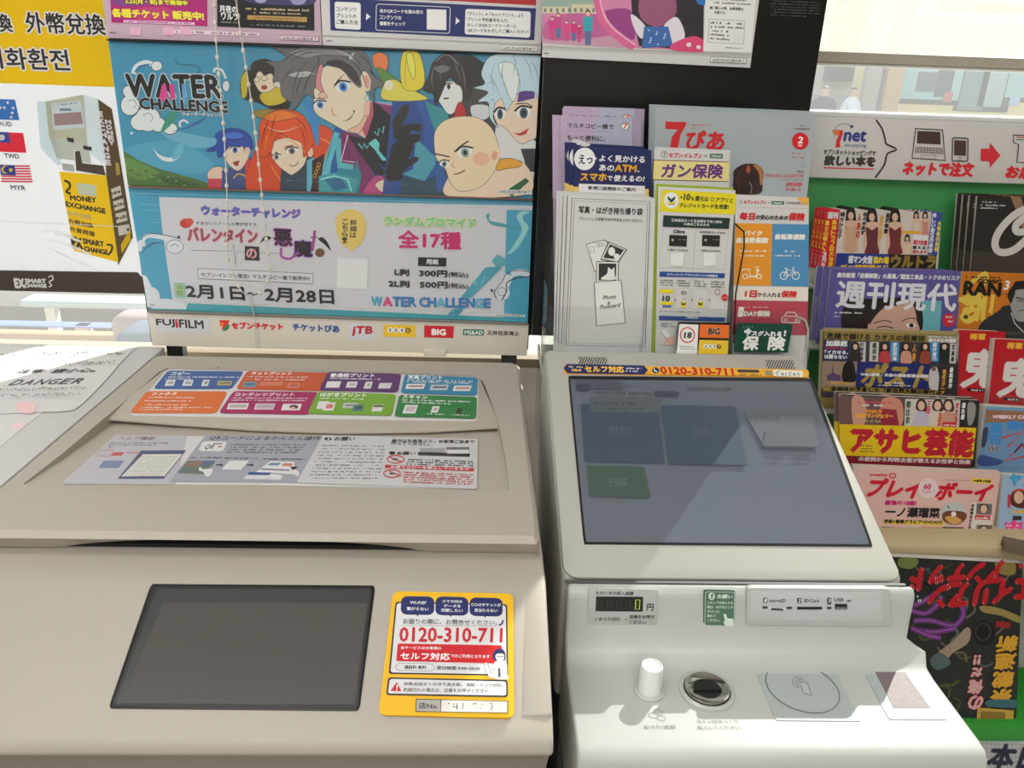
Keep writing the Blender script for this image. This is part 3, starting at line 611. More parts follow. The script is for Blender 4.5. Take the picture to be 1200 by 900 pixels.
c.z(); c.done()
# --- shelf fittings
SZ = .958
def lat(x, y, z=SZ): return onZ(x, y, z)
kb = lat(760.5, 810.5)
lev = lathe('return_lever_collar', M['tray'], kb, [(0, .0002), (.0145, .0002), (.0145, .0022), (.0125, .0034), (.0, .0034)], kio)
lathe('return_lever', mat('white_knob', (226, 230, 228), .3), kb, [(0, .0), (.0108, .0), (.0108, .029), (.0098, .0312), (.0086, .0318), (.0082, .0308), (.0, .0298)], kio)
cb = lat(828, 811)
lathe('coin_slot_ring', M['tray'], cb, [(0, .0004), (.0262, .0004), (.0262, .0030), (.0240, .0042), (.0222, .0036), (0, .0036)], kio, 56)
lathe('coin_slot_rim', M['blackp'], cb, [(0, .0037), (.0222, .0037), (.0222, .0043), (.0, .0043)], kio, 56)
lathe('coin_slot_bowl', M['chrome'], cb, [(.0, .0038), (.0122, .0040), (.0175, .0056), (.0196, .0064), (.0212, .0060), (.0214, .0043)], kio, 56)
box('coin_slot_opening', M['groove'], cb[0]-.013, cb[0]+.013, cb[1]-.0035, cb[1]-.0012, cb[2]+.004, cb[2]+.0066, kio, .0006)
cp = slab('card_reader_pad', mat('card_reader_grey', (176, 186, 187), .55), [lat(x, y, SZ+.0008) for x, y in rquad([(877, 766), (967, 766), (1010, 845), (909, 844)], .03)], (0, 0, 1), .0007, kio)
c = Print(cp, (0, 0, SZ+.0008), (0, 0, 1), 1.1, .0003); c.z(640, 660, 3.75)
ck = [(-1, 0)]
g1 = (120, 122, 122)
pts = [onZ(940, 805.5, SZ+.0008)+np.array([.034*math.cos(t), .0335*math.sin(t), 0]) for t in np.linspace(0, 2*math.pi, 49)[:-1]]
c.z(); c.line([tuple(proj(p)) for p in pts], 1.3, (104, 106, 106), closed=True)
c.z(640, 660, 3.75); c.poly([(1112, 520), (1150, 526), (1168, 582), (1128, 574)], g1); c.poly([(1116, 524), (1147, 529), (1163, 578), (1130, 571)], (176, 186, 187)); c.line([(1112, 548), (1090, 540), (1082, 520), (1096, 504), (1120, 506), (1130, 516)], 3.2, g1, 4); c.line([(1112, 540), (1098, 528), (1104, 514), (1118, 514)], 3.2, g1, 4); c.z(); c.done()
rd = slab('barcode_reader_window', mat('reader_frame', (176, 184, 188), .5), [lat(x, y, SZ+.0008) for x, y in rquad([(1001, 767), (1060, 767), (1111, 843), (1042, 843)], .05)], (0, 0, 1), .0007, kio)
slab('reader_glass', mat('reader_glass', (128, 112, 116), .55, grain=.35, gscale=260), [lat(x, y, SZ+.0012) for x, y in [(1022, 780), (1056, 781), (1090, 829), (1047, 829)]], (0, 0, 1), .0006, kio)
c = Print(ctray, (0, 0, SZ), (0, 0, 1), 1.0, .0003, names=('coin_symbols', 'lettering')); c.z(640, 660, 3.75)
for i, (x, t) in enumerate(((598, '500'), (645, '100'), (686, '50'), (729, '10'))): c.ell(x, 438+i, 31-3*i, 24-2*i, (90, 92, 92), rot=18, w=3); c.text(t, (x-17+i, 444+i), (x+17-i, 445+i), 12, (70, 72, 72), .5)
for x, y, r in ((492, 656, 20), (470, 670, 22), (506, 682, 19)): c.ell(x, y, r, 11, (138, 140, 138), rot=15, w=2.6)
c.text('おつり/返却', (430, 730), (570, 730), 17, (120, 122, 120), .3); c.text('コインはゆっくり', (664, 705), (845, 705), 17, (132, 134, 132), .3); c.text('投入してください。', (668, 732), (862, 732), 17, (132, 134, 132), .3); c.z(); c.done()
for o in (): pass
# ================================================================== left display board with posters
def Ypr(par, Y, gain=1.25, clip=None, m=None, lift=.0004, names=('printed_artwork', 'lettering')): return Print(par, (0, Y, 0), (0, -1, 0), gain, lift, m, clip, names)
DB = empty('poster_display_board', (-.21, 1.18, 0), 'black poster display board standing behind the photocopier, white logo strip along its foot', 'display board')
bm = bmesh.new(); pv = [(-.5035, 1.104), (.0745, 1.104), (.0745, 1.128), (.1, 1.128), (.1, 2.15), (-.5035, 2.15)]
A_ = [bm.verts.new((x, 1.168, z)) for x, z in pv]; B_ = [bm.verts.new((x, 1.19, z)) for x, z in pv]; bm.faces.new(A_); bm.faces.new(B_[::-1])
for i in range(6): j = (i+1) % 6; bm.faces.new((A_[i], B_[i], B_[j], A_[j]))
fin(bm, 'panel', M['black'], DB, .0012)
for x in (-.47, .045): box('leg', M['blackp'], x-.012, x+.012, 1.170, 1.188, 0, 1.104, DB)
q = [(172.5, 366.5), (619.5, 380.5), (617.5, 417), (178.5, 405)]
stp = slab('logo_strip', M['strip'], [onY(x, y, 1.158) for x, y in q], (0, -1, 0), .004, DB, .0004)
p = onY(510, 412, 1.156); box('strip_clip', M['strip'], p[0]-.017, p[0]+.017, 1.150, 1.160, p[2]-.006, p[2]+.004, DB, .001)
c = Ypr(stp, 1.158, 1.2); c.z(160, 220, 5)
c.poly([(112, 762), (435, 768), (432, 855), (108, 845)], (196, 196, 200)); c.text('FUJ', (120, 815), (226, 817), 46, (46, 46, 50), 2); c.text('i', (232, 817), (246, 817), 46, (196, 34, 40), 2.4); c.text('FILM', (254, 818), (394, 824), 46, (46, 46, 50), 2)
c.poly([(488, 775), (545, 776), (520, 835), (498, 828), (516, 792), (488, 790)], (206, 50, 40)); c.blob([(505, 836), (535, 800), (545, 812), (530, 834)], (40, 130, 80)); c.poly([(490, 792), (516, 794), (508, 812), (486, 808)], (226, 110, 50))
c.text('セブンチケット', (560, 825), (858, 832), 38, (206, 40, 46), 3); c.text('チケットぴあ', (918, 835), (1188, 848), 40, (48, 84, 150), 2.6)
c.z(380, 220, 4.615); c.poly([(135, 733), (275, 737), (270, 822), (132, 818)], (198, 200, 206)); c.text('jTB', (150, 800), (258, 800), 50, (180, 36, 50), 3, italic=.15)
c.poly([(322, 740), (494, 744), (491, 808), (320, 804)], (226, 186, 40))
for i, t in enumerate('toto'): c.ell(357+i*32, 769+i*.8, 15, 15, W_ if i < 3 else (50, 50, 50)); c.text(t, (350+i*32, 778+i), (364+i*32, 778+i), 18, (40, 40, 40) if i < 3 else (226, 186, 40), 1)
c.poly([(541, 744), (701, 748), (698, 812), (540, 808)], (196, 36, 46)); c.text('BIG', (583, 794), (656, 796), 30, W_, 2.6)
c.poly([(752, 764), (864, 767), (862, 798), (750, 795)], (30, 110, 86)); c.text('MS&AD', (760, 791), (856, 793), 20, W_, .8); c.text('三井住友海上', (882, 795), (1052, 799), 24, (60, 60, 60), .8)
c.z(); c.done()
def poster(name, Y, bl, br, ztop, label, m=None, t=.0008, tl=None, tr=None, group='posters on the left display board'):
    A, B = onY(*bl, Y), onY(*br, Y)
    if tl: C_, D = onY(*tl, Y), onY(*tr, Y)
    else: C_, D = A+(0, 0, ztop-A[2]), B+(0, 0, ztop-B[2])
    o = slab(name, m or M['paper'], [C_, D, B, A], (0, -1, 0), t); return tag(o, label, 'poster', group)
PY = 1.160
# ---- ticket poster, top left
po = poster('poster', PY, (126.5, 44.5), (377.3, 53), 1.70, 'pink ticket-sale poster at the top left of the display board', mat('pale_pink_paper', (206, 178, 196), .5))
c = Ypr(po, PY, 1.3); c.z(120, 0, 4.615)
c.poly([(33, -200), (567, -200), (568, 142), (50, 122)], (164, 30, 110)); c.blob([(60, -100), (300, -100), (360, 0), (200, 30), (60, 20)], (120, 60, 130)); c.blob([(180, 50), (330, 40), (420, 90), (300, 120), (190, 110)], (176, 56, 110))
yl = (240, 214, 60); c.text('2.23(月・祝)まで開催中', (125, 22), (462, 34), 30, yl, 1.6, (50, 44, 20), 4)
c.text('各種チケット 販売中!', (56, 90), (550, 110), 44, yl, 3, (170, 60, 40), 3); c.rect(115, 108, 500, 122, (220, 180, 210), sl=.035); c.micro((125, 119), (490, 131), 8, (130, 60, 110))
c.poly([(617, -200), (1142, -200), (1147, 165), (622, 143)], (22, 20, 28)); c.blob([(760, -30), (900, -60), (1130, -40), (1140, 20), (1000, 30), (800, 15)], (60, 56, 96)); c.blob([(820, -50), (900, -40), (880, 12), (830, 8)], (150, 150, 190)); c.blob([(1010, -40), (1100, -30), (1090, 20), (1030, 20)], (140, 140, 180))
c.text('月夜の', (636, 66), (730, 70), 38, (214, 216, 222), 1.4); c.text('ワルツ', (646, 106), (738, 110), 38, (214, 216, 222), 1.4); c.micro((642, 122), (735, 126), 7, (150, 150, 150))
c.micro((775, 52), (1118, 62), 12, (190, 170, 130)); c.micro((820, 72), (1075, 80), 10, (190, 170, 130)); c.poly([(785, 82), (1108, 93), (1106, 120), (784, 106)], (176, 140, 84)); c.micro((810, 97), (1085, 107), 7, (80, 60, 30)); c.micro((812, 109), (1060, 116), 6, (80, 60, 30)); c.micro((806, 136), (1100, 148), 9, (130, 130, 136))
c.poly([(350, 158), (850, 178), (850, 196), (350, 180)], (220, 200, 212)); c.micro((358, 174), (842, 192), 12, (120, 96, 110)); c.micro((38, 178), (72, 179), 7, (60, 50, 60))
for x in (150, 330, 420): c.rect(x, 145, x+60, 190, (212, 164, 190), sl=.03)
c.poly([(962, 190), (1172, 198), (1170, 224), (960, 216)], (70, 60, 66)); c.poly([(964, 192), (1170, 200), (1168, 222), (962, 214)], (214, 192, 204)); c.text('26年2月18日掲示終了', (975, 214), (1160, 221), 17, (80, 70, 76), .3); c.z(); c.done()
# ---- contents-print guide poster, top middle
po = poster('poster', PY, (378.3, 53), (633.5, 63.3), 1.70, 'white guide poster with navy steps at the top middle of the display board')
c = Ypr(po, PY, 1.25); c.z(370, 0, 4.286)
c.poly([(72, -300), (1108, -300), (1106, 27), (700, 5), (72, -22)], (170, 30, 36)); c.poly([(400, -200), (620, -200), (610, 2), (400, -6)], (60, 20, 24)); c.poly([(70, -12), (1106, 42), (1097, 202), (75, 152)], nv)
c.rq([(95, 8), (226, 14), (226, 150), (97, 143)], W_, .09); td = (60, 62, 80)
for i, t in enumerate(('コンテンツ', 'プリントの', 'ご購入方法')): c.text(t, (104, 56+i*32), (204+(8 if i == 2 else 0), 60+i*32), 21, td, .6)
c.poly([(254, 66), (276, 84), (252, 102)], W_); c.poly([(704, 86), (724, 106), (702, 124)], W_)
c.rq([(305, 20), (676, 36), (672, 168), (302, 152)], W_, .03, .09, w=3)
for i, t in enumerate(('右のQRコードを読み取り', 'コンテンツの', '情報をチェック')): c.text(t, (322, 64+i*32), ((538, 430, 450)[i], 72+i*32-(3*i)), 20, W_, .6)
c.rect(558, 46, 656, 148, W_, sl=.03)
c.rq([(752, 44), (1080, 58), (1076, 190), (748, 172)], W_, .035, .09)
for i, t in enumerate(('「プリント」⇒「ネットプリント」より', 'プリント予約番号を入力、', 'もしくはQRコードリーダーに', 'QRコードをかざしてご購入ください!')): c.text(t, (762, 78+i*28), ((1042, 968, 1008, 1068)[i], 88+i*28-(2 if i else 0)), 19, td, .5)
c.poly([(20, 175), (1128, 222), (1128, 226), (20, 180)], (170, 168, 168)); c.micro((56, 207), (82, 208), 7, td)
c.poly([(930, 226), (1116, 232), (1114, 258), (928, 251)], (100, 100, 100)); c.poly([(932, 228), (1114, 234), (1112, 256), (930, 249)], W_); c.text('26年2月28日掲示終了', (940, 248), (1104, 254), 15, (70, 70, 72), .3); c.z(); c.done()
# ---- wide cartoon poster
Q4 = [(127, 48.5), (633.5, 64.5), (624, 232.5), (150, 217)]
po = poster('poster', PY, Q4[3], Q4[2], 0, 'wide blue poster crowded with cartoon faces, middle of the display board', mat('sky_blue_paper', (62, 142, 176), .45), tl=Q4[0], tr=Q4[1])
c = Ypr(po, PY, 1.3, clip=Q4); ol = (34, 30, 38)
c.z(130, 60, 5.294)
c.poly([(-100, -100), (2800, 60), (2800, 1100), (-100, 1100)], (62, 142, 176)); c.blob([(300, 480), (520, 520), (700, 560), (560, 600), (400, 570)], (104, 168, 194), 6); c.ell(130, 508, 10, 8, (200, 224, 230)); c.blob([(100, 600), (400, 560), (640, 700), (500, 760), (200, 700)], (80, 156, 186))
c.blob([(60, 630), (180, 680), (320, 735), (480, 780), (620, 830), (600, 900), (80, 870)], (74, 110, 60)); c.blob([(90, 660), (200, 700), (300, 760), (200, 800), (100, 760)], (96, 134, 70)); c.blob([(300, 770), (420, 790), (560, 830), (380, 830)], (60, 90, 52))
for i in range(30): x = 100+i*17; c.ell(x, 700+i*5+(i*37 % 50), 9, 5, ((120, 150, 90), (52, 80, 46), (90, 96, 60))[i % 3])
# cloud ring round the title
cl = (214, 218, 228)
c.line([(140, 140), (160, 95), (215, 70), (270, 85)], 30, cl, 6); c.ell(285, 92, 34, 30, cl); c.ell(285, 92, 34, 30, ol, w=3); c.line([(150, 130), (180, 95), (240, 82)], 10, (50, 100, 160), 6)
for x, y, a, b in ((110, 250, 34, 34), (120, 335, 56, 62), (230, 420, 76, 76), (180, 440, 55, 50), (295, 455, 44, 44), (370, 480, 42, 34)): c.ell(x, y, a+4, b+4, ol)
for x, y, a, b in ((110, 250, 34, 34), (120, 335, 56, 62), (230, 420, 76, 76), (180, 440, 55, 50), (295, 455, 44, 44), (370, 480, 42, 34)): c.ell(x, y, a, b, cl)
c.line([(110, 310), (140, 300), (160, 330), (140, 352)], 3, ol, 5); c.line([(200, 400), (235, 385), (262, 410), (245, 438)], 3, ol, 5)
c.blob([(370, 375), (420, 380), (370, 460), (310, 500)], (60, 144, 120)); c.line([(380, 500), (480, 470), (560, 430), (620, 390)], 18, (44, 104, 170), 6, taper=True); c.line([(430, 470), (430, 440), (455, 428), (480, 445)], 12, cl, 5)
c.line([(640, 130), (650, 108), (690, 118), (715, 170)], 14, cl, 6); c.ell(716, 216, 22, 34, cl); c.ell(716, 216, 22, 34, ol, w=3)
c.line([(400, 45), (420, 80), (480, 84), (530, 90), (556, 120), (530, 140)], 4, (40, 70, 90), 5)
c.text('WATER', (108, 282), (690, 290), 138, (18, 16, 20), 7, (200, 206, 214), 13, italic=.0)
c.poly([(318, 210), (340, 200), (360, 300), (300, 320), (302, 280)], (206, 66, 140)); c.poly([(362, 210), (392, 200), (404, 318), (372, 300)], (206, 66, 140)); c.poly([(440, 200), (462, 205), (470, 330), (448, 320)], (90, 160, 210))
c.text('CHALLENGE', (184, 356), (728, 380), 66, (18, 16, 20), 4.6, (206, 210, 216), 7); c.text('ウォーターチャレンジ', (444, 400), (694, 407), 22, W_, 1.2, (40, 60, 80), 2)
c.blob([(262, 596), (300, 640), (370, 660), (395, 620), (430, 570), (452, 580), (450, 630), (400, 676), (350, 684), (300, 660)], (214, 228, 234)); c.blob([(395, 620), (430, 570), (452, 580), (450, 630), (400, 670), (380, 660)], (96, 176, 196))
# blue-haired figure
c.outl = .5
def face(pts, c1=(232, 200, 178)): c.blob(pts, c1, 6)
def eye(x, y, rx, ry, col, rot=0):
    c.ell(x, y, rx, ry, W_, rot); c.ell(x, y+ry*.1, rx*.55, ry*.95, col, rot); c.ell(x, y+ry*.1, rx*.25, ry*.5, (30, 30, 50), rot); c.line([(x-rx*1.2, y-ry*.2), (x-rx*.3, y-ry*1.1), (x+rx*1.1, y-ry*.8)], max(3, ry*.35), ol, 4)
c.blob([(600, 760), (640, 720), (690, 720), (705, 760), (690, 820), (620, 830)], (226, 190, 168)); c.poly([(605, 790), (695, 790), (690, 900), (600, 900)], (190, 60, 80)); c.poly([(690, 740), (880, 660), (900, 900), (690, 900)], (60, 76, 130)); c.blob([(820, 640), (870, 680), (880, 800), (840, 840), (830, 720)], (196, 60, 76)); c.line([(760, 790), (800, 760), (880, 800)], 8, (200, 170, 80), 5)
face([(700, 600), (760, 560), (840, 590), (860, 640), (820, 720), (780, 740), (730, 700), (705, 650)])
c.blob([(590, 616), (640, 590), (660, 560), (650, 520), (680, 495), (740, 478), (820, 490), (872, 540), (885, 600), (860, 610), (835, 636), (820, 590), (780, 600), (740, 590), (700, 640), (670, 660), (655, 610), (640, 622)], (34, 70, 160), 6); c.blob([(700, 520), (760, 500), (830, 520), (800, 540), (740, 545)], (70, 112, 200)); c.ell(848, 620, 18, 26, (226, 190, 168)); eye(772, 610, 28, 20, (60, 90, 170)); c.poly([(755, 690), (800, 676), (790, 712), (770, 708)], (150, 40, 50))
# brown-haired figure with glasses, yellow jacket
c.z(280, 50, 5)
c.blob([(15, 205), (60, 160), (130, 260), (160, 330), (290, 340), (285, 385), (200, 390), (110, 350), (20, 320)], (40, 36, 30)); c.blob([(14, 210), (50, 170), (50, 300), (20, 320)], (190, 170, 50)); c.blob([(130, 300), (250, 240), (292, 260), (280, 340), (190, 370), (140, 350)], (196, 176, 52)); c.blob([(90, 400), (180, 390), (240, 400), (150, 440), (110, 436)], (150, 130, 50))
face([(75, 180), (130, 170), (215, 190), (235, 230), (190, 280), (130, 290), (90, 230)]); c.blob([(72, 180), (80, 120), (150, 95), (215, 120), (240, 170), (226, 230), (210, 210), (190, 180), (150, 190), (120, 160), (90, 215)], (46, 40, 40), 6); c.ell(105, 215, 18, 16, ol, w=3); c.ell(150, 208, 18, 16, ol, w=3); c.ell(150, 262, 18, 14, (150, 60, 50))
c.blob([(205, 250), (240, 200), (300, 230), (280, 270)], (210, 206, 200))
# orange-haired figure
c.blob([(90, 640), (160, 560), (420, 480), (550, 520), (520, 640), (440, 870), (60, 880)], (206, 72, 34)); c.line([(190, 720), (220, 770), (280, 850)], 6, (224, 150, 50), 5); c.line([(480, 560), (540, 600), (520, 680)], 7, (224, 150, 50), 5); c.poly([(380, 680), (440, 660), (450, 870), (240, 870), (250, 740)], (40, 60, 80)); c.poly([(400, 690), (440, 670), (455, 700), (420, 870), (400, 870)], (90, 170, 190)); c.poly([(430, 690), (500, 650), (500, 870), (430, 870)], (60, 30, 30))
for i in range(4): c.ell(446+i*8, 780-i*22, 9, 10, (220, 170, 60), w=3)
face([(190, 600), (260, 560), (380, 560), (400, 650), (380, 720), (320, 770), (290, 765), (215, 700)]); c.ell(420, 640, 16, 30, (226, 190, 168))
c.blob([(95, 660), (120, 560), (125, 470), (190, 405), (280, 390), (370, 420), (420, 500), (440, 580), (405, 640), (380, 670), (368, 590), (300, 560), (250, 530), (215, 560), (190, 640), (150, 670), (120, 660)], (214, 78, 30), 6)
c.blob([(150, 430), (250, 395), (350, 430), (280, 450), (190, 460)], (236, 120, 40)); c.line([(240, 540), (330, 590), (400, 650)], 8, (240, 150, 60), 5, taper=True); c.line([(135, 480), (250, 520), (380, 480)], 6, (250, 200, 170), 5, taper=True); c.line([(150, 640), (165, 560), (190, 520)], 6, (240, 150, 60), 5, taper=True)
eye(312, 632, 34, 20, (120, 110, 110), -15); eye(222, 668, 24, 16, (120, 110, 110), -10); c.line([(295, 715), (325, 722), (350, 700)], 5, (120, 60, 60), 5); c.line([(215, 640), (235, 652)], 7, ol); c.line([(270, 612), (320, 600)], 7, (150, 60, 30))
# the large grey-haired figure in front
c.poly([(560, 500), (780, 340), (990, 330), (1250, 330), (1440, 900), (470, 900), (500, 720)], (30, 84, 156)); c.poly([(470, 880), (500, 690), (560, 520), (590, 530), (540, 720), (520, 880)], (90, 180, 196))
c.poly([(600, 520), (700, 540), (820, 860), (680, 880), (600, 700)], (120, 40, 96)); c.poly([(580, 720), (680, 740), (690, 680), (720, 780), (700, 880), (560, 880)], (40, 130, 150)); c.poly([(600, 560), (560, 560), (580, 735), (670, 742), (675, 715), (600, 700)], (84, 172, 180)); c.line([(640, 540), (600, 690), (680, 700)], 6, (236, 200, 226), 0)
c.poly([(780, 350), (900, 360), (1000, 600), (920, 780), (860, 740), (720, 600), (720, 540)], (22, 24, 34)); c.poly([(800, 345), (940, 380), (985, 470), (940, 470), (860, 400)], (124, 50, 106)); c.poly([(640, 540), (720, 560), (860, 760), (820, 800), (700, 640)], (26, 28, 40))
c.poly([(790, 340), (960, 350), (1000, 430), (960, 440), (930, 375)], (90, 176, 190)); c.line([(800, 350), (925, 372), (960, 440)], 7, (200, 120, 170))
c.poly([(760, 590), (800, 560), (826, 590), (820, 630), (870, 690), (840, 690), (800, 630)], (100, 196, 196)); c.line([(700, 590), (725, 620), (735, 590), (750, 620), (760, 600)], 8, (100, 196, 196)); c.line([(795, 520), (815, 545), (822, 500), (845, 530), (850, 490)], 8, (100, 196, 196))
c.poly([(470, 780), (560, 760), (700, 800), (680, 890), (470, 890)], (60, 150, 160)); c.poly([(500, 800), (600, 790), (640, 850), (560, 870)], (30, 100, 140)); c.line([(480, 800), (560, 780), (640, 800), (660, 870)], 8, (150, 214, 216), 0); c.blob([(740, 850), (800, 780), (860, 790), (950, 850), (930, 900), (740, 900)], (180, 70, 130)); c.blob([(800, 830), (860, 800), (910, 850), (850, 880)], (236, 200, 178))
face([(440, 330), (440, 250), (470, 170), (540, 130), (680, 150), (720, 240), (770, 340), (770, 400), (740, 480), (690, 530), (620, 515), (540, 470), (470, 430), (440, 390)], (236, 204, 180)); c.ell(748, 225, 34, 60, (236, 204, 180), -8); c.ell(750, 228, 16, 38, (214, 150, 140), -8)
c.poly([(735, 350), (785, 340), (790, 420), (740, 560), (700, 535), (720, 490)], (226, 180, 160)); c.poly([(720, 500), (765, 420), (770, 350), (785, 340), (790, 420), (745, 560)], (176, 84, 110))
gh = (104, 102, 106)
c.blob([(460, 160), (480, 175), (470, 240), (440, 280), (445, 330), (400, 300), (330, 385), (300, 395), (320, 350), (285, 340), (250, 300), (240, 230), (200, 230), (210, 150), (160, 110), (230, 110), (280, 80), (200, 20), (420, -20), (640, 0), (730, 50), (770, 110), (780, 170), (850, 240), (880, 275), (815, 260), (790, 290), (800, 335), (770, 300), (775, 220), (740, 165), (712, 190), (720, 250), (700, 260), (640, 200), (600, 130), (540, 120), (500, 130)], gh, 4)
c.blob([(290, 190), (350, 170), (420, 175), (420, 195), (350, 205)], (170, 170, 176)); c.blob([(520, 110), (600, 105), (680, 160), (712, 245), (690, 240), (640, 190), (590, 150), (530, 135)], (50, 46, 52), 5); c.blob([(300, 60), (420, 20), (560, 30), (640, 80), (500, 70), (400, 90)], (140, 138, 142)); c.blob([(640, 90), (680, 50), (660, 110)], (170, 170, 174)); c.line([(420, 90), (340, 200), (310, 350)], 9, (66, 64, 70), 5, taper=True); c.line([(560, 60), (690, 130), (760, 280)], 9, (66, 64, 70), 5, taper=True); c.line([(480, 80), (400, 230), (395, 300)], 8, (66, 64, 70), 5, taper=True)
c.poly([(395, 330), (425, 350), (440, 430), (470, 440), (470, 600), (455, 600), (420, 480), (385, 350)], (50, 130, 190))
c.blob([(470, 140), (495, 135), (480, 220), (500, 290), (470, 280), (450, 240)], (206, 130, 140), 5)
eye(612, 256, 42, 30, (50, 130, 200), -22); eye(478, 362, 34, 22, (60, 130, 190), -12); c.line([(552, 270), (580, 225), (625, 180)], 9, ol, 5, taper=True); c.line([(445, 330), (480, 325), (510, 335)], 8, ol, 5, taper=True); c.line([(545, 380), (550, 415), (575, 432)], 6, (200, 130, 130), 5); c.line([(608, 462), (650, 445), (678, 405)], 7, ol, 5, taper=True); c.ell(676, 402, 5, 8, ol); c.ell(752, 325, 12, 18, (60, 150, 180), w=4)
for q in ([(250, 120), (330, 60), (440, 40)], [(300, 110), (400, 60), (520, 60)], [(250, 240), (290, 180), (340, 130)], [(330, 340), (350, 250), (390, 160)], [(370, 330), (390, 250), (430, 170)], [(700, 60), (760, 120), (800, 200)], [(740, 130), (790, 190), (840, 240)], [(640, 60), (700, 110), (740, 170)], [(280, 90), (260, 60), (220, 40)], [(460, 60), (470, 110), (465, 150)]): c.line(q, 6, (52, 50, 56), 5, taper=True)
for q in ([(330, 180), (400, 172), (460, 190)], [(560, 40), (640, 70), (690, 120)]): c.line(q, 7, (190, 190, 196), 5, taper=True)
for q in ([(620, 560), (650, 640), (640, 700)], [(740, 560), (800, 660), (880, 730)], [(560, 540), (530, 640), (500, 760)], [(880, 380), (930, 460), (940, 560)]): c.line(q, 4, (30, 30, 40), 4, taper=True)
for q in ([(180, 440), (150, 520), (130, 620)], [(300, 420), (380, 480), (410, 580)], [(220, 420), (200, 480), (190, 560)], [(340, 460), (380, 540), (390, 620)]): c.line(q, 6, (140, 40, 20), 5, taper=True)
c.blob([(470, 300), (500, 290), (520, 320), (480, 325)], (222, 176, 160)); c.blob([(640, 510), (700, 480), (740, 430), (755, 440), (710, 525), (680, 528)], (222, 176, 156))
# gloved hand
c.z(460, 50, 5)
gl = (28, 26, 34)
c.poly([(0, 340), (140, 290), (240, 400), (250, 640), (160, 660), (60, 900), (-60, 900)], (30, 70, 140)); c.poly([(120, 310), (200, 360), (260, 470), (240, 640), (180, 620), (190, 480)], (36, 84, 160)); c.poly([(190, 340), (230, 360), (330, 400), (330, 470), (260, 540), (235, 480)], (44, 140, 150)); c.poly([(130, 590), (210, 640), (230, 690), (170, 680)], (196, 100, 160)); c.poly([(140, 560), (170, 590), (240, 660), (300, 640), (190, 810), (60, 770), (120, 740)], (70, 150, 170)); c.poly([(60, 780), (190, 810), (330, 740), (380, 900), (40, 900)], (36, 70, 90)); c.poly([(250, 690), (290, 700), (330, 860), (260, 870)], (40, 90, 160))
for q in ([(0, 470), (20, 430), (60, 370), (92, 365), (96, 400), (60, 470), (70, 520), (20, 560)], [(10, 560), (30, 500), (90, 480), (160, 475), (170, 500), (160, 520), (110, 510), (90, 560)], [(20, 590), (60, 550), (150, 535), (168, 550), (150, 580), (80, 600)], [(0, 600), (40, 590), (120, 600), (90, 680), (60, 700), (140, 670), (150, 690), (90, 730), (60, 760), (50, 800), (-40, 800), (-20, 680)]): c.blob(q, (96, 92, 108), 5); c.blob([(a*.96+3, b*.985+8) for a, b in q], gl, 5)
# yellow round-topped figure with dark glasses, small fist flame
c.z(300, 0, 3)
c.blob([(410, 200), (440, 185), (465, 205), (460, 245), (425, 250)], (222, 120, 70)); c.blob([(425, 240), (450, 245), (520, 300), (530, 345), (470, 330), (440, 280)], (86, 130, 60)); c.blob([(455, 290), (490, 280), (520, 300), (560, 320), (600, 350), (450, 350)], (212, 200, 80)); c.ell(468, 300, 16, 18, (226, 214, 190))
c.blob([(515, 190), (545, 178), (575, 190), (592, 250), (590, 300), (560, 320), (520, 310), (508, 260)], (222, 200, 56)); c.blob([(530, 196), (548, 186), (560, 230), (556, 280), (540, 250)], (236, 216, 90)); c.line([(530, 200), (524, 260), (530, 308)], 1.6, (150, 130, 40), 4)
# black-haired masked figure
c.z(460, 50, 5)
c.poly([(330, 80), (460, 70), (540, 120), (560, 300), (520, 330), (450, 300)], (30, 28, 32)); c.blob([(380, 280), (600, 280), (640, 480), (560, 520), (340, 470)], (64, 60, 66)); c.blob([(460, 370), (560, 370), (560, 440), (480, 450)], (206, 206, 210)); face([(240, 280), (300, 230), (390, 240), (410, 330), (370, 400), (330, 418), (290, 370)], (222, 222, 222))
c.blob([(180, 270), (210, 200), (240, 110), (320, 60), (390, 90), (430, 170), (450, 240), (470, 290), (440, 340), (420, 320), (400, 260), (370, 240), (330, 200), (300, 270), (270, 340), (250, 370), (240, 300), (210, 290)], (44, 40, 44), 5); c.blob([(240, 150), (300, 130), (340, 150), (290, 180)], (110, 106, 110)); c.line([(250, 110), (320, 70), (390, 130)], 6, (120, 118, 120), 5); eye(330, 255, 20, 18, (70, 70, 74)); c.line([(300, 328), (330, 325)], 9, ol); c.blob([(366, 400), (395, 345), (430, 400), (420, 435), (370, 440)], (176, 40, 46))
# pale-haired figure with purple band
c.blob([(600, 520), (640, 480), (860, 600), (850, 820), (640, 800), (620, 640)], (206, 206, 206)); c.poly([(750, 620), (850, 620), (850, 760), (790, 750)], (50, 50, 60))
face([(590, 380), (640, 300), (860, 290), (860, 520), (790, 580), (740, 585), (660, 500), (610, 470)], (232, 196, 176)); c.poly([(740, 280), (830, 285), (832, 325), (730, 350)], (84, 56, 130))
c.blob([(480, 265), (540, 240), (520, 180), (560, 90), (640, 60), (700, 40), (880, 90), (870, 330), (835, 300), (820, 285), (745, 290), (700, 350), (665, 400), (640, 330), (600, 360), (590, 440), (620, 500), (570, 440), (560, 350), (500, 345), (560, 290)], (182, 206, 216), 5)
c.blob([(620, 130), (700, 120), (740, 200), (720, 330), (690, 330), (660, 250)], (214, 228, 232), 5); c.line([(560, 180), (600, 240), (640, 340)], 7, (130, 164, 180), 5, taper=True); c.line([(700, 130), (745, 220), (735, 320)], 6, (130, 164, 180), 5, taper=True); c.line([(800, 90), (840, 160), (860, 260)], 7, (130, 164, 180), 5, taper=True)
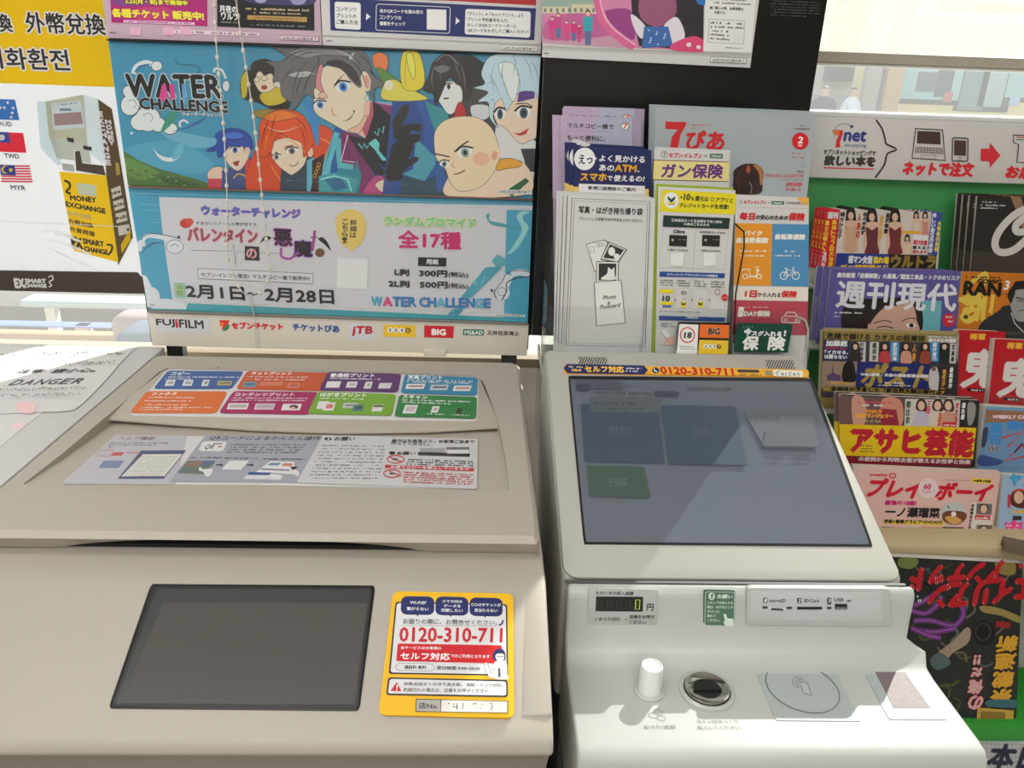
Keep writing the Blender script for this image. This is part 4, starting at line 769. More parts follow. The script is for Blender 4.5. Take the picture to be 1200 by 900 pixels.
eye(768, 408, 44, 34, (60, 84, 96)); eye(630, 415, 30, 32, (60, 84, 96)); c.line([(720, 360), (780, 355), (820, 375)], 6, ol, 5); c.poly([(705, 528), (745, 530), (800, 498), (780, 536), (745, 545)], (180, 60, 60))
for q in ([(600, 110), (580, 200), (600, 300)], [(660, 90), (640, 180), (670, 300)], [(540, 250), (580, 230), (600, 250)], [(760, 70), (800, 140), (820, 240)], [(700, 60), (720, 120), (700, 200)], [(560, 360), (590, 330), (600, 400)]): c.line(q, 5, (110, 146, 164), 5, taper=True)
for q in ([(250, 130), (230, 200), (240, 280)], [(300, 90), (280, 170), (290, 240)], [(400, 120), (420, 200), (430, 300)], [(360, 90), (380, 160), (410, 230)]): c.line(q, 5, (120, 116, 122), 5, taper=True)
# bald figure in front, looking up
c.blob([(320, 800), (420, 700), (700, 680), (800, 740), (820, 860), (700, 900), (330, 900)], (226, 196, 172))
face([(245, 600), (250, 520), (300, 460), (390, 432), (500, 440), (580, 500), (620, 600), (625, 690), (590, 760), (520, 840), (400, 870), (340, 820), (310, 740), (260, 680)], (224, 198, 166)); c.ell(598, 650, 34, 44, (224, 198, 166), 10); c.ell(598, 660, 18, 26, (214, 150, 130), 10); c.ell(520, 680, 50, 40, (222, 172, 146))
eye(425, 640, 44, 30, (130, 150, 140), -18); eye(304, 708, 28, 20, (130, 150, 140), 10); c.line([(362, 640), (400, 605), (445, 575)], 8, ol, 5); c.line([(250, 650), (300, 660), (335, 668)], 8, ol, 5); c.line([(360, 770), (395, 762), (425, 745)], 7, (120, 60, 60), 4); c.line([(355, 700), (350, 722), (368, 728)], 5, (180, 130, 110), 4)
c.blob([(608, 745), (625, 690), (680, 675), (750, 695), (745, 725), (680, 735)], (206, 150, 60)); c.poly([(660, 870), (780, 790), (800, 810), (700, 900)], (40, 90, 60)); c.rect(615, 858, 815, 884, (196, 196, 190), sl=.02); c.text('26年2月28日掲示終了', (625, 878), (805, 882), 16, (90, 90, 90), .3)
c.z(); c.done()
# ---- lower half of the wide poster
Q5 = [(150.3, 220), (624.3, 235), (618.3, 377), (173.5, 362.5)]
po = poster('poster', PY, Q5[3], Q5[2], 0, 'white and blue sale poster with dates and prices, lowest on the display board', tl=Q5[0], tr=Q5[1])
c = Ypr(po, PY, 1.22, clip=Q5); bl_ = (66, 150, 184); tq = (64, 158, 172)
c.z(160, 220, 5)
c.poly([(-100, -20), (2600, -20), (2600, 1000), (-100, 1000)], (208, 206, 212)); c.poly([(-100, -20), (2500, 50), (2500, 110), (1200, 82), (-100, 48)], bl_); c.line([(-60, 30), (2400, 104)], 4, (120, 186, 208))
c.poly([(-60, 30), (132, 55), (150, 230), (180, 450), (212, 660), (212, 760), (20, 760)], (70, 156, 190)); c.poly([(-20, 480), (60, 520), (130, 660), (20, 700)], cl); c.ell(80, 640, 58, 60, cl); c.blob([(90, 700), (150, 650), (260, 670), (300, 720), (100, 740)], cl)
c.poly([(300, 676), (2400, 770), (2400, 830), (60, 722), (60, 708), (290, 712)], tq)
c.line([(10, 370), (20, 330), (50, 320)], 40, cl, 5); c.line([(40, 300), (70, 280), (150, 290), (220, 310)], 26, cl, 5); c.ell(225, 345, 50, 40, cl); c.ell(225, 345, 50, 40, ol, w=3); c.line([(30, 290), (90, 268), (180, 280), (260, 300)], 4, ol, 5); c.line([(18, 400), (60, 350), (120, 320), (180, 340)], 7, ol, 5, taper=True); c.line([(200, 345), (225, 330), (250, 345)], 3, ol, 4); c.ell(248, 288, 9, 8, (50, 60, 90))
for y in (95, 130, 165): c.line([(20, y), (130, y+6)], 4, (110, 180, 206)) if y != 165 else c.line([(80, 185), (135, 188), (135, 205), (85, 203)], 4, (110, 180, 206))
c.text('ウォーターチャレンジ', (386, 158), (962, 180), 52, (46, 110, 190), 2.4, (170, 90, 170), 6)
c.ell(290, 208, 36, 28, (200, 60, 56)); c.ell(310, 200, 24, 22, (214, 84, 76)); c.text('すまないスクールの君が恋する', (350, 216), (704, 224), 19, (90, 90, 96), .5)
c.text('バレンタイン', (305, 310), (712, 322), 78, (150, 66, 78), 3.4, (222, 160, 180), 9); c.poly([(635, 340), (720, 345), (722, 428), (635, 424)], (40, 20, 26)); c.text('の', (648, 412), (706, 414), 56, (214, 150, 160), 3)
c.blob([(722, 330), (750, 285), (790, 290), (770, 310), (745, 310)], ol); c.blob([(1065, 300), (1090, 290), (1120, 320), (1140, 368), (1100, 330)], ol)
c.text('悪', (812, 335), (912, 340), 92, (40, 26, 44), 4, (180, 80, 170), 9); c.text('魔', (926, 400), (1030, 404), 92, (40, 26, 44), 4, (160, 110, 200), 9); c.line([(1045, 250), (1040, 300), (1030, 370)], 16, (160, 60, 140)); c.line([(1020, 290), (1060, 290)], 9, (160, 60, 140)); c.ell(1075, 380, 28, 26, (110, 76, 56))
c.line([(850, 350), (850, 400), (900, 415), (940, 380)], 14, (170, 80, 160), 5); c.line([(320, 365), (560, 370), (570, 330), (580, 450), (590, 372), (630, 376)], 3, (120, 120, 124)); c.line([(725, 380), (860, 384)], 3, (120, 120, 124))
c.poly([(358, 470), (1038, 500), (1036, 563), (360, 532)], (90, 90, 94)); c.poly([(361, 473), (1035, 503), (1033, 560), (363, 529)], (212, 210, 216)); c.text('セブン‐イレブン限定!  マルチコピー機で販売中!!', (380, 520), (1018, 545), 26, (60, 60, 64), .8)
c.rq([(220, 555), (286, 558), (286, 646), (228, 642)], (100, 184, 190), .1); c.rq([(228, 562), (278, 565), (278, 638), (234, 635)], (206, 206, 70), .1); c.vtext('期間', (254, 565), (256, 636), 34, (90, 150, 150), 1)
c.text('2月1日', (298, 642), (634, 658), 76, (20, 20, 22), 3.6); c.text('～', (648, 628), (712, 632), 16, (20, 20, 22), 2.4); c.text('2月28日', (756, 664), (1158, 680), 80, (20, 20, 22), 3.6)
c.line([(80, 682), (110, 688)], 4, (90, 90, 90))
c.z(380, 220, 4.615)
c.blob([(60, 200), (75, 145), (140, 116), (205, 140), (228, 215), (200, 300), (160, 332), (148, 352), (138, 330), (90, 300)], (228, 196, 110)); c.vtext('詳細は', (160, 170), (158, 272), 34, (60, 54, 40), 1); c.vtext('こちら!', (116, 168), (112, 300), 30, (60, 54, 40), 1)
c.poly([(72, 378), (238, 386), (232, 548), (68, 540)], (226, 226, 230))
c.text('ランダムブロマイド', (326, 200), (818, 214), 46, (84, 190, 180), 1.6, (214, 220, 120), 8); c.text('全17種', (402, 322), (738, 332), 92, (200, 30, 104), 4.4, (244, 214, 228), 7)
c.poly([(508, 374), (661, 378), (658, 424), (507, 421)], (20, 20, 22)); c.text('用紙', (552, 412), (618, 414), 28, W_, 1.2)
c.text('L判', (382, 472), (458, 476), 36, (24, 24, 26), 2.4); c.text('300円', (514, 478), (664, 482), 34, (24, 24, 26), 2.4); c.text('(税込)', (672, 484), (778, 487), 30, (24, 24, 26), 1)
c.text('2L判', (350, 534), (460, 538), 36, (24, 24, 26), 2.4); c.text('500円', (518, 540), (666, 543), 34, (24, 24, 26), 2.4); c.text('(税込)', (672, 544), (778, 548), 30, (24, 24, 26), 1)
# blue band with the water trail
c.poly([(986, 118), (1140, 122), (1130, 800), (970, 760)], (66, 160, 190)); c.blob([(875, 150), (895, 138), (892, 175), (960, 190), (1050, 215), (1070, 240), (1000, 215), (905, 196)], tq); c.blob([(1040, 160), (1060, 128), (1110, 130), (1075, 150), (1080, 180), (1105, 210), (1085, 260), (1040, 330), (990, 360), (1030, 300), (1065, 240), (1060, 195)], (150, 206, 210), 5)
c.poly([(905, 395), (935, 360), (990, 385), (975, 420), (930, 425)], (90, 170, 180)); c.poly([(870, 430), (930, 425), (960, 430), (800, 590), (760, 600), (740, 590), (830, 480)], (70, 160, 180)); c.blob([(660, 700), (690, 660), (750, 650), (730, 680), (680, 710)], (70, 150, 180)); c.ell(815, 510, 9, 16, (120, 190, 200)); c.line([(870, 480), (850, 520)], 7, (120, 190, 200))
c.line([(1000, 470), (980, 520), (960, 540)], 46, cl, 5); c.line([(1010, 465), (1060, 455), (1110, 470)], 34, cl, 5); c.ell(965, 565, 38, 40, cl); c.line([(1110, 480), (1050, 485), (990, 510), (985, 560), (960, 605)], 6, ol, 5); c.line([(1120, 460), (1060, 445), (990, 460), (960, 510), (920, 560), (930, 595)], 4, ol, 5); c.ell(960, 560, 22, 22, ol, w=3); c.ell(906, 553, 8, 8, (50, 90, 140))
x = 258
for t, col, wd in zip('WATER CHALLENGE', ['#']*15, [62, 52, 46, 40, 44, 14, 46, 46, 50, 36, 36, 40, 46, 48, 38]):
    col = {0: (70, 160, 190), 1: (206, 50, 110), 13: (200, 60, 140), 14: (90, 180, 200), 7: (90, 180, 200), 11: (80, 170, 200)}.get(int((x-258)//47), (50, 120, 180))
    if t != ' ': c.text(t, (x, 636+(x-258)*.016), (x+wd*.9, 636+(x-258)*.016+.8), 48, col, 3.4)
    x += wd
c.poly([(915, 678), (1086, 684), (1084, 696), (914, 692)], W_); c.text('26年2月28日掲示終了', (925, 691), (1076, 694), 10, (110, 110, 110), .3); c.z(); c.done()
# rails and clear sleeves that hold the posters
def rail(name, a, b, h, m, Y0=1.1535, Y1=1.168, par=DB):
    A, B = onY(*a, 1.157), onY(*b, 1.157)
    bm = bmesh.new(); addbox(bm, 0, B[0]-A[0], Y0, Y1, -h/2, h/2)
    for v in bm.verts: v.co.x, v.co.z = A[0]+v.co.x, A[2]+(B[2]-A[2])*v.co.x/(B[0]-A[0])+v.co.z
    return fin(bm, name, m, par, .0004)
M['brail'] = mat('brown_rail', (120, 92, 82), .4); M['grail'] = mat('grey_rail', (128, 128, 124), .35)
rail('poster_rail', (151, 218.6), (624.5, 233.8), .0022, M['brail']); rail('poster_rail', (174, 364.4), (618.5, 379), .0026, M['grail']); rail('poster_rail', (126, 46.8), (634, 63.9), .002, M['blackp'])
for k, (a, b) in enumerate((((127, 56), (633, 76)), ((148, 204), (625, 222)), ((151, 229), (624, 245)), ((171, 352), (619, 368)))):
    rail('sleeve_edge', a, b, .0009, M['acrylic'], 1.1565, 1.158)
q = [(127, 51), (633, 67), (624, 231), (150.5, 216)]; slab('clear_sleeve', M['acrylic'], [onY(x, y, 1.1565) for x, y in q], (0, -1, 0), .0005, DB)
q = [(151, 222), (624, 237), (618.5, 376), (173.5, 361.5)]; slab('clear_sleeve', M['acrylic'], [onY(x, y, 1.1565) for x, y in q], (0, -1, 0), .0005, DB)

# ================================================================== blind chain hanging in front of the posters
ch = empty('bead_chain', (-.32, 1.13, 1.1), 'white beaded blind chain hanging in front of the left posters', 'chain')
SP = {0: [(251, -6), (254, 60), (262, 150), (266, 230), (266, 290), (272, 320), (284, 342), (292, 346)], 1: [(276, -6), (282, 40), (296, 130), (306, 220), (313, 290), (316, 320), (306, 342), (298, 347)]}
beadme = None
for s in (0, 1):
    pts = spline(SP[s], 10, False); P = [onY(x, y, 1.128) for x, y in pts]; tube('cord', M['bead'], P, .0008, ch, 6)
    L = np.cumsum([0]+[np.linalg.norm(b-a) for a, b in zip(P, P[1:])]); d = .004 if s else .012
    while d < L[-1]-.004:
        i = int(np.searchsorted(L, d))-1; i = max(0, min(i, len(P)-2)); t = (d-L[i])/(L[i+1]-L[i]); p = P[i]+(P[i+1]-P[i])*t
        if beadme is None:
            bm = bmesh.new(); bmesh.ops.create_uvsphere(bm, u_segments=10, v_segments=6, radius=1)
            for v in bm.verts: v.co.x *= .0025; v.co.y *= .0025; v.co.z *= .0036
            o = fin(bm, 'bead', M['bead'], ch, smooth=80); beadme = o.data
            for v in beadme.vertices: v.co += Vector(ORG[ch])
        else: o = bpy.data.objects.new('bead', beadme); COL.objects.link(o); o.parent = ch
        o.location = Vector(p)-Vector(ORG[ch]); d += .0205
tube('clear_weight_tube', M['tube'], [onY(293, 345, 1.128), onY(300, 375, 1.128), onY(303, 409, 1.128)], .0034, ch, 12)
tube('weight_cord', M['bead'], [onY(292, 346, 1.128), onY(300, 380, 1.128), onY(303, 405, 1.128)], .0006, ch, 6)

# ================================================================== kiosk back board and its poster
BY = 1.130
BX0, BX1 = onY(635.5, 120, BY)[0], onY(959, 68, BY)[0]
KB = empty('kiosk_back_board', ((BX0+BX1)/2, BY, 0), 'plain black back board rising behind the leaflets of the kiosk', 'board')
bb = box('panel', M['black'], BX0, BX1, BY, BY+.018, 1.14, 2.15, KB, .0012)
for x in (BX0+.10, BX1-.06): box('leg', M['blackp'], x, x+.02, BY+.002, BY+.016, 0, 1.14, KB)
c = Ypr(bb, BY, 1.0); c.z(630, 0, 3.53)
for i in range(6): c.micro((965, 6+i*11.5), (1172-(60 if i == 5 else 0), 13+i*11.5), 5, (96, 96, 98), i)
c.z(); c.done()
Q6 = [(636, -150), (894, -150), (878.5, 79.3), (633, 66.5)]
po = poster('poster', BY-.006, (635, 67), (879, 79.5), 1.70, 'pink holiday poster pinned high on the black kiosk board', group='posters on the kiosk board')
c = Ypr(po, BY-.006, 1.2, clip=[(636, -100), (893, -100), (879, 79), (635, 66.5)]); c.z(630, 0, 3.53)
c.poly([(18, -300), (700, -300), (682, 212), (18, 178)], (206, 130, 170)); c.poly([(18, 120), (300, 140), (360, 200), (18, 178)], (196, 150, 172)); c.poly([(18, -200), (250, -200), (252, 60), (18, 50)], (150, 170, 160)); c.rect(18, 28, 130, 55, (206, 200, 170)); c.rect(140, 18, 250, 58, (206, 196, 168))
for i in range(9): c.rect(26+i*25, 34, 36+i*25, 50, (120, 120, 110))
c.blob([(60, 70), (250, 60), (330, 130), (200, 160), (30, 160)], (190, 96, 150)); c.blob([(250, 60), (380, 40), (400, 160), (320, 140)], (150, 60, 130))
for i, (x, y, s, a) in enumerate(((60, 120, 1, (206, 60, 130)), (85, 110, 1.1, (196, 70, 140)), (120, 130, .9, (220, 70, 130)), (150, 130, .9, (206, 50, 120)), (172, 140, .8, (196, 60, 110)), (208, 120, 1.5, (56, 160, 176)))):
    c.ell(x, y-45*s, 7*s, 8*s, (90, 60, 50)); c.ell(x, y-42*s, 6*s, 6*s, (226, 186, 166)); c.poly([(x-14*s, y-34*s), (x+14*s, y-34*s), (x+12*s, y+8*s), (x-12*s, y+8*s)], a); c.poly([(x-9*s, y+6*s), (x+9*s, y+6*s), (x+8*s, y+44*s), (x-8*s, y+44*s)], (90, 110, 150) if i % 2 else (200, 80, 130))
# dark evening scene with a ribboned pink gate (plain stand-in shapes)
c.poly([(370, -300), (690, -300), (685, 190), (560, 200), (420, 190), (390, 60)], (40, 34, 44)); c.line([(240, -60), (262, 60), (310, 130), (400, 196)], 36, (214, 100, 150), 6); c.line([(250, -60), (272, 55), (318, 122), (405, 186)], 8, (240, 170, 200), 6)
c.blob([(420, 0), (480, -60), (560, -30), (570, 60), (500, 110), (430, 80)], (150, 84, 120), 6); c.blob([(385, 60), (420, 80), (450, 120), (430, 160), (400, 120)], (222, 216, 226)); c.blob([(520, 110), (570, 70), (600, 110), (606, 160), (560, 190), (540, 150)], (222, 216, 226)); c.poly([(440, 110), (540, 110), (560, 190), (430, 200)], (60, 104, 170)); c.blob([(560, 180), (640, 150), (690, 170), (686, 215), (560, 208)], (214, 70, 120))
for i in range(10): c.ell(460+(i*31 % 90), 125+(i*17 % 60), 4, 3, (190, 210, 236))
c.ell(625, 185, 10, 9, W_); c.ell(665, 195, 9, 8, W_); c.ell(680, 0, 24, 22, (40, 110, 190))
c.poly([(706, -300), (930, -300), (918, 0), (884, 218), (684, 212)], W_)
c.text('■ご購入の際、会員登録は', (712, 38), (850, 44), 12, (70, 66, 66), .5); c.text('不要です。', (730, 58), (776, 60), 12, (70, 66, 66), .5); c.micro((722, -2), (860, 6), 10, (110, 106, 106)); c.micro((722, 14), (880, 22), 8, (110, 106, 106))
c.poly([(708, 78), (858, 86), (852, 184), (704, 176)], (150, 150, 150)); c.poly([(710, 80), (856, 88), (850, 182), (706, 174)], W_)
for i in range(5): c.micro((714, 98+i*16), (852-(60 if i > 1 else 0), 104+i*16), 9, (80, 76, 76), i)
c.rect(806, 128, 846, 172, (222, 222, 222), sl=.04); c.micro((762, 198), (848, 203), 5, (120, 120, 120)); c.line([(14, 192), (884, 226)], 3, (170, 168, 168)); c.line([(14, 200), (882, 234)], 2, (190, 188, 188)); c.micro((24, 222), (46, 223), 6, (80, 80, 80))
c.poly([(714, 234), (864, 240), (862, 264), (712, 257)], (110, 110, 110)); c.poly([(716, 236), (862, 242), (860, 262), (714, 255)], (222, 220, 220)); c.text('26年2月28日掲示終了', (722, 254), (854, 260), 13, (90, 90, 90), .3); c.z(); c.done()

# ================================================================== leaflets in the clear rack behind the kiosk
ZB = 1.135
rk = empty('leaflet_rack', (.26, 1.05, 0), 'clear acrylic leaflet rack standing behind the kiosk screen', 'rack')
box('back_plate', M['acrylic'], .088, .437, 1.118, 1.121, 1.0, 1.36, rk)
for x in (.0865, .4385): box('side_plate', M['acrylic'], x-.0012, x+.0012, .99, 1.12, 1.0, 1.245, rk, .0005)
box('base_plate', M['steel'], .085, .440, .99, 1.12, 1.118, 1.130, rk)
box('support', M['blackp'], .15, .35, 1.09, 1.118, 0, 1.118, rk)
for y, z in ((1.085, 1.36), (1.030, 1.30)): box('divider', M['acrylic'], .0885, .4365, y-.001, y+.001, 1.13, z, rk)
box('front_lip', M['acrylic'], .0885, .4275, .9915, .9935, 1.13, 1.225, rk, .0005)
box('front_divider', M['acrylic'], .2135, .2155, .994, 1.028, 1.13, 1.25, rk); box('front_divider', M['acrylic'], .325, .327, .994, 1.028, 1.13, 1.25, rk)
p = onY(873, 290, .99); tube('edge_trim', M['blackp'], [onY(861, 262, .99), onY(872, 272, .99), onY(872, 290, .99), onY(862, 345, .99), onY(860, 402, .99)], .0011, rk, 6)
p = [onY(x, y, 1.0) for x, y in ((937, 372), (944, 376), (947, 386), (945, 412))]; tube('edge_trim', M['steel'], p, .0016, rk, 6)
def leaflet(Y, q, m, label, grp, t=.0007, cat='leaflet', name='leaflet', zb=ZB):
    return tag(sheetY(name, Y, q, m, t, None, zb), label, cat, grp)
def stackup(o, offs, labels):
    for d, l in zip(offs, labels): copy_tree(o, d, l)
# purple multi-copy leaflets (back row, left)
PL = mat('lilac_leaflet', (176, 160, 184), .4); y0 = 1.072
o = leaflet(y0, [(656.5, 136), (752, 139.5), (749, 230), (657, 230)], PL, 'lilac copier leaflet in front of its pile, top left of the leaflet rack', 'lilac copier leaflets')
c = Ypr(o, y0, 1.25); c.z(640, 110, 6.923); c.poly([(115, 180), (700, 200), (690, 860), (115, 860)], (180, 160, 184)); c.poly([(400, 190), (700, 200), (690, 860), (300, 860)], (168, 168, 190))
c.text('マルチコピー機で', (172, 275), (545, 288), 40, (44, 42, 50), 1.4); c.text('もっと便利に。', (170, 374), (478, 386), 42, (44, 42, 50), 1.4); c.line([(165, 300), (540, 310)], 2, (120, 110, 130))
def mark7(x, y, r):
    c.ell(x, y, r, r, (40, 110, 70)); c.ell(x, y, r*.84, r*.84, W_); c.text('7', (x-r*.5, y+r*.6), (x+r*.5, y+r*.6), r*1.2, (210, 70, 40), 2)
mark7(640, 262, 34); c.z(); c.done()
stackup(o, [(-.010, .004, .001), (.003, .008, .010), (.005, .012, .012)], ['lilac copier leaflet peeking out furthest left of its pile', 'lilac copier leaflet second tallest in its pile at the rack left', 'lilac copier leaflet rearmost and tallest in its pile at the rack left'])
# event magazine (back row, right)
y0 = 1.066; GB = mat('grey_blue_cover', (176, 186, 192), .28)
o = leaflet(y0, [(767.5, 127.5), (956.5, 135.5), (945, 235), (765, 235)], GB, 'front copy of the grey-blue event magazine with a red number seven', 'grey-blue event magazines', .0014, 'magazine', 'magazine')
c = Ypr(o, y0, 1.25, m=INKG); c.z(760, 120, 6); rd_ = (196, 40, 44)
c.poly([(118, 134), (264, 138), (262, 160), (225, 225), (205, 320), (150, 320), (165, 240), (205, 190), (118, 186)], rd_); c.micro((276, 162), (440, 166), 12, (190, 120, 124)); c.micro((276, 183), (376, 185), 11, (190, 120, 124))
c.text('ぴあ', (258, 330), (524, 338), 130, rd_, 6.5); c.micro((1062, 166), (1104, 168), 9, (110, 70, 74)); c.micro((1030, 188), (1128, 192), 10, (110, 70, 74))
c.ell(1066, 272, 59, 60, (206, 32, 40)); c.text('2', (1048, 286), (1082, 287), 44, W_, 2.4); c.text('2026', (1050, 308), (1078, 309), 12, W_, .8); c.micro((1010, 362), (1098, 365), 13, (196, 90, 94)); c.micro((1008, 388), (1092, 391), 10, (196, 90, 94)); c.micro((1056, 455), (1098, 457), 7, (130, 130, 134))
c.text('Reol', (1044, 492), (1090, 494), 16, (120, 90, 94), .6); c.text('THE ORAL CIGARETTES', (818, 524), (1088, 528), 22, (200, 96, 100), .6); c.text('ハンブレッダーズ', (920, 552), (1088, 556), 16, (150, 120, 124), .4); c.text('EPEWER', (968, 588), (1078, 590), 24, (206, 66, 66), 1.2); c.text('五十嵐ハル', (960, 620), (1070, 624), 22, (206, 76, 70), .6)
c.blob([(596, 540), (600, 480), (650, 440), (710, 430), (770, 440), (805, 490), (800, 560), (780, 640), (600, 640), (592, 600)], (52, 34, 34), 6); c.blob([(735, 440), (775, 445), (802, 500), (800, 560), (785, 580), (775, 500), (750, 460)], (176, 112, 64), 6); c.ell(700, 470, 14, 26, (170, 84, 60)); c.line([(640, 480), (620, 560), (640, 620)], 5, (110, 50, 36), 5); c.line([(710, 560), (725, 600), (715, 640)], 4, (150, 150, 160), 4); c.z(); c.done()
stackup(o, [(-.0025, .003, .002), (-.0045, .006, .0035), (-.006, .009, .005)], ['second copy of the grey-blue event magazine', 'third copy of the grey-blue event magazine', 'rearmost copy of the grey-blue event magazine'])
# navy phone-banking leaflets
y0 = 1.036; NV = mat('navy_leaflet', (34, 42, 98), .35)
o = leaflet(y0, [(671.5, 171), (763.5, 176), (762, 260), (672, 260)], NV, 'front navy leaflet with a white speech balloon, left half of the rack', 'navy phone-banking leaflets')
c = Ypr(o, y0, 1.2); c.z(640, 110, 6.923)
c.ell(312, 527, 86, 92, W_); c.poly([(390, 500), (412, 528), (388, 540)], W_); c.ell(318, 412, 40, 14, (206, 206, 206)); c.text('えっ', (262, 568), (374, 566), 72, nv, 2.4)
c.text('よく見かける', (430, 548), (798, 560), 52, W_, 2); c.text('あの', (430, 622), (548, 626), 50, W_, 2); c.text('ATM', (556, 628), (728, 634), 54, (244, 160, 30), 3.4); c.text('、', (738, 634), (756, 635), 14, W_, 1)
c.text('スマホ', (278, 702), (486, 706), 60, (244, 170, 40), 3.6); c.text('で', (496, 702), (536, 702), 36, W_, 1.6); c.text('使えるの?', (546, 708), (796, 714), 50, W_, 2)
c.poly([(264, 728), (800, 746), (800, 900), (262, 900)], (226, 224, 226)); c.text('新規口座開設のご案内', (340, 776), (722, 792), 30, (50, 50, 54), 1.4); c.poly([(800, 770), (832, 772), (832, 900), (800, 900)], (236, 196, 110)); c.poly([(215, 752), (262, 752), (262, 900), (215, 900)], (236, 196, 110)); c.z(); c.done()
stackup(o, [(-.0055, .003, .0015), (-.0085, .006, .003), (-.010, .009, .0035)], ['second navy leaflet, showing an edge of its white balloon', 'third navy leaflet in the pile behind the white bags', 'rearmost navy leaflet in the pile behind the white bags'])
# cancer insurance leaflets
y0 = 1.034; CR = mat('cream_leaflet', (214, 206, 176), .4)
o = leaflet(y0, [(767, 174.5), (855, 178.5), (853, 245), (766, 245)], M['paper'], 'front cream and white insurance leaflet with large purple characters', 'purple-lettered insurance leaflets')
c = Ypr(o, y0, 1.22); c.z(760, 120, 6)
c.poly([(38, 405), (566, 420), (560, 560), (32, 540)], (222, 208, 140)); c.poly([(38, 402), (566, 416), (566, 422), (38, 408)], (110, 60, 90)); c.poly([(32, 540), (558, 554), (558, 559), (32, 545)], (110, 60, 90)); 
c.ell(112, 366, 22, 22, (90, 120, 100), w=4); c.text('7', (104, 378), (120, 378), 24, (120, 90, 80), 1.4); c.text('セブン-イレブン', (142, 384), (372, 392), 32, (196, 34, 60), 2); c.text('×', (390, 384), (412, 385), 18, (120, 120, 120), .6); c.poly([(432, 360), (522, 362), (520, 394), (430, 390)], (30, 96, 80)); c.text('MS&AD', (442, 384), (512, 386), 14, W_, .6)
c.text('ガン保険', (88, 528), (516, 534), 96, (100, 44, 124), 4); c.z(); c.done()
stackup(o, [(.0015, .004, .001), (.0035, .008, .002)], ['second insurance leaflet with large purple characters', 'rearmost insurance leaflet with large purple characters'])
# white photo bags (front row, left)
y0 = 1.004
o = leaflet(y0, [(666, 227.5), (768, 232), (763, 412), (661, 407)], M['paper'], 'front white paper photo bag printed with a line drawing', 'white photo bags', .001, 'paper bag', 'paper_bag', 1.14)
c = Ypr(o, y0, 1.2); c.z(600, 160, 3.462); lk = (60, 60, 62)
c.line([(243, 250), (560, 264), (540, 852), (218, 846)], 2.6, lk, closed=True); c.line([(253, 261), (550, 274), (531, 843), (228, 837)], 1.6, lk, closed=True)
c.text('写真・はがき持ち帰り袋', (270, 310), (528, 320), 28, (54, 54, 56), .9); c.text('プリントした写真やはがきをお入れください。', (272, 339), (528, 348), 13, (84, 84, 86), .3)
c.poly([(300, 436), (376, 418), (392, 430), (385, 545), (334, 548)], lk); c.poly([(303, 438), (374, 421), (388, 432), (382, 543), (336, 545)], (224, 222, 220)); c.rect(314, 446, 330, 470, lk, vs=.2, w=2); [c.rect(342+i*12, 434-i*2, 351+i*12, 448-i*2, lk, w=1.8) for i in range(3)]
c.poly([(390, 425), (467, 458), (430, 512), (358, 500)], lk); c.poly([(394, 430), (461, 459), (428, 507), (363, 496)], (224, 222, 220)); c.poly([(397, 436), (454, 460), (426, 498), (370, 492)], (50, 50, 52)); c.ell(404, 466, 14, 18, (224, 222, 220)); c.ell(424, 486, 12, 12, (224, 222, 220))
c.poly([(342, 505), (433, 506), (431, 588), (341, 588)], lk); c.poly([(345, 508), (430, 509), (428, 588), (344, 588)], (224, 222, 220)); c.poly([(352, 514), (423, 515), (421, 584), (351, 584)], (50, 50, 52)); c.blob([(360, 578), (385, 556), (390, 530), (404, 540), (414, 530), (416, 560), (418, 580)], (224, 222, 220))
c.line([(333, 592), (442, 582), (460, 756), (342, 768)], 2.6, lk, closed=True); c.poly([(336, 594), (440, 585), (457, 754), (344, 765)], (224, 222, 220)); c.text('Photo', (368, 662), (420, 656), 16, lk, .6, italic=.2); c.text('&', (386, 682), (398, 680), 12, lk, .5); c.text('Postcard', (356, 700), (436, 690), 16, lk, .6, italic=.2); c.z(); c.done()
stackup(o, [(-.0055, .004, .001), (-.010, .008, .0015), (-.0135, .012, .002)], ['second white photo bag in the front left pocket', 'third white photo bag in the front left pocket', 'rearmost white photo bag, its left edge showing furthest'])
# yellow credit-card leaflet (front row, middle)
y0 = 1.004
o = leaflet(y0, [(771.5, 218.5), (862, 223), (849, 412), (768, 408)], M['paper'], 'tall white leaflet with a yellow top and two black bank cards', 'yellow-topped card leaflets', .0007, zb=1.14)
c = Ypr(o, y0, 1.22); c.z(760, 220, 4.615); yy = (222, 206, 30); gk = (26, 50, 44)
c.poly([(72, 10), (474, 32), (468, 146), (60, 128)], yy); c.poly([(250, 133), (276, 134), (263, 146)], yy); c.ell(123, 68, 40, 44, W_); c.poly([(104, 44), (123, 62), (143, 45), (143, 62), (123, 82), (104, 62)], (30, 60, 60)); c.poly([(104, 70), (123, 84), (143, 70), (143, 90), (104, 90)], yy); c.line([(104, 90), (143, 90)], 3, (30, 60, 60))
c.text('10', (190, 66), (222, 68), 34, (50, 60, 30), 2.2); c.text('+', (170, 58), (182, 58), 14, (50, 60, 30), 1); c.text('%', (226, 68), (246, 69), 20, (50, 60, 30), .8); c.text('還元は', (250, 70), (322, 74), 26, (60, 66, 30), 1); c.ell(344, 62, 9, 9, (60, 66, 30), w=3); c.text('アプリと', (362, 76), (454, 80), 24, (60, 66, 30), 1); c.text('クレジットカードを用意!', (166, 106), (430, 116), 25, (60, 66, 30), 1.2)
c.poly([(80, 148), (440, 164), (434, 222), (76, 210)], gk); c.text('三井住友カードをお持ちでない方は', (122, 182), (396, 192), 15, W_, .5); c.text('入会はこちらから', (188, 202), (326, 208), 15, W_, .5)
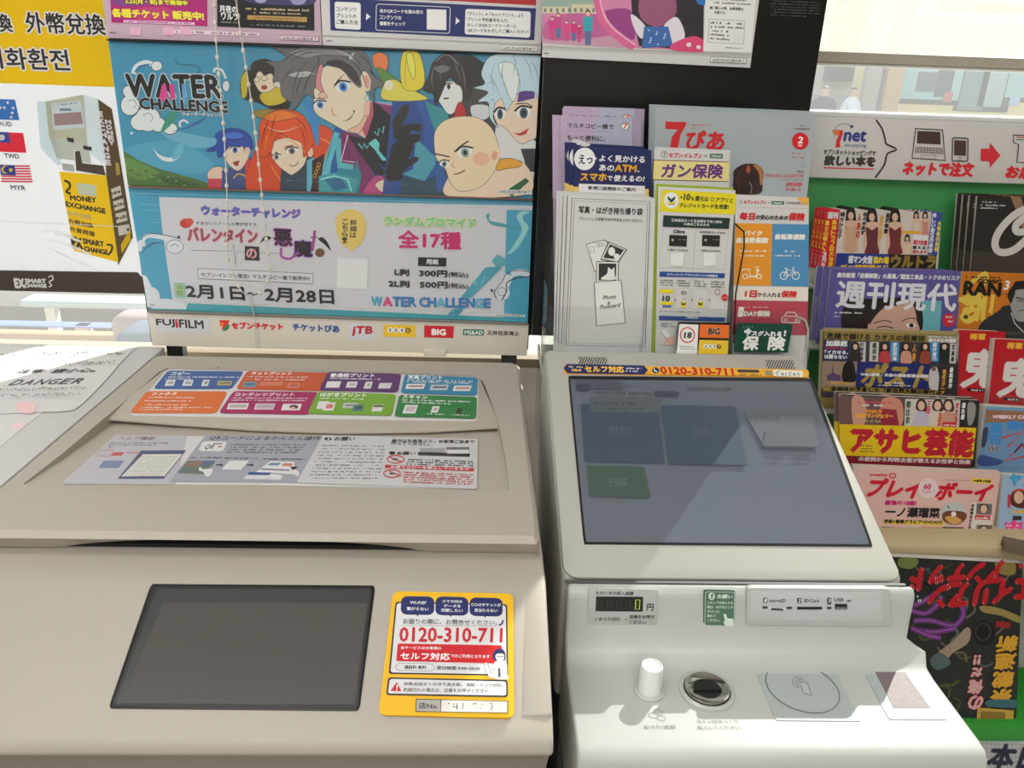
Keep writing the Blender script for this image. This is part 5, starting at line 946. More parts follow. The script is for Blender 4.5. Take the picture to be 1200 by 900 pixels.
c.line([(76, 212), (434, 224), (412, 440), (62, 430)], 1.6, (150, 150, 146), closed=True); c.line([(256, 222), (238, 434)], 1.4, (150, 150, 146)); c.text('Olive', (132, 244), (194, 246), 18, gk, 1.2); c.text('三井住友カード(NL)', (274, 246), (414, 252), 14, gk, .4)
for x in (112, 290): c.poly([(x, 254), (x+96, 258), (x+93, 318), (x-2, 314)], (34, 34, 36)); c.rect(x+12, 276, x+24, 288, (170, 170, 168)); c.micro((x+50, 282), (x+92, 284), 7, (130, 130, 130)); c.rect(x+8, 350, x+76, 422, (222, 222, 220), vs=-.03)
c.text('入会はこちらから', (100, 340), (212, 344), 12, gk, .3); c.text('入会はこちらから', (278, 344), (388, 348), 12, gk, .3)
bs = (34, 70, 140); c.poly([(60, 452), (412, 462), (410, 488), (58, 480)], bs); c.text('セブン-イレブンアプリ×Vポイントの初期設定', (98, 473), (372, 482), 12, W_, .4)
for i, x in enumerate((62, 152, 244, 338)):
    for j in range(3): c.micro((x, 502+j*13+i*3), (x+70, 504+j*13+i*3), 8, (90, 90, 90), i+j)
    c.rect(x-3, 542+i*2, x+76, 648+i*3, (150, 150, 148), w=1.6, vs=-.06)
    if i in (1, 2): c.poly([(x+22, 614), (x+52, 615), (x+50, 646), (x+20, 645)], yy); c.poly([(x+24, 616), (x+36, 626), (x+48, 617), (x+46, 634), (x+26, 634)], (50, 60, 40)); c.text('↓↑', (x+28, 606), (x+48, 606), 10, (120, 120, 120), .3)
    if i < 3: c.poly([(x+80, 600), (x+88, 606), (x+79, 611)], (60, 60, 60))
c.text('ID', (176, 575), (204, 577), 18, (120, 120, 120), 1); c.rect(60, 548, 132, 568, yy); c.text('10', (74, 610), (112, 612), 28, (50, 60, 40), 2.2); c.rect(60, 615, 132, 630, yy); c.rect(74, 636, 122, 644, bs); c.ell(372, 563, 14, 16, (120, 90, 90), w=3); c.ell(410, 592, 18, 19, (196, 40, 44)); c.micro((398, 595), (422, 595), 6, W_)
c.micro((60, 668), (280, 674), 6, (100, 100, 100)); c.poly([(56, 690), (412, 700), (410, 722), (54, 714)], bs); c.text('ご利用方法', (198, 705), (266, 709), 12, W_, .4); c.micro((56, 736), (140, 738), 8, (90, 90, 90)); c.micro((70, 750), (140, 752), 8, (90, 90, 90))
c.poly([(52, 765), (150, 768), (140, 850), (46, 846)], (206, 200, 196)); c.poly([(64, 772), (88, 764), (136, 826), (112, 838)], W_); c.blob([(84, 820), (130, 800), (142, 840), (90, 848)], (226, 180, 160)); c.line([(64, 772), (112, 838)], 2, (90, 90, 90)); c.z(); c.done()
c2 = leaflet(1.0075, [(768.5, 215.5), (859.5, 220), (845, 412), (763, 408)], mat('yellow_green_leaflet', (170, 190, 50), .4), 'bright yellow-green leaflet edge behind the yellow-topped card leaflet', None, zb=1.14)
# orange/blue insurance leaflet (front row, right)
o = leaflet(1.004, [(862.5, 228), (948, 232), (945.5, 412), (858, 410)], M['paper'], 'white insurance leaflet with orange, blue and red panels at the right of the rack', None, zb=1.14)
c = Ypr(o, 1.004, 1.22); c.z(860, 225, 4.737)
c.ell(38, 55, 9, 9, (80, 120, 90), w=3); c.text('セブン-イレブン', (54, 64), (176, 66), 18, (196, 34, 50), 1.4); c.text('×', (190, 64), (200, 64), 9, (120, 120, 120), .5); c.poly([(210, 50), (278, 51), (277, 70), (209, 69)], (30, 96, 80)); c.text('MS&AD', (218, 66), (268, 66), 10, W_, .4); c.text('三井住友海上', (290, 67), (378, 69), 14, (90, 90, 90), .4); c.poly([(345, 28), (415, 30), (414, 74), (378, 66)], (240, 170, 80))  # orange corner patch is a painted sun highlight
c.line([(20, 84), (415, 92)], 1.6, (190, 150, 140)); c.text('毎日', (30, 152), (112, 154), 38, rd_, 2.6); c.text('の安心のための', (120, 152), (298, 156), 26, (50, 50, 52), 1.6); c.text('保険', (302, 157), (388, 160), 42, rd_, 2.6)
c.poly([(8, 172), (212, 176), (204, 520), (0, 516)], (222, 144, 40)); c.poly([(212, 176), (416, 180), (412, 524), (204, 520)], (76, 138, 184))
lw = (236, 226, 214); c.text('バイク', (56, 240), (152, 242), 26, lw, 1.6); c.text('自賠責保険', (14, 282), (186, 284), 30, lw, 2); c.micro((22, 330), (178, 332), 9, lw); c.micro((26, 356), (168, 358), 9, lw); c.text('自転車保険', (228, 262), (392, 265), 30, lw, 2); c.micro((282, 332), (336, 333), 9, lw); c.micro((228, 356), (392, 358), 9, lw)
# scooter, bicycle, car pictograms
c.ell(62, 468, 13, 13, lw, w=5); c.ell(138, 468, 13, 13, lw, w=5); c.line([(46, 440), (50, 428), (84, 428), (90, 466), (122, 466), (130, 440), (122, 418), (136, 414)], 5, lw, 0); c.line([(76, 470), (124, 470)], 5, lw); c.poly([(122, 424), (140, 430), (136, 446), (126, 444)], lw)
c.ell(276, 464, 20, 20, lw, w=4.5); c.ell(342, 464, 20, 20, lw, w=4.5); c.line([(276, 464), (292, 432), (328, 434), (308, 464), (276, 464)], 4, lw); c.line([(288, 424), (300, 464)], 4, lw); c.line([(342, 464), (324, 418), (336, 418)], 4, lw); c.line([(280, 424), (296, 424)], 4.5, lw)
c.poly([(0, 522), (412, 528), (410, 604), (-4, 598)], (222, 214, 206)); c.text('1日', (60, 582), (122, 584), 36, rd_, 3); c.text('から入れる', (130, 580), (256, 584), 24, (50, 50, 52), 1.4); c.text('保険', (260, 584), (344, 586), 36, rd_, 2.6)
c.poly([(-6, 600), (410, 608), (406, 794), (-10, 790)], (176, 66, 84)); c.text('1', (22, 688), (46, 688), 48, lw, 3.4); c.text('DAY保険', (54, 688), (196, 690), 30, lw, 2); c.micro((60, 640), (190, 641), 5, lw)
c.line([(266, 722), (266, 692), (280, 688), (292, 666), (338, 668), (350, 690), (364, 696), (364, 724)], 4.5, lw); c.line([(266, 722), (364, 724)], 4.5, lw); c.ell(286, 708, 8, 6, lw, w=3); c.ell(346, 710, 8, 6, lw, w=3); c.line([(288, 688), (346, 690)], 4, lw)
c.rect(318, 812, 370, 872, (210, 204, 200)); c.z(); c.done()
# sign cards clipped to the rack front
o = tag(sheetY('sign_card', .986, [(795, 377.5), (855.5, 378.5), (853, 414), (792, 414)], M['blackp'], .0015, None, 1.17), 'black-framed age-limit and lottery sign card clipped to the rack front', 'sign card')
c = Ypr(o, .986, 1.22); c.z(760, 220, 4.615)
c.poly([(166, 736), (270, 740), (262, 900), (150, 900)], W_); c.poly([(278, 738), (436, 742), (434, 814), (274, 810)], (236, 110, 40)); c.poly([(274, 822), (432, 826), (428, 900), (268, 900)], (226, 190, 50)); c.ell(210, 796, 38, 40, (206, 70, 50), w=7); c.text('18', (192, 812), (230, 812), 30, (40, 40, 40), 2.4); c.micro((168, 860), (250, 864), 6, (80, 80, 80)); c.micro((172, 872), (248, 874), 5, (80, 80, 80)); c.text('BIG', (322, 790), (384, 792), 30, (60, 40, 30), 2.4, W_, 3)
for i, t in enumerate('toto'): c.ell(308+i*24, 856+i*.6, 12, 12, W_ if i < 3 else (60, 50, 60)); c.text(t, (303+i*24, 863), (313+i*24, 863), 13, (90, 60, 40) if i < 3 else (226, 190, 50), .8)
c.z(); c.done()
o = tag(sheetY('sign_card', .986, [(864.5, 378.5), (929, 380), (923, 414), (860, 414)], mat('dark_green_card', (14, 72, 56), .4), .0015, None, 1.17), 'dark green sign card with bold white insurance characters on the rack front', 'sign card')
c = Ypr(o, .986, 1.22); c.z(860, 225, 4.737)
c.text('今', (52, 794), (92, 794), 36, W_, 2.6, italic=.1); c.text('スグ入れる', (98, 797), (262, 800), 26, W_, 2); c.text('!', (276, 798), (286, 798), 30, W_, 2); c.text('保', (44, 874), (130, 876), 74, W_, 4); c.text('険', (188, 876), (276, 878), 74, W_, 4)
for i in range(4): c.line([(50+i*16, 746-(i % 2)*4), (58+i*16, 756-(i % 2)*4)], 3, (120, 170, 150))
c.z(); c.done()
# ================================================================== counter and papers at the left
ct = tag(box('white_counter', mat('white_laminate', (212, 212, 212), .35), -1.5, -.4825, .30, 1.165, 1.075, 1.0975, None, .0015), 'flat white counter top left of the photocopier, papers on it', 'counter')
ct2 = tag(box('counter_cabinet', M['white'], -1.5, -.4825, .32, 1.16, 0, 1.0745, None, .002), 'white cabinet carrying the counter left of the photocopier', 'cabinet')
CZt = 1.0978
def flat(name, px, z, label, m, cat='paper'): return tag(slab(name, m, [onZ(x, y, z) for x, y in px], (0, 0, 1), .0002), label, cat)
u = flat('paper_sheet', [(-90, 470), (52, 478), (50, 483), (2, 522), (-90, 590)], CZt+.0002, 'blank white sheet partly under the handwritten warning paper', M['paper'])
c = Print(u, (0, 0, CZt+.0002), (0, 0, 1), 1.1, .0004); c.z(0, 400, 5.625); c.blob([(90, 540), (150, 540), (140, 580), (80, 575)], (236, 206, 208)); c.z(); c.done()
pz = CZt+.0012
u = flat('warning_paper', spline([(-90, 407), (40, 406.5), (150, 407), (156, 409), (142, 424), (126, 443), (106, 464), (90, 478), (82, 481), (45, 482.5), (-90, 481)], 4), pz, 'crumpled white paper with a handwritten DANGER warning', M['paper'])
c = Print(u, (0, 0, pz), (0, 0, 1), 1.1, .0006, names=('red_smudge', 'handwriting')); c.z(0, 400, 5.625); hk = (40, 38, 42)
c.blob([(120, 405), (230, 405), (226, 470), (150, 476), (112, 450)], (238, 196, 198))
for i, t in enumerate('DANGER'): c.text(t, (52+i*82, 292-i*2), (112+i*82, 291-i*2), 36, (60, 60, 62), .5, italic=.25)
c.text('請小心。', (330, 212), (620, 204), 26, hk, .8, italic=.2); c.text('注意', (100, 214), (268, 208), 24, hk, .8, italic=.2)
rnd = random.Random(5)
for (x0, y0, x1, y1, h) in ((275, 90, 360, 88, 18), (372, 90, 600, 88, 16), (680, 88, 810, 90, 20), (230, 122, 620, 110, 18), (160, 166, 330, 162, 22), (350, 162, 760, 158, 20), (0, 108, 110, 104, 12), (0, 336, 240, 334, 20), (250, 332, 580, 328, 18), (0, 384, 200, 380, 20), (215, 380, 515, 374, 18), (0, 152, 20, 150, 8)):
    x = x0
    while x < x1:
        y = y0+(y1-y0)*(x-x0)/(x1-x0)
        for k in range(3):
            a = (x+rnd.uniform(0, 14), y-rnd.uniform(0, h)); b = (a[0]+rnd.uniform(-8, 16), a[1]+rnd.uniform(-4, h*.6)); c.line([a, ((a[0]+b[0])/2+2, (a[1]+b[1])/2-2), b], 3.2, hk)
        x += h*1.15
c.z(); c.done()
# ================================================================== exchange poster on the window pane
EY = 1.338
ex = tag(slab('window_poster', mat('backlit_poster_paper', (228, 230, 232), .5), [onY(x, y, EY) for x, y in [(-90, -80), (150, -72), (206, 345.5), (-90, 338)]], (0, -1, 0), .0005), 'yellow and white money-exchange poster stuck on the left window pane', 'poster')  # right edge extended unseen behind the board to narrow the sun streak
ex.data.materials.clear(); ex.data.materials.append(INKW); at = ex.data.attributes.new('Col', 'FLOAT_COLOR', 'POINT'); at.data.foreach_set('color', np.tile(np.array(srgb(232, 233, 236)), (len(ex.data.vertices), 1)).astype('f').ravel())
c = Ypr(ex, EY, 1.1, m=INKW, clip=[(-90, -80), (120, -74), (180, 344.5), (-90, 338)])
c.z(0, 0, 5.625); yw = (250, 196, 4)
c.poly([(-500, -500), (1200, -500), (1200, 590), (740, 574), (-500, 530)], yw); bk = (60, 54, 56)
c.text('換', (-30, 208), (88, 212), 118, bk, 3, (246, 244, 240), 14); c.text('外幣兌換', (182, 216), (700, 232), 136, bk, 3, (246, 244, 240), 14); c.text('외화환전', (-92, 448), (466, 466), 136, bk, 3, (246, 244, 240), 14)
c.poly([(-20, 652), (100, 656), (130, 792), (-20, 788)], (60, 120, 190))
for x, y in ((52, 676), (88, 712), (30, 710), (82, 744), (75, 772), (4, 710)): c.ell(x, y, 9, 9, W_)
c.text('AUD', (-8, 828), (80, 834), 30, (70, 70, 74), .8)
c.z(0, 90, 3.4615)
c.poly([(-40, 222), (95, 228), (108, 308), (-40, 302)], (222, 44, 62)); c.poly([(-40, 222), (36, 225), (45, 268), (-40, 264)], (70, 84, 170)); c.ell(8, 246, 13, 12, W_)
c.text('TWD', (20, 329), (80, 332), 18, (70, 70, 74), .6); c.text('MYR', (46, 457), (106, 460), 18, (70, 70, 74), .6)
for i in range(7): c.poly([(6, 358+i*10.4), (121+i*2, 359+i*10.6), (122+i*2, 365+i*10.6), (6, 364+i*10.4)], (206, 52, 66))
c.poly([(0, 356), (60, 358), (66, 400), (4, 398)], (60, 70, 150)); c.ell(22, 376, 15, 16, (240, 200, 70)); c.ell(27, 376, 12, 13, (60, 70, 150)); c.ell(45, 378, 7, 8, (240, 200, 70))
# picture of the exchange machine
c.poly([(150, 100), (200, 100), (250, 350), (235, 360), (165, 290)], (206, 222, 228))
c.poly([(335, 70), (398, 90), (432, 330), (415, 354), (355, 300)], (214, 226, 230)); c.poly([(398, 90), (455, 130), (540, 650), (480, 765), (432, 400), (428, 330)], (96, 78, 52))
c.poly([(185, 100), (340, 72), (355, 270), (200, 242)], (190, 190, 168)); c.poly([(208, 108), (328, 96), (346, 206), (218, 214)], (216, 226, 240)); c.poly([(218, 150), (330, 142), (338, 190), (224, 198)], (176, 150, 150)); c.rect(244, 128, 290, 138, (120, 150, 170)); c.micro((218, 118), (318, 108), 6, (90, 100, 140))
c.poly([(200, 242), (355, 270), (372, 350), (330, 345), (325, 300), (300, 296), (306, 340), (232, 330)], (190, 196, 184)); c.poly([(305, 302), (325, 300), (335, 350), (420, 360), (430, 400), (310, 380)], (84, 72, 60)); c.poly([(272, 245), (300, 250), (302, 268), (276, 262)], (60, 60, 60)); c.poly([(338, 278), (372, 284), (374, 300), (340, 294)], (60, 60, 60)); c.poly([(252, 350), (300, 356), (304, 384), (256, 378)], (170, 176, 170))
c.poly([(242, 384), (432, 400), (482, 752), (302, 705)], (250, 196, 20)); c.poly([(312, 430), (390, 440), (394, 486), (318, 476)], (200, 214, 200)); c.line([(262, 420), (282, 430), (284, 450), (270, 465), (288, 474)], 9, (60, 50, 30), 4)
c.text('MONEY', (288, 500), (392, 510), 20, bk, 1.6); c.text('EXCHANGE', (270, 525), (430, 555), 20, bk, 1.6)
for i, t in enumerate(('外币兑换', '外幣兌換', '外貨両替')): c.text(t, (276+i*5, 562+i*32), (372+i*8, 580+i*34), 20, (200, 180, 120) if i == 0 else (120, 90, 40), 1)
c.text('EX', (296, 690), (338, 700), 44, bk, 3); c.text('SMART', (340, 676), (424, 690), 22, bk, 1.4); c.text('CHANGE', (345, 706), (440, 722), 20, bk, 1.4); c.line([(434, 680), (456, 685), (452, 708), (440, 722)], 8, bk, 4)
for i, (t, hh) in enumerate((('MONEY', 30), ('EXCHANGE', 34))):
    n = len(t); 
    for k, chh in enumerate(t): y = 170+(k+.5)*((275-170)/n if i == 0 else (400-170)/n) if i == 0 else 120+30+(k)*28; x = (436 if i == 0 else 408)+(y-150)*.17; c.text(chh, (x-11, y+10), (x+11, y+12), 20 if i else 16, W_, 2)
for i in range(4): c.poly([(452+i*9, 455+i*50), (490+i*12, 440+i*52), (496+i*12, 478+i*52), (458+i*9, 494+i*50)], (220, 216, 206)); c.micro((456+i*9, 480+i*50), (494+i*11, 468+i*52), 14, (110, 96, 70), i)
c.poly([(492, 680), (528, 620), (532, 660), (496, 716)], (240, 196, 30)); c.poly([(470, 345), (484, 350), (490, 395), (474, 400)], (200, 170, 90))
c.poly([(-400, 778), (560, 792), (640, 880), (-400, 866)], (74, 62, 58))
c.text('EX', (66, 854), (104, 855), 36, W_, 3); c.text('SMART', (106, 834), (190, 836), 16, W_, 2); c.text('CHANGE', (104, 852), (192, 854), 14, W_, 1.6); c.line([(198, 812), (214, 806), (216, 822), (202, 830), (212, 846), (200, 850)], 5, W_, 4)
# letters of the shop name and hand-drawn strokes seen through from the outer face
for q in ([(165, 630), (200, 618), (262, 640), (330, 668)], [(190, 660), (260, 672), (370, 720)], [(206, 690), (300, 740), (400, 780)], [(220, 640), (250, 628), (300, 650)]): c.line(q, 9, (246, 246, 248), 5)
c.text('ƎLE-7', (10, 724), (162, 728), 30, (226, 228, 232), 1.2) if False else None
c.line([(0, 584), (480, 606)], 3, (214, 216, 220)); c.z(); c.done()
# ================================================================== roller blind, right window
bd = empty('roller_blind', (1.5, 1.30, 1.535), 'cream roller blind drawn down over the right window', 'blind')
a, b = onY(966, 60, 1.30), onY(1200, 68.5, 1.30); c0, d0 = onY(966, 76.5, 1.30), onY(1200, 84, 1.30)
zt, zb_ = (a[2]+b[2])/2, (c0[2]+d0[2])/2
box('fabric', M['blind'], .47, 3.2, 1.300, 1.3008, zt, 2.42, bd)
box('bottom_rail', mat('blind_rail', (168, 160, 146), .5), .47, 3.2, 1.292, 1.304, zb_+.002, zt, bd, .003, 3); box('rail_edge', M['steel'], .47, 3.2, 1.2905, 1.303, zb_-.001, zb_+.0025, bd, .001)
bm = bmesh.new(); cyl(bm, (.46, 1.30, 2.42), .02, .02, 2.76, 16, (1, 0, 0)); fin(bm, 'roller', M['steel'], bd)
# ================================================================== magazine rack
RX0, RX1 = .478, 1.45
rack = empty('magazine_rack', (.95, 1.05, 0), 'white tiered magazine rack with a green back under the right window', 'magazine rack')
sy = 1.205; P0, P1 = onY(957, 136, sy), onY(955, 208, sy)
box('side_panel', M['steel'], RX0-.012, RX0, 1.20, 1.27, .0, P1[2]-.004, rack, .001); box('side_panel', M['steel'], RX0-.012, RX0, .86, 1.20, .0, .93, rack, .001); box('side_panel', M['steel'], RX1, RX1+.012, .86, 1.27, .0, P0[2], rack, .001)
box('back_panel', M['green'], RX0, RX1, 1.225, 1.24, .60, P1[2]+.006, rack)
sg = box('sign_board', mat('sign_white', (216, 212, 210), .45), P0[0]-.002, RX1, sy, sy+.012, P1[2], P0[2], rack, .0006)
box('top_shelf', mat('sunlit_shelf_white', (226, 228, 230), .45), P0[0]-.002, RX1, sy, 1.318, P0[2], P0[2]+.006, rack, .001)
c = Ypr(sg, sy, 1.25); c.z(900, 60, 3.75)
c.poly([(282, 344), (320, 346), (330, 372), (306, 372), (284, 362)], (226, 120, 50)); c.poly([(312, 350), (328, 346), (330, 360), (316, 400), (318, 422), (296, 424), (300, 390), (314, 364)], (206, 50, 50)); c.text('net', (332, 394), (426, 396), 44, (50, 60, 130), 3); c.text('shopping', (334, 424), (430, 426), 20, (120, 140, 160), .6)
c.line([(292, 380), (298, 336), (330, 318), (362, 326)], 3, (120, 130, 160), 6); c.ell(367, 331, 7, 7, (50, 60, 130)); c.text('セブンネットショッピングで', (242, 452), (470, 460), 22, (60, 54, 54), 1); c.text('欲しい本を', (244, 500), (466, 506), 42, (60, 50, 50), 3.2); c.line([(244, 512), (466, 518)], 5, (206, 44, 56))
c.line([(474, 302), (500, 340), (515, 390), (520, 408), (565, 432), (524, 450), (510, 500), (470, 556)], 8, (60, 50, 46), 3)
c.line([(648, 340), (766, 346), (778, 480), (632, 470)], 6, (66, 56, 54), closed=True); c.poly([(656, 350), (756, 354), (758, 410), (654, 405)], (70, 52, 48)); c.poly([(648, 420), (766, 426), (770, 454), (644, 446)], (110, 96, 92))
for i in range(3): c.line([(648, 428+i*9), (768, 434+i*9)], 2, (200, 196, 192))
for i in range(9): c.line([(654+i*13, 421), (651+i*13.6, 450)], 2, (200, 196, 192))
c.rq([(672, 454), (736, 458), (738, 474), (672, 470)], (150, 140, 136), .1, w=2.5); c.rq([(810, 380), (878, 383), (876, 484), (808, 482)], (66, 56, 54), .08, w=5); c.poly([(818, 390), (870, 393), (868, 460), (816, 457)], (74, 54, 50)); c.rq([(836, 466), (850, 466), (850, 478), (836, 478)], (110, 100, 96), .1, w=2)
c.text('ネットで注文', (588, 542), (894, 550), 58, (206, 40, 50), 4.4); c.poly([(934, 428), (972, 428), (974, 402), (1020, 458), (974, 512), (972, 484), (933, 482)], (206, 44, 56))
c.text('お店', (1040, 556), (1160, 560), 52, (206, 40, 50), 4.2); c.line([(1130, 370), (1075, 368), (1078, 400), (1100, 410), (1092, 488), (1130, 490)], 5, (66, 56, 54)); c.line([(1090, 378), (1130, 380)], 4, (206, 80, 60)); c.line([(1090, 388), (1130, 390)], 4, (60, 130, 80)); c.z(); c.done()
LEAN = math.radians(11); MN = np.array([0, -math.cos(LEAN), math.sin(LEAN)])
pages = mat('page_edges', (200, 196, 186), .7, grain=.12, gscale=400)
TIER = [(1.150, 'T1', 318), (1.085, 'T2', 388), (1.025, 'T3', 462), (.962, 'T4', 545), (.902, 'T5', 636)]
TZ = {}
for Y, k, py in TIER: TZ[k] = onY(1080, py, Y)
def magazine(k, q, label, grp, covermat, t=.005, copies=(), clabels=(), drop=.02, off=0.0):
    p0 = TZ[k]+np.array([0, off, 0]); P = [hit(x, y, p0, MN) for x, y in q]
    for i, j in ((3, 0), (2, 1)): d = P[i]-P[j]; P[i] = P[i]+d/np.linalg.norm(d)*drop
    o = tag(slab('magazine', pages, P, MN, t, None, .0004), label, 'magazine', grp)
    cv = slab('cover', covermat, [p+MN*.0003 for p in P], MN, .0003, o)
    c = Print(cv, p0, MN, .92, .0008, m=INKG, clip=None)
    def fin_(): 
        c.z(); c.done()
        for d, l in zip(copies, clabels): copy_tree(o, d, l)
    return c, fin_
for k, (Y, _, py) in zip(range(5), TIER):
    z = TZ['T%d' % (k+1)][2]-.024; box('tier_shelf', M['steel'], RX0, RX1, Y-.012, Y+.058, z-.004, z, rack, .0005); box('tier_lip', M['acrylic'], RX0, RX1, Y-.0145, Y-.0125, z-.004, z+.030, rack, .0004)
# T1 gossip weekly
mm = mat('weekly_cover', (206, 200, 190), .3)
c, f_ = magazine('T1', [(969, 245), (1103.5, 249), (1098, 325), (960, 325)], 'front copy of the crowded gossip weekly with a red and yellow left column', 'gossip weeklies on the top tier', mm, .004, [(-.003, .0055, 0), (-.006, .011, 0), (-.009, .0165, 0)], ['second copy of the gossip weekly on the top tier', 'third copy of the gossip weekly on the top tier', 'rearmost copy of the gossip weekly on the top tier'])
c.z(950, 235, 6.667); sk = (222, 184, 160); hr = (40, 30, 30)
c.poly([(115, 66), (228, 70), (200, 420), (180, 540), (60, 540), (82, 300)], (214, 36, 50)); c.text('週刊', (130, 138), (208, 140), 46, W_, 4); c.vtext('富士山噴火、', (132, 155), (98, 400), 32, (244, 210, 60), 2); c.vtext('3月末', (108, 400), (92, 525), 32, W_, 2); c.vtext('南海トラフ巨大地震', (184, 150), (150, 520), 34, (244, 200, 40), 2.2)
c.poly([(228, 70), (1020, 90), (970, 540), (180, 540)], (216, 206, 196))
def lady(x, y, s, top=(150, 80, 80), bot=True):
    """a clothed figure in a summer dress, far too small to have a likeness"""
    c.blob([(x-30*s, y-40*s), (x, y-62*s), (x+30*s, y-40*s), (x+38*s, y+60*s), (x+16*s, y+40*s), (x-16*s, y+40*s), (x-38*s, y+60*s)], hr); c.blob([(x-60*s, y+120*s), (x-50*s, y+50*s), (x, y+30*s), (x+50*s, y+50*s), (x+56*s, y+140*s), (x+46*s, y+250*s), (x-50*s, y+250*s)], sk); c.blob([(x-40*s, y+70*s), (x, y+88*s), (x+40*s, y+70*s), (x+38*s, y+180*s), (x+46*s, y+250*s), (x-46*s, y+250*s), (x-34*s, y+180*s)], top); c.ell(x, y, 20*s, 28*s, sk)
lady(310, 120, 1.1, (210, 170, 140)); lady(475, 130, 1.15, (110, 50, 60)); lady(655, 130, 1.15, (120, 50, 56)); lady(820, 120, .6, (220, 200, 190)); lady(890, 120, .6, (206, 140, 130)); lady(750, 300, .6, (226, 200, 180))
c.poly([(232, 76), (275, 78), (240, 350), (200, 350)], (222, 214, 206)); c.vtext('緒方かな子', (250, 86), (218, 300), 34, (40, 34, 34), 2); c.vtext('佐々木あず', (425, 90), (400, 270), 34, (40, 34, 34), 2); c.vtext('金沢幸恵', (602, 94), (580, 260), 32, (40, 34, 34), 2); c.vtext('人妻の', (380, 100), (360, 300), 26, (206, 70, 50), 2); c.vtext('熱海', (550, 110), (535, 310), 26, (220, 170, 60), 2)
c.poly([(705, 235), (860, 240), (850, 262), (702, 258)], (236, 180, 60)); c.poly([(795, 265), (910, 270), (905, 418), (785, 414)], W_); c.text('再び女優', (795, 345), (900, 350), 38, (206, 40, 70), 3); c.text('教える!', (790, 380), (900, 384), 28, (50, 50, 50), 2); c.text('売れます', (788, 412), (898, 416), 26, (206, 40, 60), 2)
c.poly([(940, 86), (1020, 92), (980, 430), (905, 420)], (60, 80, 160)); c.vtext('美しい街Sの秘密', (962, 96), (925, 410), 30, W_, 2); c.vtext('大特集の真相', (1000, 160), (968, 400), 22, (240, 210, 60), 2)
c.poly([(196, 410), (610, 418), (600, 540), (180, 540)], (40, 60, 140)); c.text('福マン女優', (285, 488), (470, 492), 58, W_, 4); c.text('溢れ場', (480, 490), (598, 494), 52, (240, 210, 50), 3.5); c.text('ゼッ!特別袋とじ', (225, 530), (598, 534), 30, (244, 200, 50), 3)
c.poly([(608, 420), (975, 428), (966, 545), (600, 540)], (34, 30, 30)); c.text('ウルトラ', (618, 520), (960, 526), 92, (150, 122, 60), 7); f_()
# T1 dark lifestyle magazine with a big white C
c, f_ = magazine('T1', [(1146, 229.5), (1215, 232), (1212, 330), (1138, 326)], 'front copy of the dark lifestyle magazine with a large white letter C', 'dark lifestyle magazines', mat('dark_cover', (44, 40, 38), .3), .006, [(-.007, .007, .0), (-.013, .014, 0), (-.018, .021, 0)], ['second copy of the dark lifestyle magazine', 'third copy of the dark lifestyle magazine', 'rearmost copy of the dark lifestyle magazine'])
c.z(1100, 210, 4.737); c.poly([(214, 90), (600, 100), (590, 570), (170, 560)], (46, 40, 38)); c.poly([(395, 95), (455, 97), (500, 260), (470, 300), (440, 200)], (150, 120, 90)); c.poly([(470, 95), (600, 100), (600, 200), (480, 180)], (90, 66, 50)); c.poly([(190, 400), (600, 400), (600, 560), (175, 560)], (70, 62, 56)); c.micro((232, 130), (330, 132), 8, W_); c.micro((232, 148), (372, 150), 8, W_); c.micro((230, 163), (330, 165), 8, W_)
c.line([(500, 235), (490, 285), (430, 290), (440, 240), (560, 160), (540, 150), (430, 190), (340, 280), (310, 360), (340, 405), (420, 390), (520, 300), (600, 230)], 40, (214, 210, 206), 5); f_()
# T2 purple weekly
pu = (92, 84, 150)
c, f_ = magazine('T2', [(973.5, 314.5), (1126, 318), (1119, 392), (966, 386)], 'front copy of the purple weekly with huge white characters', 'purple weeklies', mat('purple_cover', (92, 84, 150), .3), .0045, [(-.008, .006, .0), (-.015, .012, 0)], ['second copy of the purple weekly', 'rearmost copy of the purple weekly'])
c.z(930, 290, 4.444)
c.text('高市総理「自爆解散」の黒幕／超加工食品・トクホのリスク', (225, 156), (860, 172), 26, W_, 1.2); c.poly([(640, 270), (850, 285), (830, 440), (640, 430)], (110, 180, 190)); c.poly([(770, 280), (862, 285), (845, 440), (760, 435)], pu)
c.blob([(275, 275), (400, 268), (620, 270), (665, 310), (662, 440), (560, 450), (270, 440)], hr); c.blob([(400, 440), (410, 340), (460, 280), (560, 272), (620, 300), (640, 380), (636, 440)], (206, 164, 146)); c.blob([(390, 400), (400, 300), (470, 262), (600, 268), (560, 300), (480, 310), (430, 350)], hr); c.line([(415, 395), (470, 380), (510, 390)], 5, (70, 50, 44), 5); c.line([(560, 385), (600, 368), (640, 372)], 5, (70, 50, 44), 5); c.ell(610, 405, 26, 12, (240, 230, 226)); c.ell(612, 405, 12, 11, hr); c.line([(430, 420), (470, 410), (520, 420)], 5, hr, 5)
c.text('週刊現代', (218, 312), (838, 332), 138, (226, 224, 232), 4.6); c.micro((210, 342), (356, 345), 10, W_); c.micro((208, 360), (240, 361), 7, W_); c.ell(806, 378, 32, 36, (206, 40, 60)); c.micro((790, 366), (824, 367), 12, W_); c.micro((788, 388), (826, 389), 12, W_); f_()
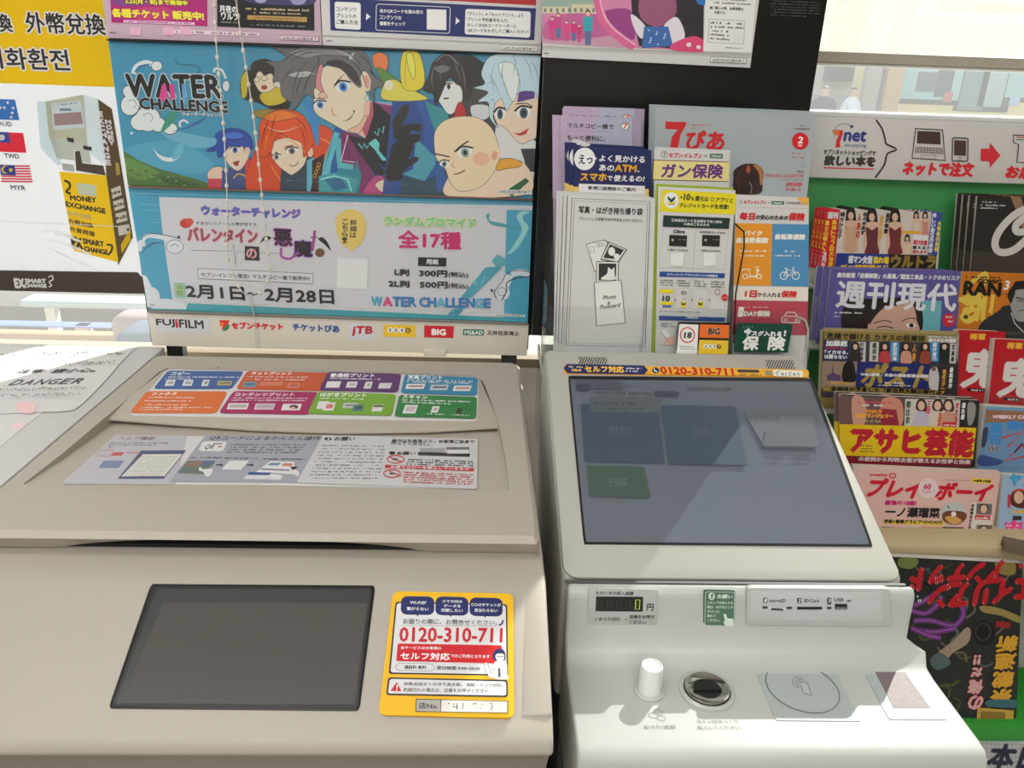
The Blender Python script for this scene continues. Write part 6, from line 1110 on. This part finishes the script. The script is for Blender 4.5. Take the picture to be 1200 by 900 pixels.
# T2 orange manga
c, f_ = magazine('T2', [(1127.5, 318), (1215, 321), (1212, 396), (1117, 392)], 'orange comic magazine with a drawn man in a dark kimono', None, mat('orange_cover', (206, 120, 30), .3), .006)
c.z(1100, 210, 4.737); c.poly([(130, 515), (600, 530), (600, 890), (85, 850)], (204, 118, 30)); ye = (226, 196, 80)
c.line([(160, 590), (260, 520), (240, 600), (150, 700)], 22, ye, 5); c.line([(110, 670), (190, 655), (230, 680), (200, 760), (160, 790), (130, 760), (190, 720)], 26, ye, 6); c.line([(300, 640), (290, 720), (280, 740)], 20, ye, 4); c.text('乱', (120, 780), (300, 790), 150, ye, 6)
c.micro((148, 548), (340, 552), 14, (60, 40, 20)); c.text('COMIC', (212, 576), (344, 580), 22, (30, 26, 24), 2.4); c.text('RAN', (136, 640), (336, 648), 72, (24, 22, 22), 6); c.text('3', (358, 612), (382, 613), 48, W_, 3, italic=.15); c.micro((340, 640), (382, 641), 10, (60, 40, 20)); c.micro((340, 655), (382, 656), 10, (60, 40, 20))
c.blob([(205, 860), (240, 790), (330, 730), (380, 700), (600, 720), (600, 900), (200, 880)], (46, 46, 50)); c.blob([(395, 700), (385, 640), (410, 600), (480, 590), (600, 600), (600, 780), (460, 790), (420, 770)], (160, 156, 152)); c.blob([(380, 640), (410, 590), (440, 565), (600, 570), (600, 610), (440, 612), (420, 640), (398, 690)], (30, 28, 30)); c.line([(425, 655), (470, 668)], 7, (30, 28, 30)); c.line([(430, 672), (465, 680)], 4, (60, 56, 56)); c.line([(440, 730), (474, 726)], 4, (60, 56, 56)); c.line([(400, 740), (420, 800), (470, 850)], 6, (200, 200, 200)); c.ell(148, 764, 12, 12, (60, 50, 40)); f_()
# T3 gold-headed weekly
c, f_ = magazine('T3', [(962.5, 386.5), (1121.5, 391), (1116, 466), (960, 462)], 'front copy of the blue and gold weekly crowded with small portraits', 'blue and gold weeklies', mat('gold_cover', (150, 128, 70), .3), .005, [(.006, .006, .001)], ['rear copy of the blue and gold weekly'])
c.z(950, 380, 6.667); gd = (150, 128, 66); nb = (36, 40, 92)
c.poly([(96, 60), (1145, 90), (1130, 600), (80, 570)], (60, 56, 70)); c.poly([(105, 62), (905, 84), (903, 140), (102, 118)], gd); c.text('危機で儲ける カオスの投資術', (122, 112), (888, 136), 46, (26, 24, 24), 2.4); c.poly([(905, 84), (1145, 92), (1140, 150), (903, 140)], (150, 140, 120)); c.text('億りびとの選択', (918, 138), (1132, 142), 28, W_, 2.4); c.micro((915, 100), (1130, 106), 10, W_)
c.poly([(102, 120), (300, 126), (296, 282), (90, 275)], nb); c.text('加藤鷹', (116, 168), (282, 172), 42, W_, 3); c.micro((110, 190), (280, 196), 14, (200, 60, 60)); c.text('「イカせる、', (108, 228), (290, 234), 28, W_, 2); c.text('は要らない', (106, 266), (278, 272), 30, W_, 2)
for x, cc, t in ((340, (206, 200, 196), '引地裕美'), (490, (206, 200, 196), '橘和奈'), (650, (60, 150, 200), '愛田飛鳥'), (960, (60, 140, 200), '櫻井音乃')): c.poly([(x+20 if x < 400 else x-30, 136), (x+90 if x < 400 else x+40, 138), (x+84 if x < 400 else x+34, 292), (x+10 if x < 400 else x-36, 288)], cc); c.vtext(t, (x+55 if x < 400 else x+4, 142), (x+48 if x < 400 else x, 284), 30, (40, 36, 40) if cc[0] > 100 else W_, 1.6)
for x, tp in ((345, (50, 40, 44)), (575, (190, 60, 70)), (740, (206, 150, 130)), (890, (150, 70, 50)), (1040, (30, 40, 40))): c.blob([(x-30, 290), (x-34, 170), (x, 140), (x+30, 160), (x+40, 290)], hr); c.ell(x, 175, 17, 22, sk); c.blob([(x-40, 300), (x-34, 220), (x, 206), (x+36, 220), (x+40, 304)], tp)
c.vtext('人妻', (805, 150), (798, 290), 24, (226, 150, 40), 2); c.poly([(1085, 150), (1135, 152), (1126, 305), (1078, 302)], (206, 204, 200)); c.vtext('写真集', (1110, 158), (1100, 295), 24, (40, 40, 40), 1.6)
c.poly([(88, 285), (360, 292), (340, 560), (80, 500)], (150, 130, 110)); c.blob([(245, 440), (250, 330), (285, 288), (330, 300), (345, 370), (350, 440)], (22, 20, 24)); c.poly([(120, 400), (160, 380), (166, 310), (175, 380), (230, 400), (230, 440), (120, 436)], (90, 70, 110)); c.text('グラビアインタビュー', (150, 468), (340, 474), 22, (226, 170, 60), 2)
c.poly([(360, 292), (920, 310), (905, 500), (345, 480)], (30, 40, 110)); c.text('ポスト', (380, 480), (890, 496), 180, (170, 144, 60), 9, italic=.25); c.text('WBC投手・大谷の完全復活は決定', (384, 400), (912, 416), 24, W_, 2); c.micro((560, 460), (720, 463), 14, W_); c.micro((520, 478), (780, 483), 10, W_)
c.blob([(925, 500), (920, 380), (950, 330), (985, 350), (1000, 500)], (200, 196, 196)); c.ell(955, 345, 18, 20, (120, 90, 80)); c.poly([(1005, 320), (1130, 330), (1120, 580), (985, 560)], (46, 40, 44)); c.vtext('独占スクープ', (1040, 350), (1020, 550), 26, (226, 170, 50), 2); c.vtext('最高ヌード', (1094, 335), (1080, 500), 26, W_, 2) if False else c.vtext('最高傑作', (1094, 335), (1080, 500), 26, W_, 2)
c.poly([(100, 480), (990, 512), (985, 556), (90, 520)], gd); c.text('金価格が予言した「新世界大戦の時代」', (150, 516), (980, 546), 34, (24, 22, 22), 2.2); f_()
# T3 red manga volumes
rc = mat('red_cover', (190, 24, 40), .3)
c, f_ = magazine('T3', [(1166, 397), (1215, 399), (1210, 478), (1158, 475)], 'red comic book with a brushed white demon character, front copy at the right edge', 'red comic books', rc, .012, [(-.0475, .0135, .008)], ['red comic book half hidden left of its twin'])
c.z(1100, 380, 3.46); c.poly([(240, 60), (420, 66), (400, 340), (215, 330)], (190, 24, 40)); c.text('将軍', (274, 98), (336, 100), 24, (236, 180, 60), 2); c.text('鬼', (236, 290), (400, 296), 150, (222, 218, 214), 7, (60, 20, 24), 4); c.poly([(264, 296), (334, 300), (332, 312), (262, 308)], (30, 20, 22)); c.micro((272, 307), (326, 309), 7, W_); f_()
# T4 yellow-band weekly
c, f_ = magazine('T4', [(985, 462), (1147, 469), (1139, 548), (985, 542)], 'weekly with a yellow band and thick red characters, front copy', 'yellow-band weeklies', mat('yellow_band_cover', (60, 50, 50), .3), .006, [(-.004, .007, .0008)], ['rear copy of the yellow-band weekly'])
c.z(1000, 440, 6)
c.poly([(-100, 140), (355, 160), (345, 356), (-100, 345)], (110, 80, 80)); c.blob([(-10, 160), (60, 150), (90, 240), (70, 350), (0, 350)], (206, 150, 130)); c.blob([(200, 170), (310, 160), (350, 240), (330, 352), (200, 350)], (206, 140, 120)); c.poly([(190, 230), (300, 240), (320, 352), (190, 350)], (150, 40, 60)); c.micro((26, 192), (285, 196), 14, (226, 60, 90)); c.micro((60, 214), (240, 217), 14, W_); c.text('SEXYランジェリー', (18, 292), (275, 298), 26, (240, 170, 50), 3); c.text('特集号', (86, 262), (200, 264), 24, (226, 140, 50), 2); c.micro((76, 325), (190, 328), 14, (206, 180, 110))
c.poly([(362, 162), (750, 172), (740, 362), (355, 355)], (206, 198, 192))
for x, tp in ((475, (190, 184, 196)), (590, (214, 196, 180)), (665, (200, 150, 130))): c.blob([(x-34, 240), (x-30, 180), (x, 164), (x+32, 180), (x+36, 250)], (70, 46, 40)); c.ell(x, 212, 24, 32, sk); c.blob([(x-60, 355), (x-40, 270), (x, 250), (x+46, 270), (x+60, 358)], tp)
c.vtext('朝比奈', (385, 176), (376, 340), 28, (60, 90, 60), 2); c.vtext('三田', (530, 176), (520, 270), 24, (206, 60, 90), 2); c.vtext('温泉の旅', (610, 260), (596, 355), 20, (206, 80, 60), 2); c.vtext('女たち', (728, 185), (716, 330), 22, (206, 50, 60), 2); c.poly([(625, 325), (720, 328), (718, 360), (622, 357)], (200, 40, 50)); c.micro((632, 352), (712, 354), 12, W_)
c.poly([(752, 172), (885, 180), (862, 366), (742, 362)], (40, 40, 44)); c.blob([(800, 200), (840, 190), (860, 240), (830, 340), (800, 330)], (150, 146, 146)); c.vtext('濡れ髪', (772, 190), (762, 310), 24, W_, 2); c.poly([(860, 190), (882, 186), (850, 640), (826, 640)], (30, 40, 30))
c.poly([(-100, 340), (860, 366), (836, 590), (-100, 560)], (226, 190, 20)); c.text('アサヒ芸能', (-30, 540), (826, 568), 178, (190, 24, 50), 13); c.micro((44, 495), (130, 498), 10, (80, 70, 40)); c.micro((42, 515), (130, 518), 10, (80, 70, 40)); c.micro((40, 535), (140, 538), 10, (80, 70, 40))
c.poly([(-100, 562), (832, 584), (822, 640), (-100, 618)], (130, 30, 50)); c.text('の症例から判明!女医が教える女性器と快楽'.replace('女性器', '女性学'), (34, 598), (815, 622), 30, (222, 206, 206), 1.8); f_()
# T4 blue manga weekly
c, f_ = magazine('T4', [(1156, 476), (1215, 479), (1210, 552), (1146, 545)], 'blue and red comic weekly with splashy lettering at the right edge', None, mat('blue_manga_cover', (110, 150, 190), .3), .02)
c.z(1000, 440, 6); c.poly([(930, 240), (1300, 256), (1300, 660), (880, 630)], (110, 146, 186)); c.poly([(930, 240), (1300, 256), (1300, 330), (925, 330)], (150, 110, 84)); c.text('WEEKLY COMIC', (975, 300), (1290, 304), 22, W_, 2, (206, 50, 60), 4); c.vtext('週刊', (1000, 330), (985, 490), 80, (60, 140, 206), 5); c.text('漫画', (1070, 375), (1260, 380), 56, (60, 140, 206), 5); c.line([(1040, 440), (1200, 390), (1080, 500), (1200, 480), (1060, 600), (1240, 560)], 14, (206, 60, 40), 0); c.line([(1130, 540), (1180, 480), (1230, 530)], 12, (30, 30, 40)); c.text('550', (935, 528), (1010, 530), 34, (50, 50, 60), 2, W_, 4); c.blob([(885, 560), (960, 570), (1050, 600), (1000, 630), (880, 630)], (60, 80, 140)); c.blob([(910, 380), (945, 370), (930, 480), (900, 500)], (50, 66, 90)); f_()
# T5 pink weekly
c, f_ = magazine('T5', [(1000, 548), (1172.5, 555.5), (1161, 638), (1000, 634)], 'front copy of the pink weekly with a red brush-like title', 'pink weeklies', mat('pink_cover', (214, 176, 168), .35), .006, [(.002, .007, .001)], ['rear copy of the pink weekly'])
c.z(1000, 540, 6); rr = (206, 24, 50)
c.text('weekly', (106, 108), (240, 113), 22, rr, 1.6); c.ell(274, 104, 22, 16, rr, w=8); c.text('プレイ', (80, 245), (450, 262), 125, rr, 8, italic=.3); c.text('ボーイ', (560, 268), (930, 282), 118, rr, 8, italic=.35); c.ell(524, 192, 70, 72, (226, 206, 206)); c.text('60', (492, 196), (540, 197), 34, (200, 50, 120), 2.6); c.micro((480, 212), (568, 214), 10, (200, 90, 120)); c.micro((488, 226), (560, 228), 9, (200, 90, 120)); c.micro((630, 136), (810, 140), 7, (120, 90, 90))
c.poly([(826, 120), (976, 128), (972, 160), (822, 153)], (236, 200, 70)); c.text('今週号の特集', (840, 148), (962, 152), 18, (60, 50, 40), 1.2)
c.text('最強の18歳!', (218, 308), (438, 312), 32, (200, 40, 120), 2.2); c.text('一ノ瀬瑠菜', (218, 390), (600, 400), 68, (30, 28, 30), 3.4); c.poly([(205, 412), (640, 424), (635, 452), (205, 440)], (226, 196, 70)); c.text('表紙+巻頭グラビア+DVD43分', (212, 436), (622, 444), 26, (40, 36, 34), 1.8)
c.ell(702, 370, 92, 84, (190, 196, 196)); c.blob([(620, 380), (660, 350), (780, 360), (785, 410), (720, 450), (640, 430)], (120, 70, 56)); c.blob([(640, 400), (700, 385), (760, 420), (700, 448)], (206, 160, 90)); c.ell(702, 372, 18, 18, (230, 226, 226)); c.line([(660, 310), (668, 335)], 8, (60, 110, 80))
for x0, x1, bgc in ((200, 292, (60, 56, 60)), (325, 468, (190, 186, 184)), (480, 612, (190, 150, 70)), (622, 772, (60, 66, 50))): c.poly([(x0, 462), (x1, 466), (x1-4, 600), (x0, 600)], bgc); m_ = (x0+x1)/2; c.blob([(m_-50, 600), (m_-40, 490), (m_, 470), (m_+44, 500), (m_+50, 600)], (50, 36, 34)); c.ell(m_, 535, 26, 32, sk)
c.poly([(822, 290), (975, 296), (962, 600), (815, 590)], (220, 210, 206)); c.vtext('本誌独占インタビュー', (838, 300), (800, 560), 18, (40, 36, 36), 1.6)
for y in (300, 450): c.poly([(862, y-4), (972, y), (966, y+78), (858, y+74)], (120, 110, 106)); c.ell(912, y+36, 22, 28, sk); c.blob([(880, y+50), (884, y+10), (912, y-2), (940, y+12), (944, y+50), (930, y+10), (895, y+12)], (50, 36, 34)); c.poly([(850, y+78), (958, y+82), (956, y+112), (848, y+108)], (206, 40, 56)); c.micro((856, y+102), (950, y+106), 14, W_)
f_()
c, f_ = magazine('T5', [(1176, 556), (1215, 558), (1212, 642), (1167, 640)], 'pale blue youth comic with a girl and a pink burst at the right edge', None, mat('sky_cover', (150, 176, 206), .3), .012)
c.z(1000, 540, 6); c.text('ヤン', (1090, 170), (1260, 180), 80, (60, 160, 206), 7, (240, 220, 70), 6); c.blob([(1105, 300), (1110, 230), (1160, 200), (1230, 220), (1240, 320), (1160, 330)], (90, 50, 40)); c.ell(1160, 255, 34, 44, sk); c.line([(1112, 222), (1160, 200), (1220, 215)], 12, (206, 60, 50), 4); c.poly([(1082, 235), (1104, 236), (1100, 330), (1080, 328)], (206, 60, 80)); c.text('人気', (1106, 366), (1190, 370), 26, (240, 190, 50), 2.6); c.rect(1118, 386, 1180, 416, (50, 50, 60)); c.poly([(1060, 425), (1090, 440), (1130, 412), (1150, 436), (1190, 426), (1180, 470), (1200, 490), (1150, 500), (1120, 520), (1090, 505), (1056, 512), (1070, 470)], (236, 70, 140)); c.micro((1074, 458), (1160, 462), 14, W_); c.micro((1074, 480), (1160, 484), 12, W_); f_()
# wooden ledge, lower comic and price rail
wz = onY(1100, 640, .86)[2]; wz2 = onY(1100, 656, .86)[2]
box('wooden_ledge', M['wood'], RX0+.0, RX1, .86, .96, wz2, wz-.0005, rack, .001)
bm = bmesh.new(); addbox(bm, 0, .30, 0, .02, 0, .012); bmesh.ops.rotate(bm, verts=bm.verts, cent=(0, 0, 0), matrix=Matrix.Rotation(math.radians(-24), 3, 'Z')); p = onZ(1178, 637, wz+.012); bmesh.ops.translate(bm, verts=bm.verts, vec=(p[0], p[1], wz)); fin(bm, 'ledge_divider', mat('dark_wood_strip', (104, 88, 70), .5), rack)
LN2 = np.array([0, -math.cos(math.radians(9)), math.sin(math.radians(9))]); lp0 = onY(1150, 850, .80)
P = [hit(x, y, lp0, LN2) for x, y in [(1040, 652), (1198, 660), (1190, 852), (1040, 852)]]
o = tag(slab('magazine', pages, P, LN2, .012, None, .0006), 'thick dark comic magazine standing upside down on the lower tier', 'magazine')
cv = slab('cover', mat('dark_green_cover', (44, 46, 42), .3), [p+LN2*.0004 for p in P], LN2, .0004, o)
c = Print(cv, lp0, LN2, .8, .0008, m=INKG, clip=[(1040, 652), (1198, 660), (1190, 852), (1040, 852)]); c.z(1050, 640, 3.46); r2 = (196, 30, 44)
c.poly([(-40, 40), (520, 60), (500, 740), (-40, 740)], (40, 44, 42)); rnd = random.Random(3)
for i in range(46): x, y = rnd.uniform(70, 470), rnd.uniform(60, 700); a = rnd.uniform(0, 3.1); c.line([(x, y), (x+40*math.cos(a), y+26*math.sin(a)), (x+60*math.cos(a+.6), y+60*math.sin(a+.6))], rnd.uniform(3, 12), rnd.choice([(60, 84, 80), (90, 110, 96), (24, 22, 24), (20, 20, 22), (86, 92, 50), (110, 104, 84), (50, 66, 74)]), 3)
c.blob([(10, 50), (60, 40), (90, 60), (60, 90), (10, 80)], (120, 130, 70))
for q in ([(60, 260), (120, 270), (170, 230), (180, 200)], [(70, 300), (140, 300), (230, 320), (270, 280), (265, 240)], [(80, 340), (160, 345), (240, 330)], [(70, 240), (110, 220), (160, 190)], [(60, 330), (130, 360), (180, 370)]): c.line(q, 22, (116, 56, 130), 5); c.line(q, 6, (160, 96, 176), 5)
c.blob([(160, 440), (230, 380), (280, 330), (300, 340), (290, 390), (230, 430), (190, 470)], (170, 150, 130)); c.blob([(140, 450), (180, 430), (220, 470), (170, 500), (140, 480)], (90, 110, 110)); c.ell(355, 350, 46, 50, (20, 20, 22)); c.ell(350, 345, 30, 34, (70, 64, 40), w=6); c.blob([(340, 240), (420, 250), (510, 290), (500, 310), (420, 280), (350, 265)], (160, 140, 80)); c.blob([(400, 60), (470, 50), (480, 110), (420, 110)], (150, 130, 70)); c.ell(505, 70, 14, 20, (190, 50, 60))
# title, printed the other way up because the magazine stands on its head
c.text('アンデッド', (440, 52), (60, 90), 100, r2, 8, (226, 214, 210), 3, clip=False); c.text('アンラック', (640, 110), (140, 150), 92, r2, 8, (226, 214, 210), 3, clip=False) if False else c.text('エイリアン', (560, 120), (140, 160), 96, r2, 8, (226, 214, 210), 3)
for i, t in enumerate('俺の'): c.text(t, (352, 540+i*62), (296, 542+i*62), 54, (226, 180, 180), 3, r2, 5)
c.text('!!', (340, 440), (316, 441), 36, (226, 180, 180), 3, r2, 4); c.text('だ', (346, 490), (306, 492), 34, (226, 180, 180), 3, r2, 4)
for i, t in enumerate('新連載祭'): c.text(t, (492-i*8, 360+i*72), (410-i*8, 364+i*72), 62, (226, 170, 50), 4, (120, 50, 30), 3)
c.poly([(326, 650), (474, 662), (470, 724), (322, 716)], (206, 170, 70)); c.poly([(340, 664), (440, 670), (436, 712), (336, 706)], (150, 120, 50)); c.poly([(400, 300), (460, 306), (456, 330), (398, 324)], (160, 40, 50)); c.micro((60, 205), (100, 207), 12, W_); c.micro((58, 222), (100, 224), 12, W_); c.blob([(370, 620), (480, 620), (480, 650), (370, 645)], (60, 110, 120)); c.z(); c.done()
z1, z2 = onY(1180, 849, .79)[2], onY(1180, 869, .79)[2]
box('green_rail', M['greenstrip'], RX0, RX1, .79, .90, z2, z1, rack, .002); box('lower_shelf', M['steel'], RX0, RX1, .80, 1.22, z2-.006, z2, rack)
pr = box('price_rail', mat('price_rail_white', (196, 196, 198), .4), RX0, RX1, .786, .792, z2-.10, z2-.0005, rack)
c = Ypr(pr, .786, 1.15); c.z(1050, 640, 3.46)
for i in range(18): c.line([(300+i*17, 785+i*1.2), (300+i*17-4, 960)], 1.5, (130, 130, 132))
for j in range(6): c.line([(280, 800+j*17), (620, 806+j*17)], 1.5, (130, 130, 132))
c.text('本日', (362, 898), (560, 906), 96, (36, 40, 60), 5); c.z(); c.done()
box('lower_body', M['steel'], RX0, RX1, .82, 1.25, 0, z2-.11, rack)
# ================================================================== outdoors beyond the glass
TY = 20.0
def X(px, py, Y): return onY(px, py, Y)
bk_ = empty('street_building', (8, 26, -.16), 'beige office building across the street with grey base', 'building')
def rectY(name, m, Y, x0, y0, x1, y1, par, d=.2, tilt=0.033):
    a, b = onY(x0, y0, Y), onY(x1, y1+(x1-x0)*0, Y); return box(name, m, a[0], b[0], Y, Y+d, b[2], a[2], par)
bw = mat('pale_stone', (232, 224, 212), .8, grain=.05, gscale=1.5); bg2 = mat('grey_stone', (190, 188, 186), .8); dkw = mat('dark_lattice', (58, 60, 66), .4); blp = mat('blue_banner', (140, 164, 216), .6)
box('wall', bw, -12, 40, 26, 27, .2, 9, bk_); box('base_wall', bg2, -12, 40, 25.8, 26, -.16, 1.3, bk_)
for x0, x1 in ((974, 990), (995, 1003)): a, b = onY(x0, 60, 25.7), onY(x1, 96, 25.7); box('window', dkw, a[0], b[0], 25.6, 25.98, b[2], 4, bk_)
for i in range(4): a = onY(1100+i*40, 60, 25.7); box('window', dkw, a[0], a[0]+.9, 25.6, 25.98, 1.4, 4, bk_)
a, b = onY(1030, 60, 19.4), onY(1045, 130, 19.4); tag(box('blue_banner', blp, a[0], b[0], 19.4, 19.45, -.16, 3.2), 'pale blue upright panel outside between people and bus', 'banner')
for x0, x1, l in ((1021, 1026, 'slim grey street post left of the blue panel'), (1046, 1052, 'thicker orange-grey post right of the blue panel')):
    a, b = onY(x0, 60, 19), onY(x1, 130, 19); tag(box('street_post', mat('post', (170, 160, 150) if x0 < 1030 else (200, 160, 110), .6), a[0], b[0], 19, 19.2, -.16, 3.4, None, .02), l, 'post')
bus = empty('yellow_bus', (12, TY, -.16), 'yellow bus stopped across the street, seen through the right window', 'bus')
yb = mat('bus_yellow', (242, 220, 150), .4); gt = mat('bus_glass_teal', (160, 204, 200), .15); gd2 = mat('bus_glass_dark', (120, 146, 146), .15)
bx0 = onY(1048, 100, TY)[0]; box('body', yb, bx0, bx0+9, TY, TY+2.4, .25, 3.1, bus, .08, 3); box('roof', M['steel'], bx0+.1, bx0+8.9, TY+.1, TY+2.3, 3.1, 3.25, bus, .05)
def bw_(name, m, x0, y0, x1, y1, par=bus, d=.03):
    a, b = onY(x0, y0, TY-.02), onY(x1, y1, TY-.02); return box(name, m, a[0], b[0], TY-d, TY+.01, b[2], max(a[2], b[2]+.02), par, .01)
frm = bw_('window_frame', M['blackp'], 1050, 60, 1128, 124, d=.02); bw_('window_pane', gt, 1054, 60, 1122, 118, d=.045); bw_('window_pane', mat('seat_shape', (90, 112, 116), .5), 1076, 84, 1096, 108, d=.055); bw_('driver_cab', mat('cab_grey', (60, 76, 84), .5), 1100, 80, 1112, 114, d=.06); bw_('orange_panel', mat('orange_pnl', (196, 96, 76), .5), 1106, 108, 1114, 120, d=.07)
bw_('door_frame', M['blackp'], 1132, 60, 1180, 132, d=.03); bw_('door_pane', gd2, 1136, 60, 1150, 130, d=.045); bw_('door_pane', mat('bus_pale_glass', (170, 190, 188), .15), 1158, 60, 1172, 126, d=.045); bw_('window_frame', M['blackp'], 1182, 60, 1300, 124, d=.02); bw_('window_pane', gt, 1189, 60, 1290, 118, d=.045); bw_('notice', mat('blue_notice', (170, 196, 220), .5), 1183, 114, 1193, 124, d=.055)
for x in (1058, 1240):
    a = onY(x, 130, TY); bm = bmesh.new(); cyl(bm, (a[0]+.6, TY-.02, .28), .46, .46, .3, 28, (0, 1, 0)); fin(bm, 'wheel', M['blackp'], bus)
def person(loc, coat, trouser, label, face=0, s=1.0):
    V = [(0, 0, .93), (0, 0, 1.15), (0, 0, 1.38), (0, 0, 1.50), (0, -.01, 1.60), (0, -.01, 1.70), (.19, 0, 1.38), (.26, -.04, 1.12), (.22, -.2, .98), (-.19, 0, 1.38), (-.27, .02, 1.12), (-.26, -.1, .9), (.10, 0, .90), (.11, -.03, .50), (.11, .02, .08), (.11, -.12, .03), (-.10, 0, .90), (-.11, .05, .50), (-.11, .12, .08), (-.11, -.01, .03)]
    E_ = [(0, 1), (1, 2), (2, 3), (3, 4), (4, 5), (2, 6), (6, 7), (7, 8), (2, 9), (9, 10), (10, 11), (0, 12), (12, 13), (13, 14), (14, 15), (0, 16), (16, 17), (17, 18), (18, 19)]
    R_ = [.15, .15, .17, .06, .10, .09, .075, .055, .04, .075, .055, .04, .10, .07, .05, .04, .10, .07, .05, .04]
    me = bpy.data.meshes.new('person'); me.from_pydata([Vector(v)*s for v in V], E_, []); o = bpy.data.objects.new('person', me); COL.objects.link(o)
    md = o.modifiers.new('skin', 'SKIN'); 
    for v, r in zip(me.skin_vertices[0].data, R_): v.radius = (r*s, r*s*.8)
    me.skin_vertices[0].data[0].use_root = True; o.modifiers.new('sub', 'SUBSURF').levels = 2; o.modifiers['sub'].render_levels = 2
    dg = bpy.context.evaluated_depsgraph_get(); m2 = bpy.data.meshes.new_from_object(o.evaluated_get(dg)); bpy.data.objects.remove(o)
    m2.materials.clear(); m2.materials.append(coat); m2.materials.append(trouser); m2.materials.append(mat('skin', (206, 164, 142), .6)); m2.materials.append(mat('hair', (36, 30, 30), .6))
    for p in m2.polygons: z = p.center.z/s; p.material_index = 1 if z < .88 else (0 if z < 1.50 else (3 if (z > 1.645 or p.center.y > .025) else 2)); p.use_smooth = True
    o = bpy.data.objects.new('person', m2); COL.objects.link(o); o.location = loc; o.rotation_euler.z = face; return tag(o, label, 'person')
a = onY(996, 130, 17.5); person((a[0], 17.5, -.16), mat('white_coat', (222, 224, 230), .7), mat('grey_trousers', (120, 120, 126), .7), 'person in a white coat on the pavement outside', .5)
a = onY(963, 130, 17.0); person((a[0], 17.0, -.16), mat('navy_coat', (40, 46, 66), .7), mat('dark_trousers', (50, 50, 56), .7), 'person in a dark navy coat half hidden by the black board', -.4)
a = onY(973, 130, 18.0); person((a[0], 18.4, -.16), mat('black_coat', (34, 36, 40), .7), mat('dark_trousers', (44, 44, 50), .7), 'person in black farther back on the pavement outside', 2.6)
# low things seen under the exchange poster
def low(name, m, Y, x0, y0, x1, y1, d, label, cat, bev=.01, seg=3, legs=False):
    a, b = onY(x0, (y0), Y), onY(x1, y1, Y)
    if not legs: return tag(box(name, m, a[0], b[0], Y, Y+d, -.1, a[2], None, bev, seg), label, cat)
    o = empty(name, ((a[0]+b[0])/2, Y+d/2, -.1), label, cat); box('bar', m, a[0], b[0], Y, Y+d, b[2], a[2], o, bev, seg)
    for x in (a[0]+.1, b[0]-.1): box('post', M['steel'], x-.02, x+.02, Y+d/2-.02, Y+d/2+.02, -.1, b[2], o)
low('guard_rail', mat('pale_blue_rail', (170, 184, 196), .5), 3.2, 20, 352, 420, 370, .12, 'long pale blue rounded bar outside the left window', 'rail', .03, 4, True)
low('kerb_rail', mat('blue_rail', (96, 112, 170), .5), 2.6, -200, 378, 128, 384, .06, 'thin blue bar outside below the pale rounded bar', 'rail', .01, 3, True)
low('stone_ledge', mat('tan_ledge', (150, 122, 92), .8, grain=.12, gscale=3), 2.1, -300, 384.5, 400, 412, .05, 'long tan stone ledge just outside the left window', 'ledge')
low('cloth_bundle', mat('pinkish_cloth', (140, 124, 124), .9), 1.98, 124, 371, 260, 392, .10, 'pinkish grey cloth bundle outside by the display board edge', 'bundle', .03, 4)
low('denim_bundle', mat('dark_denim', (64, 78, 100), .9, grain=.2, gscale=20), 1.80, 128, 391, 260, 408, .14, 'dark blue denim bundle under the pinkish cloth outside', 'bundle', .03, 4)
low('dark_planter', mat('dark_planter', (80, 74, 66), .8, grain=.15, gscale=6), 3.6, -300, 352, 420, 378, .3, 'dark brown planter box behind the pale blue bar', 'planter')
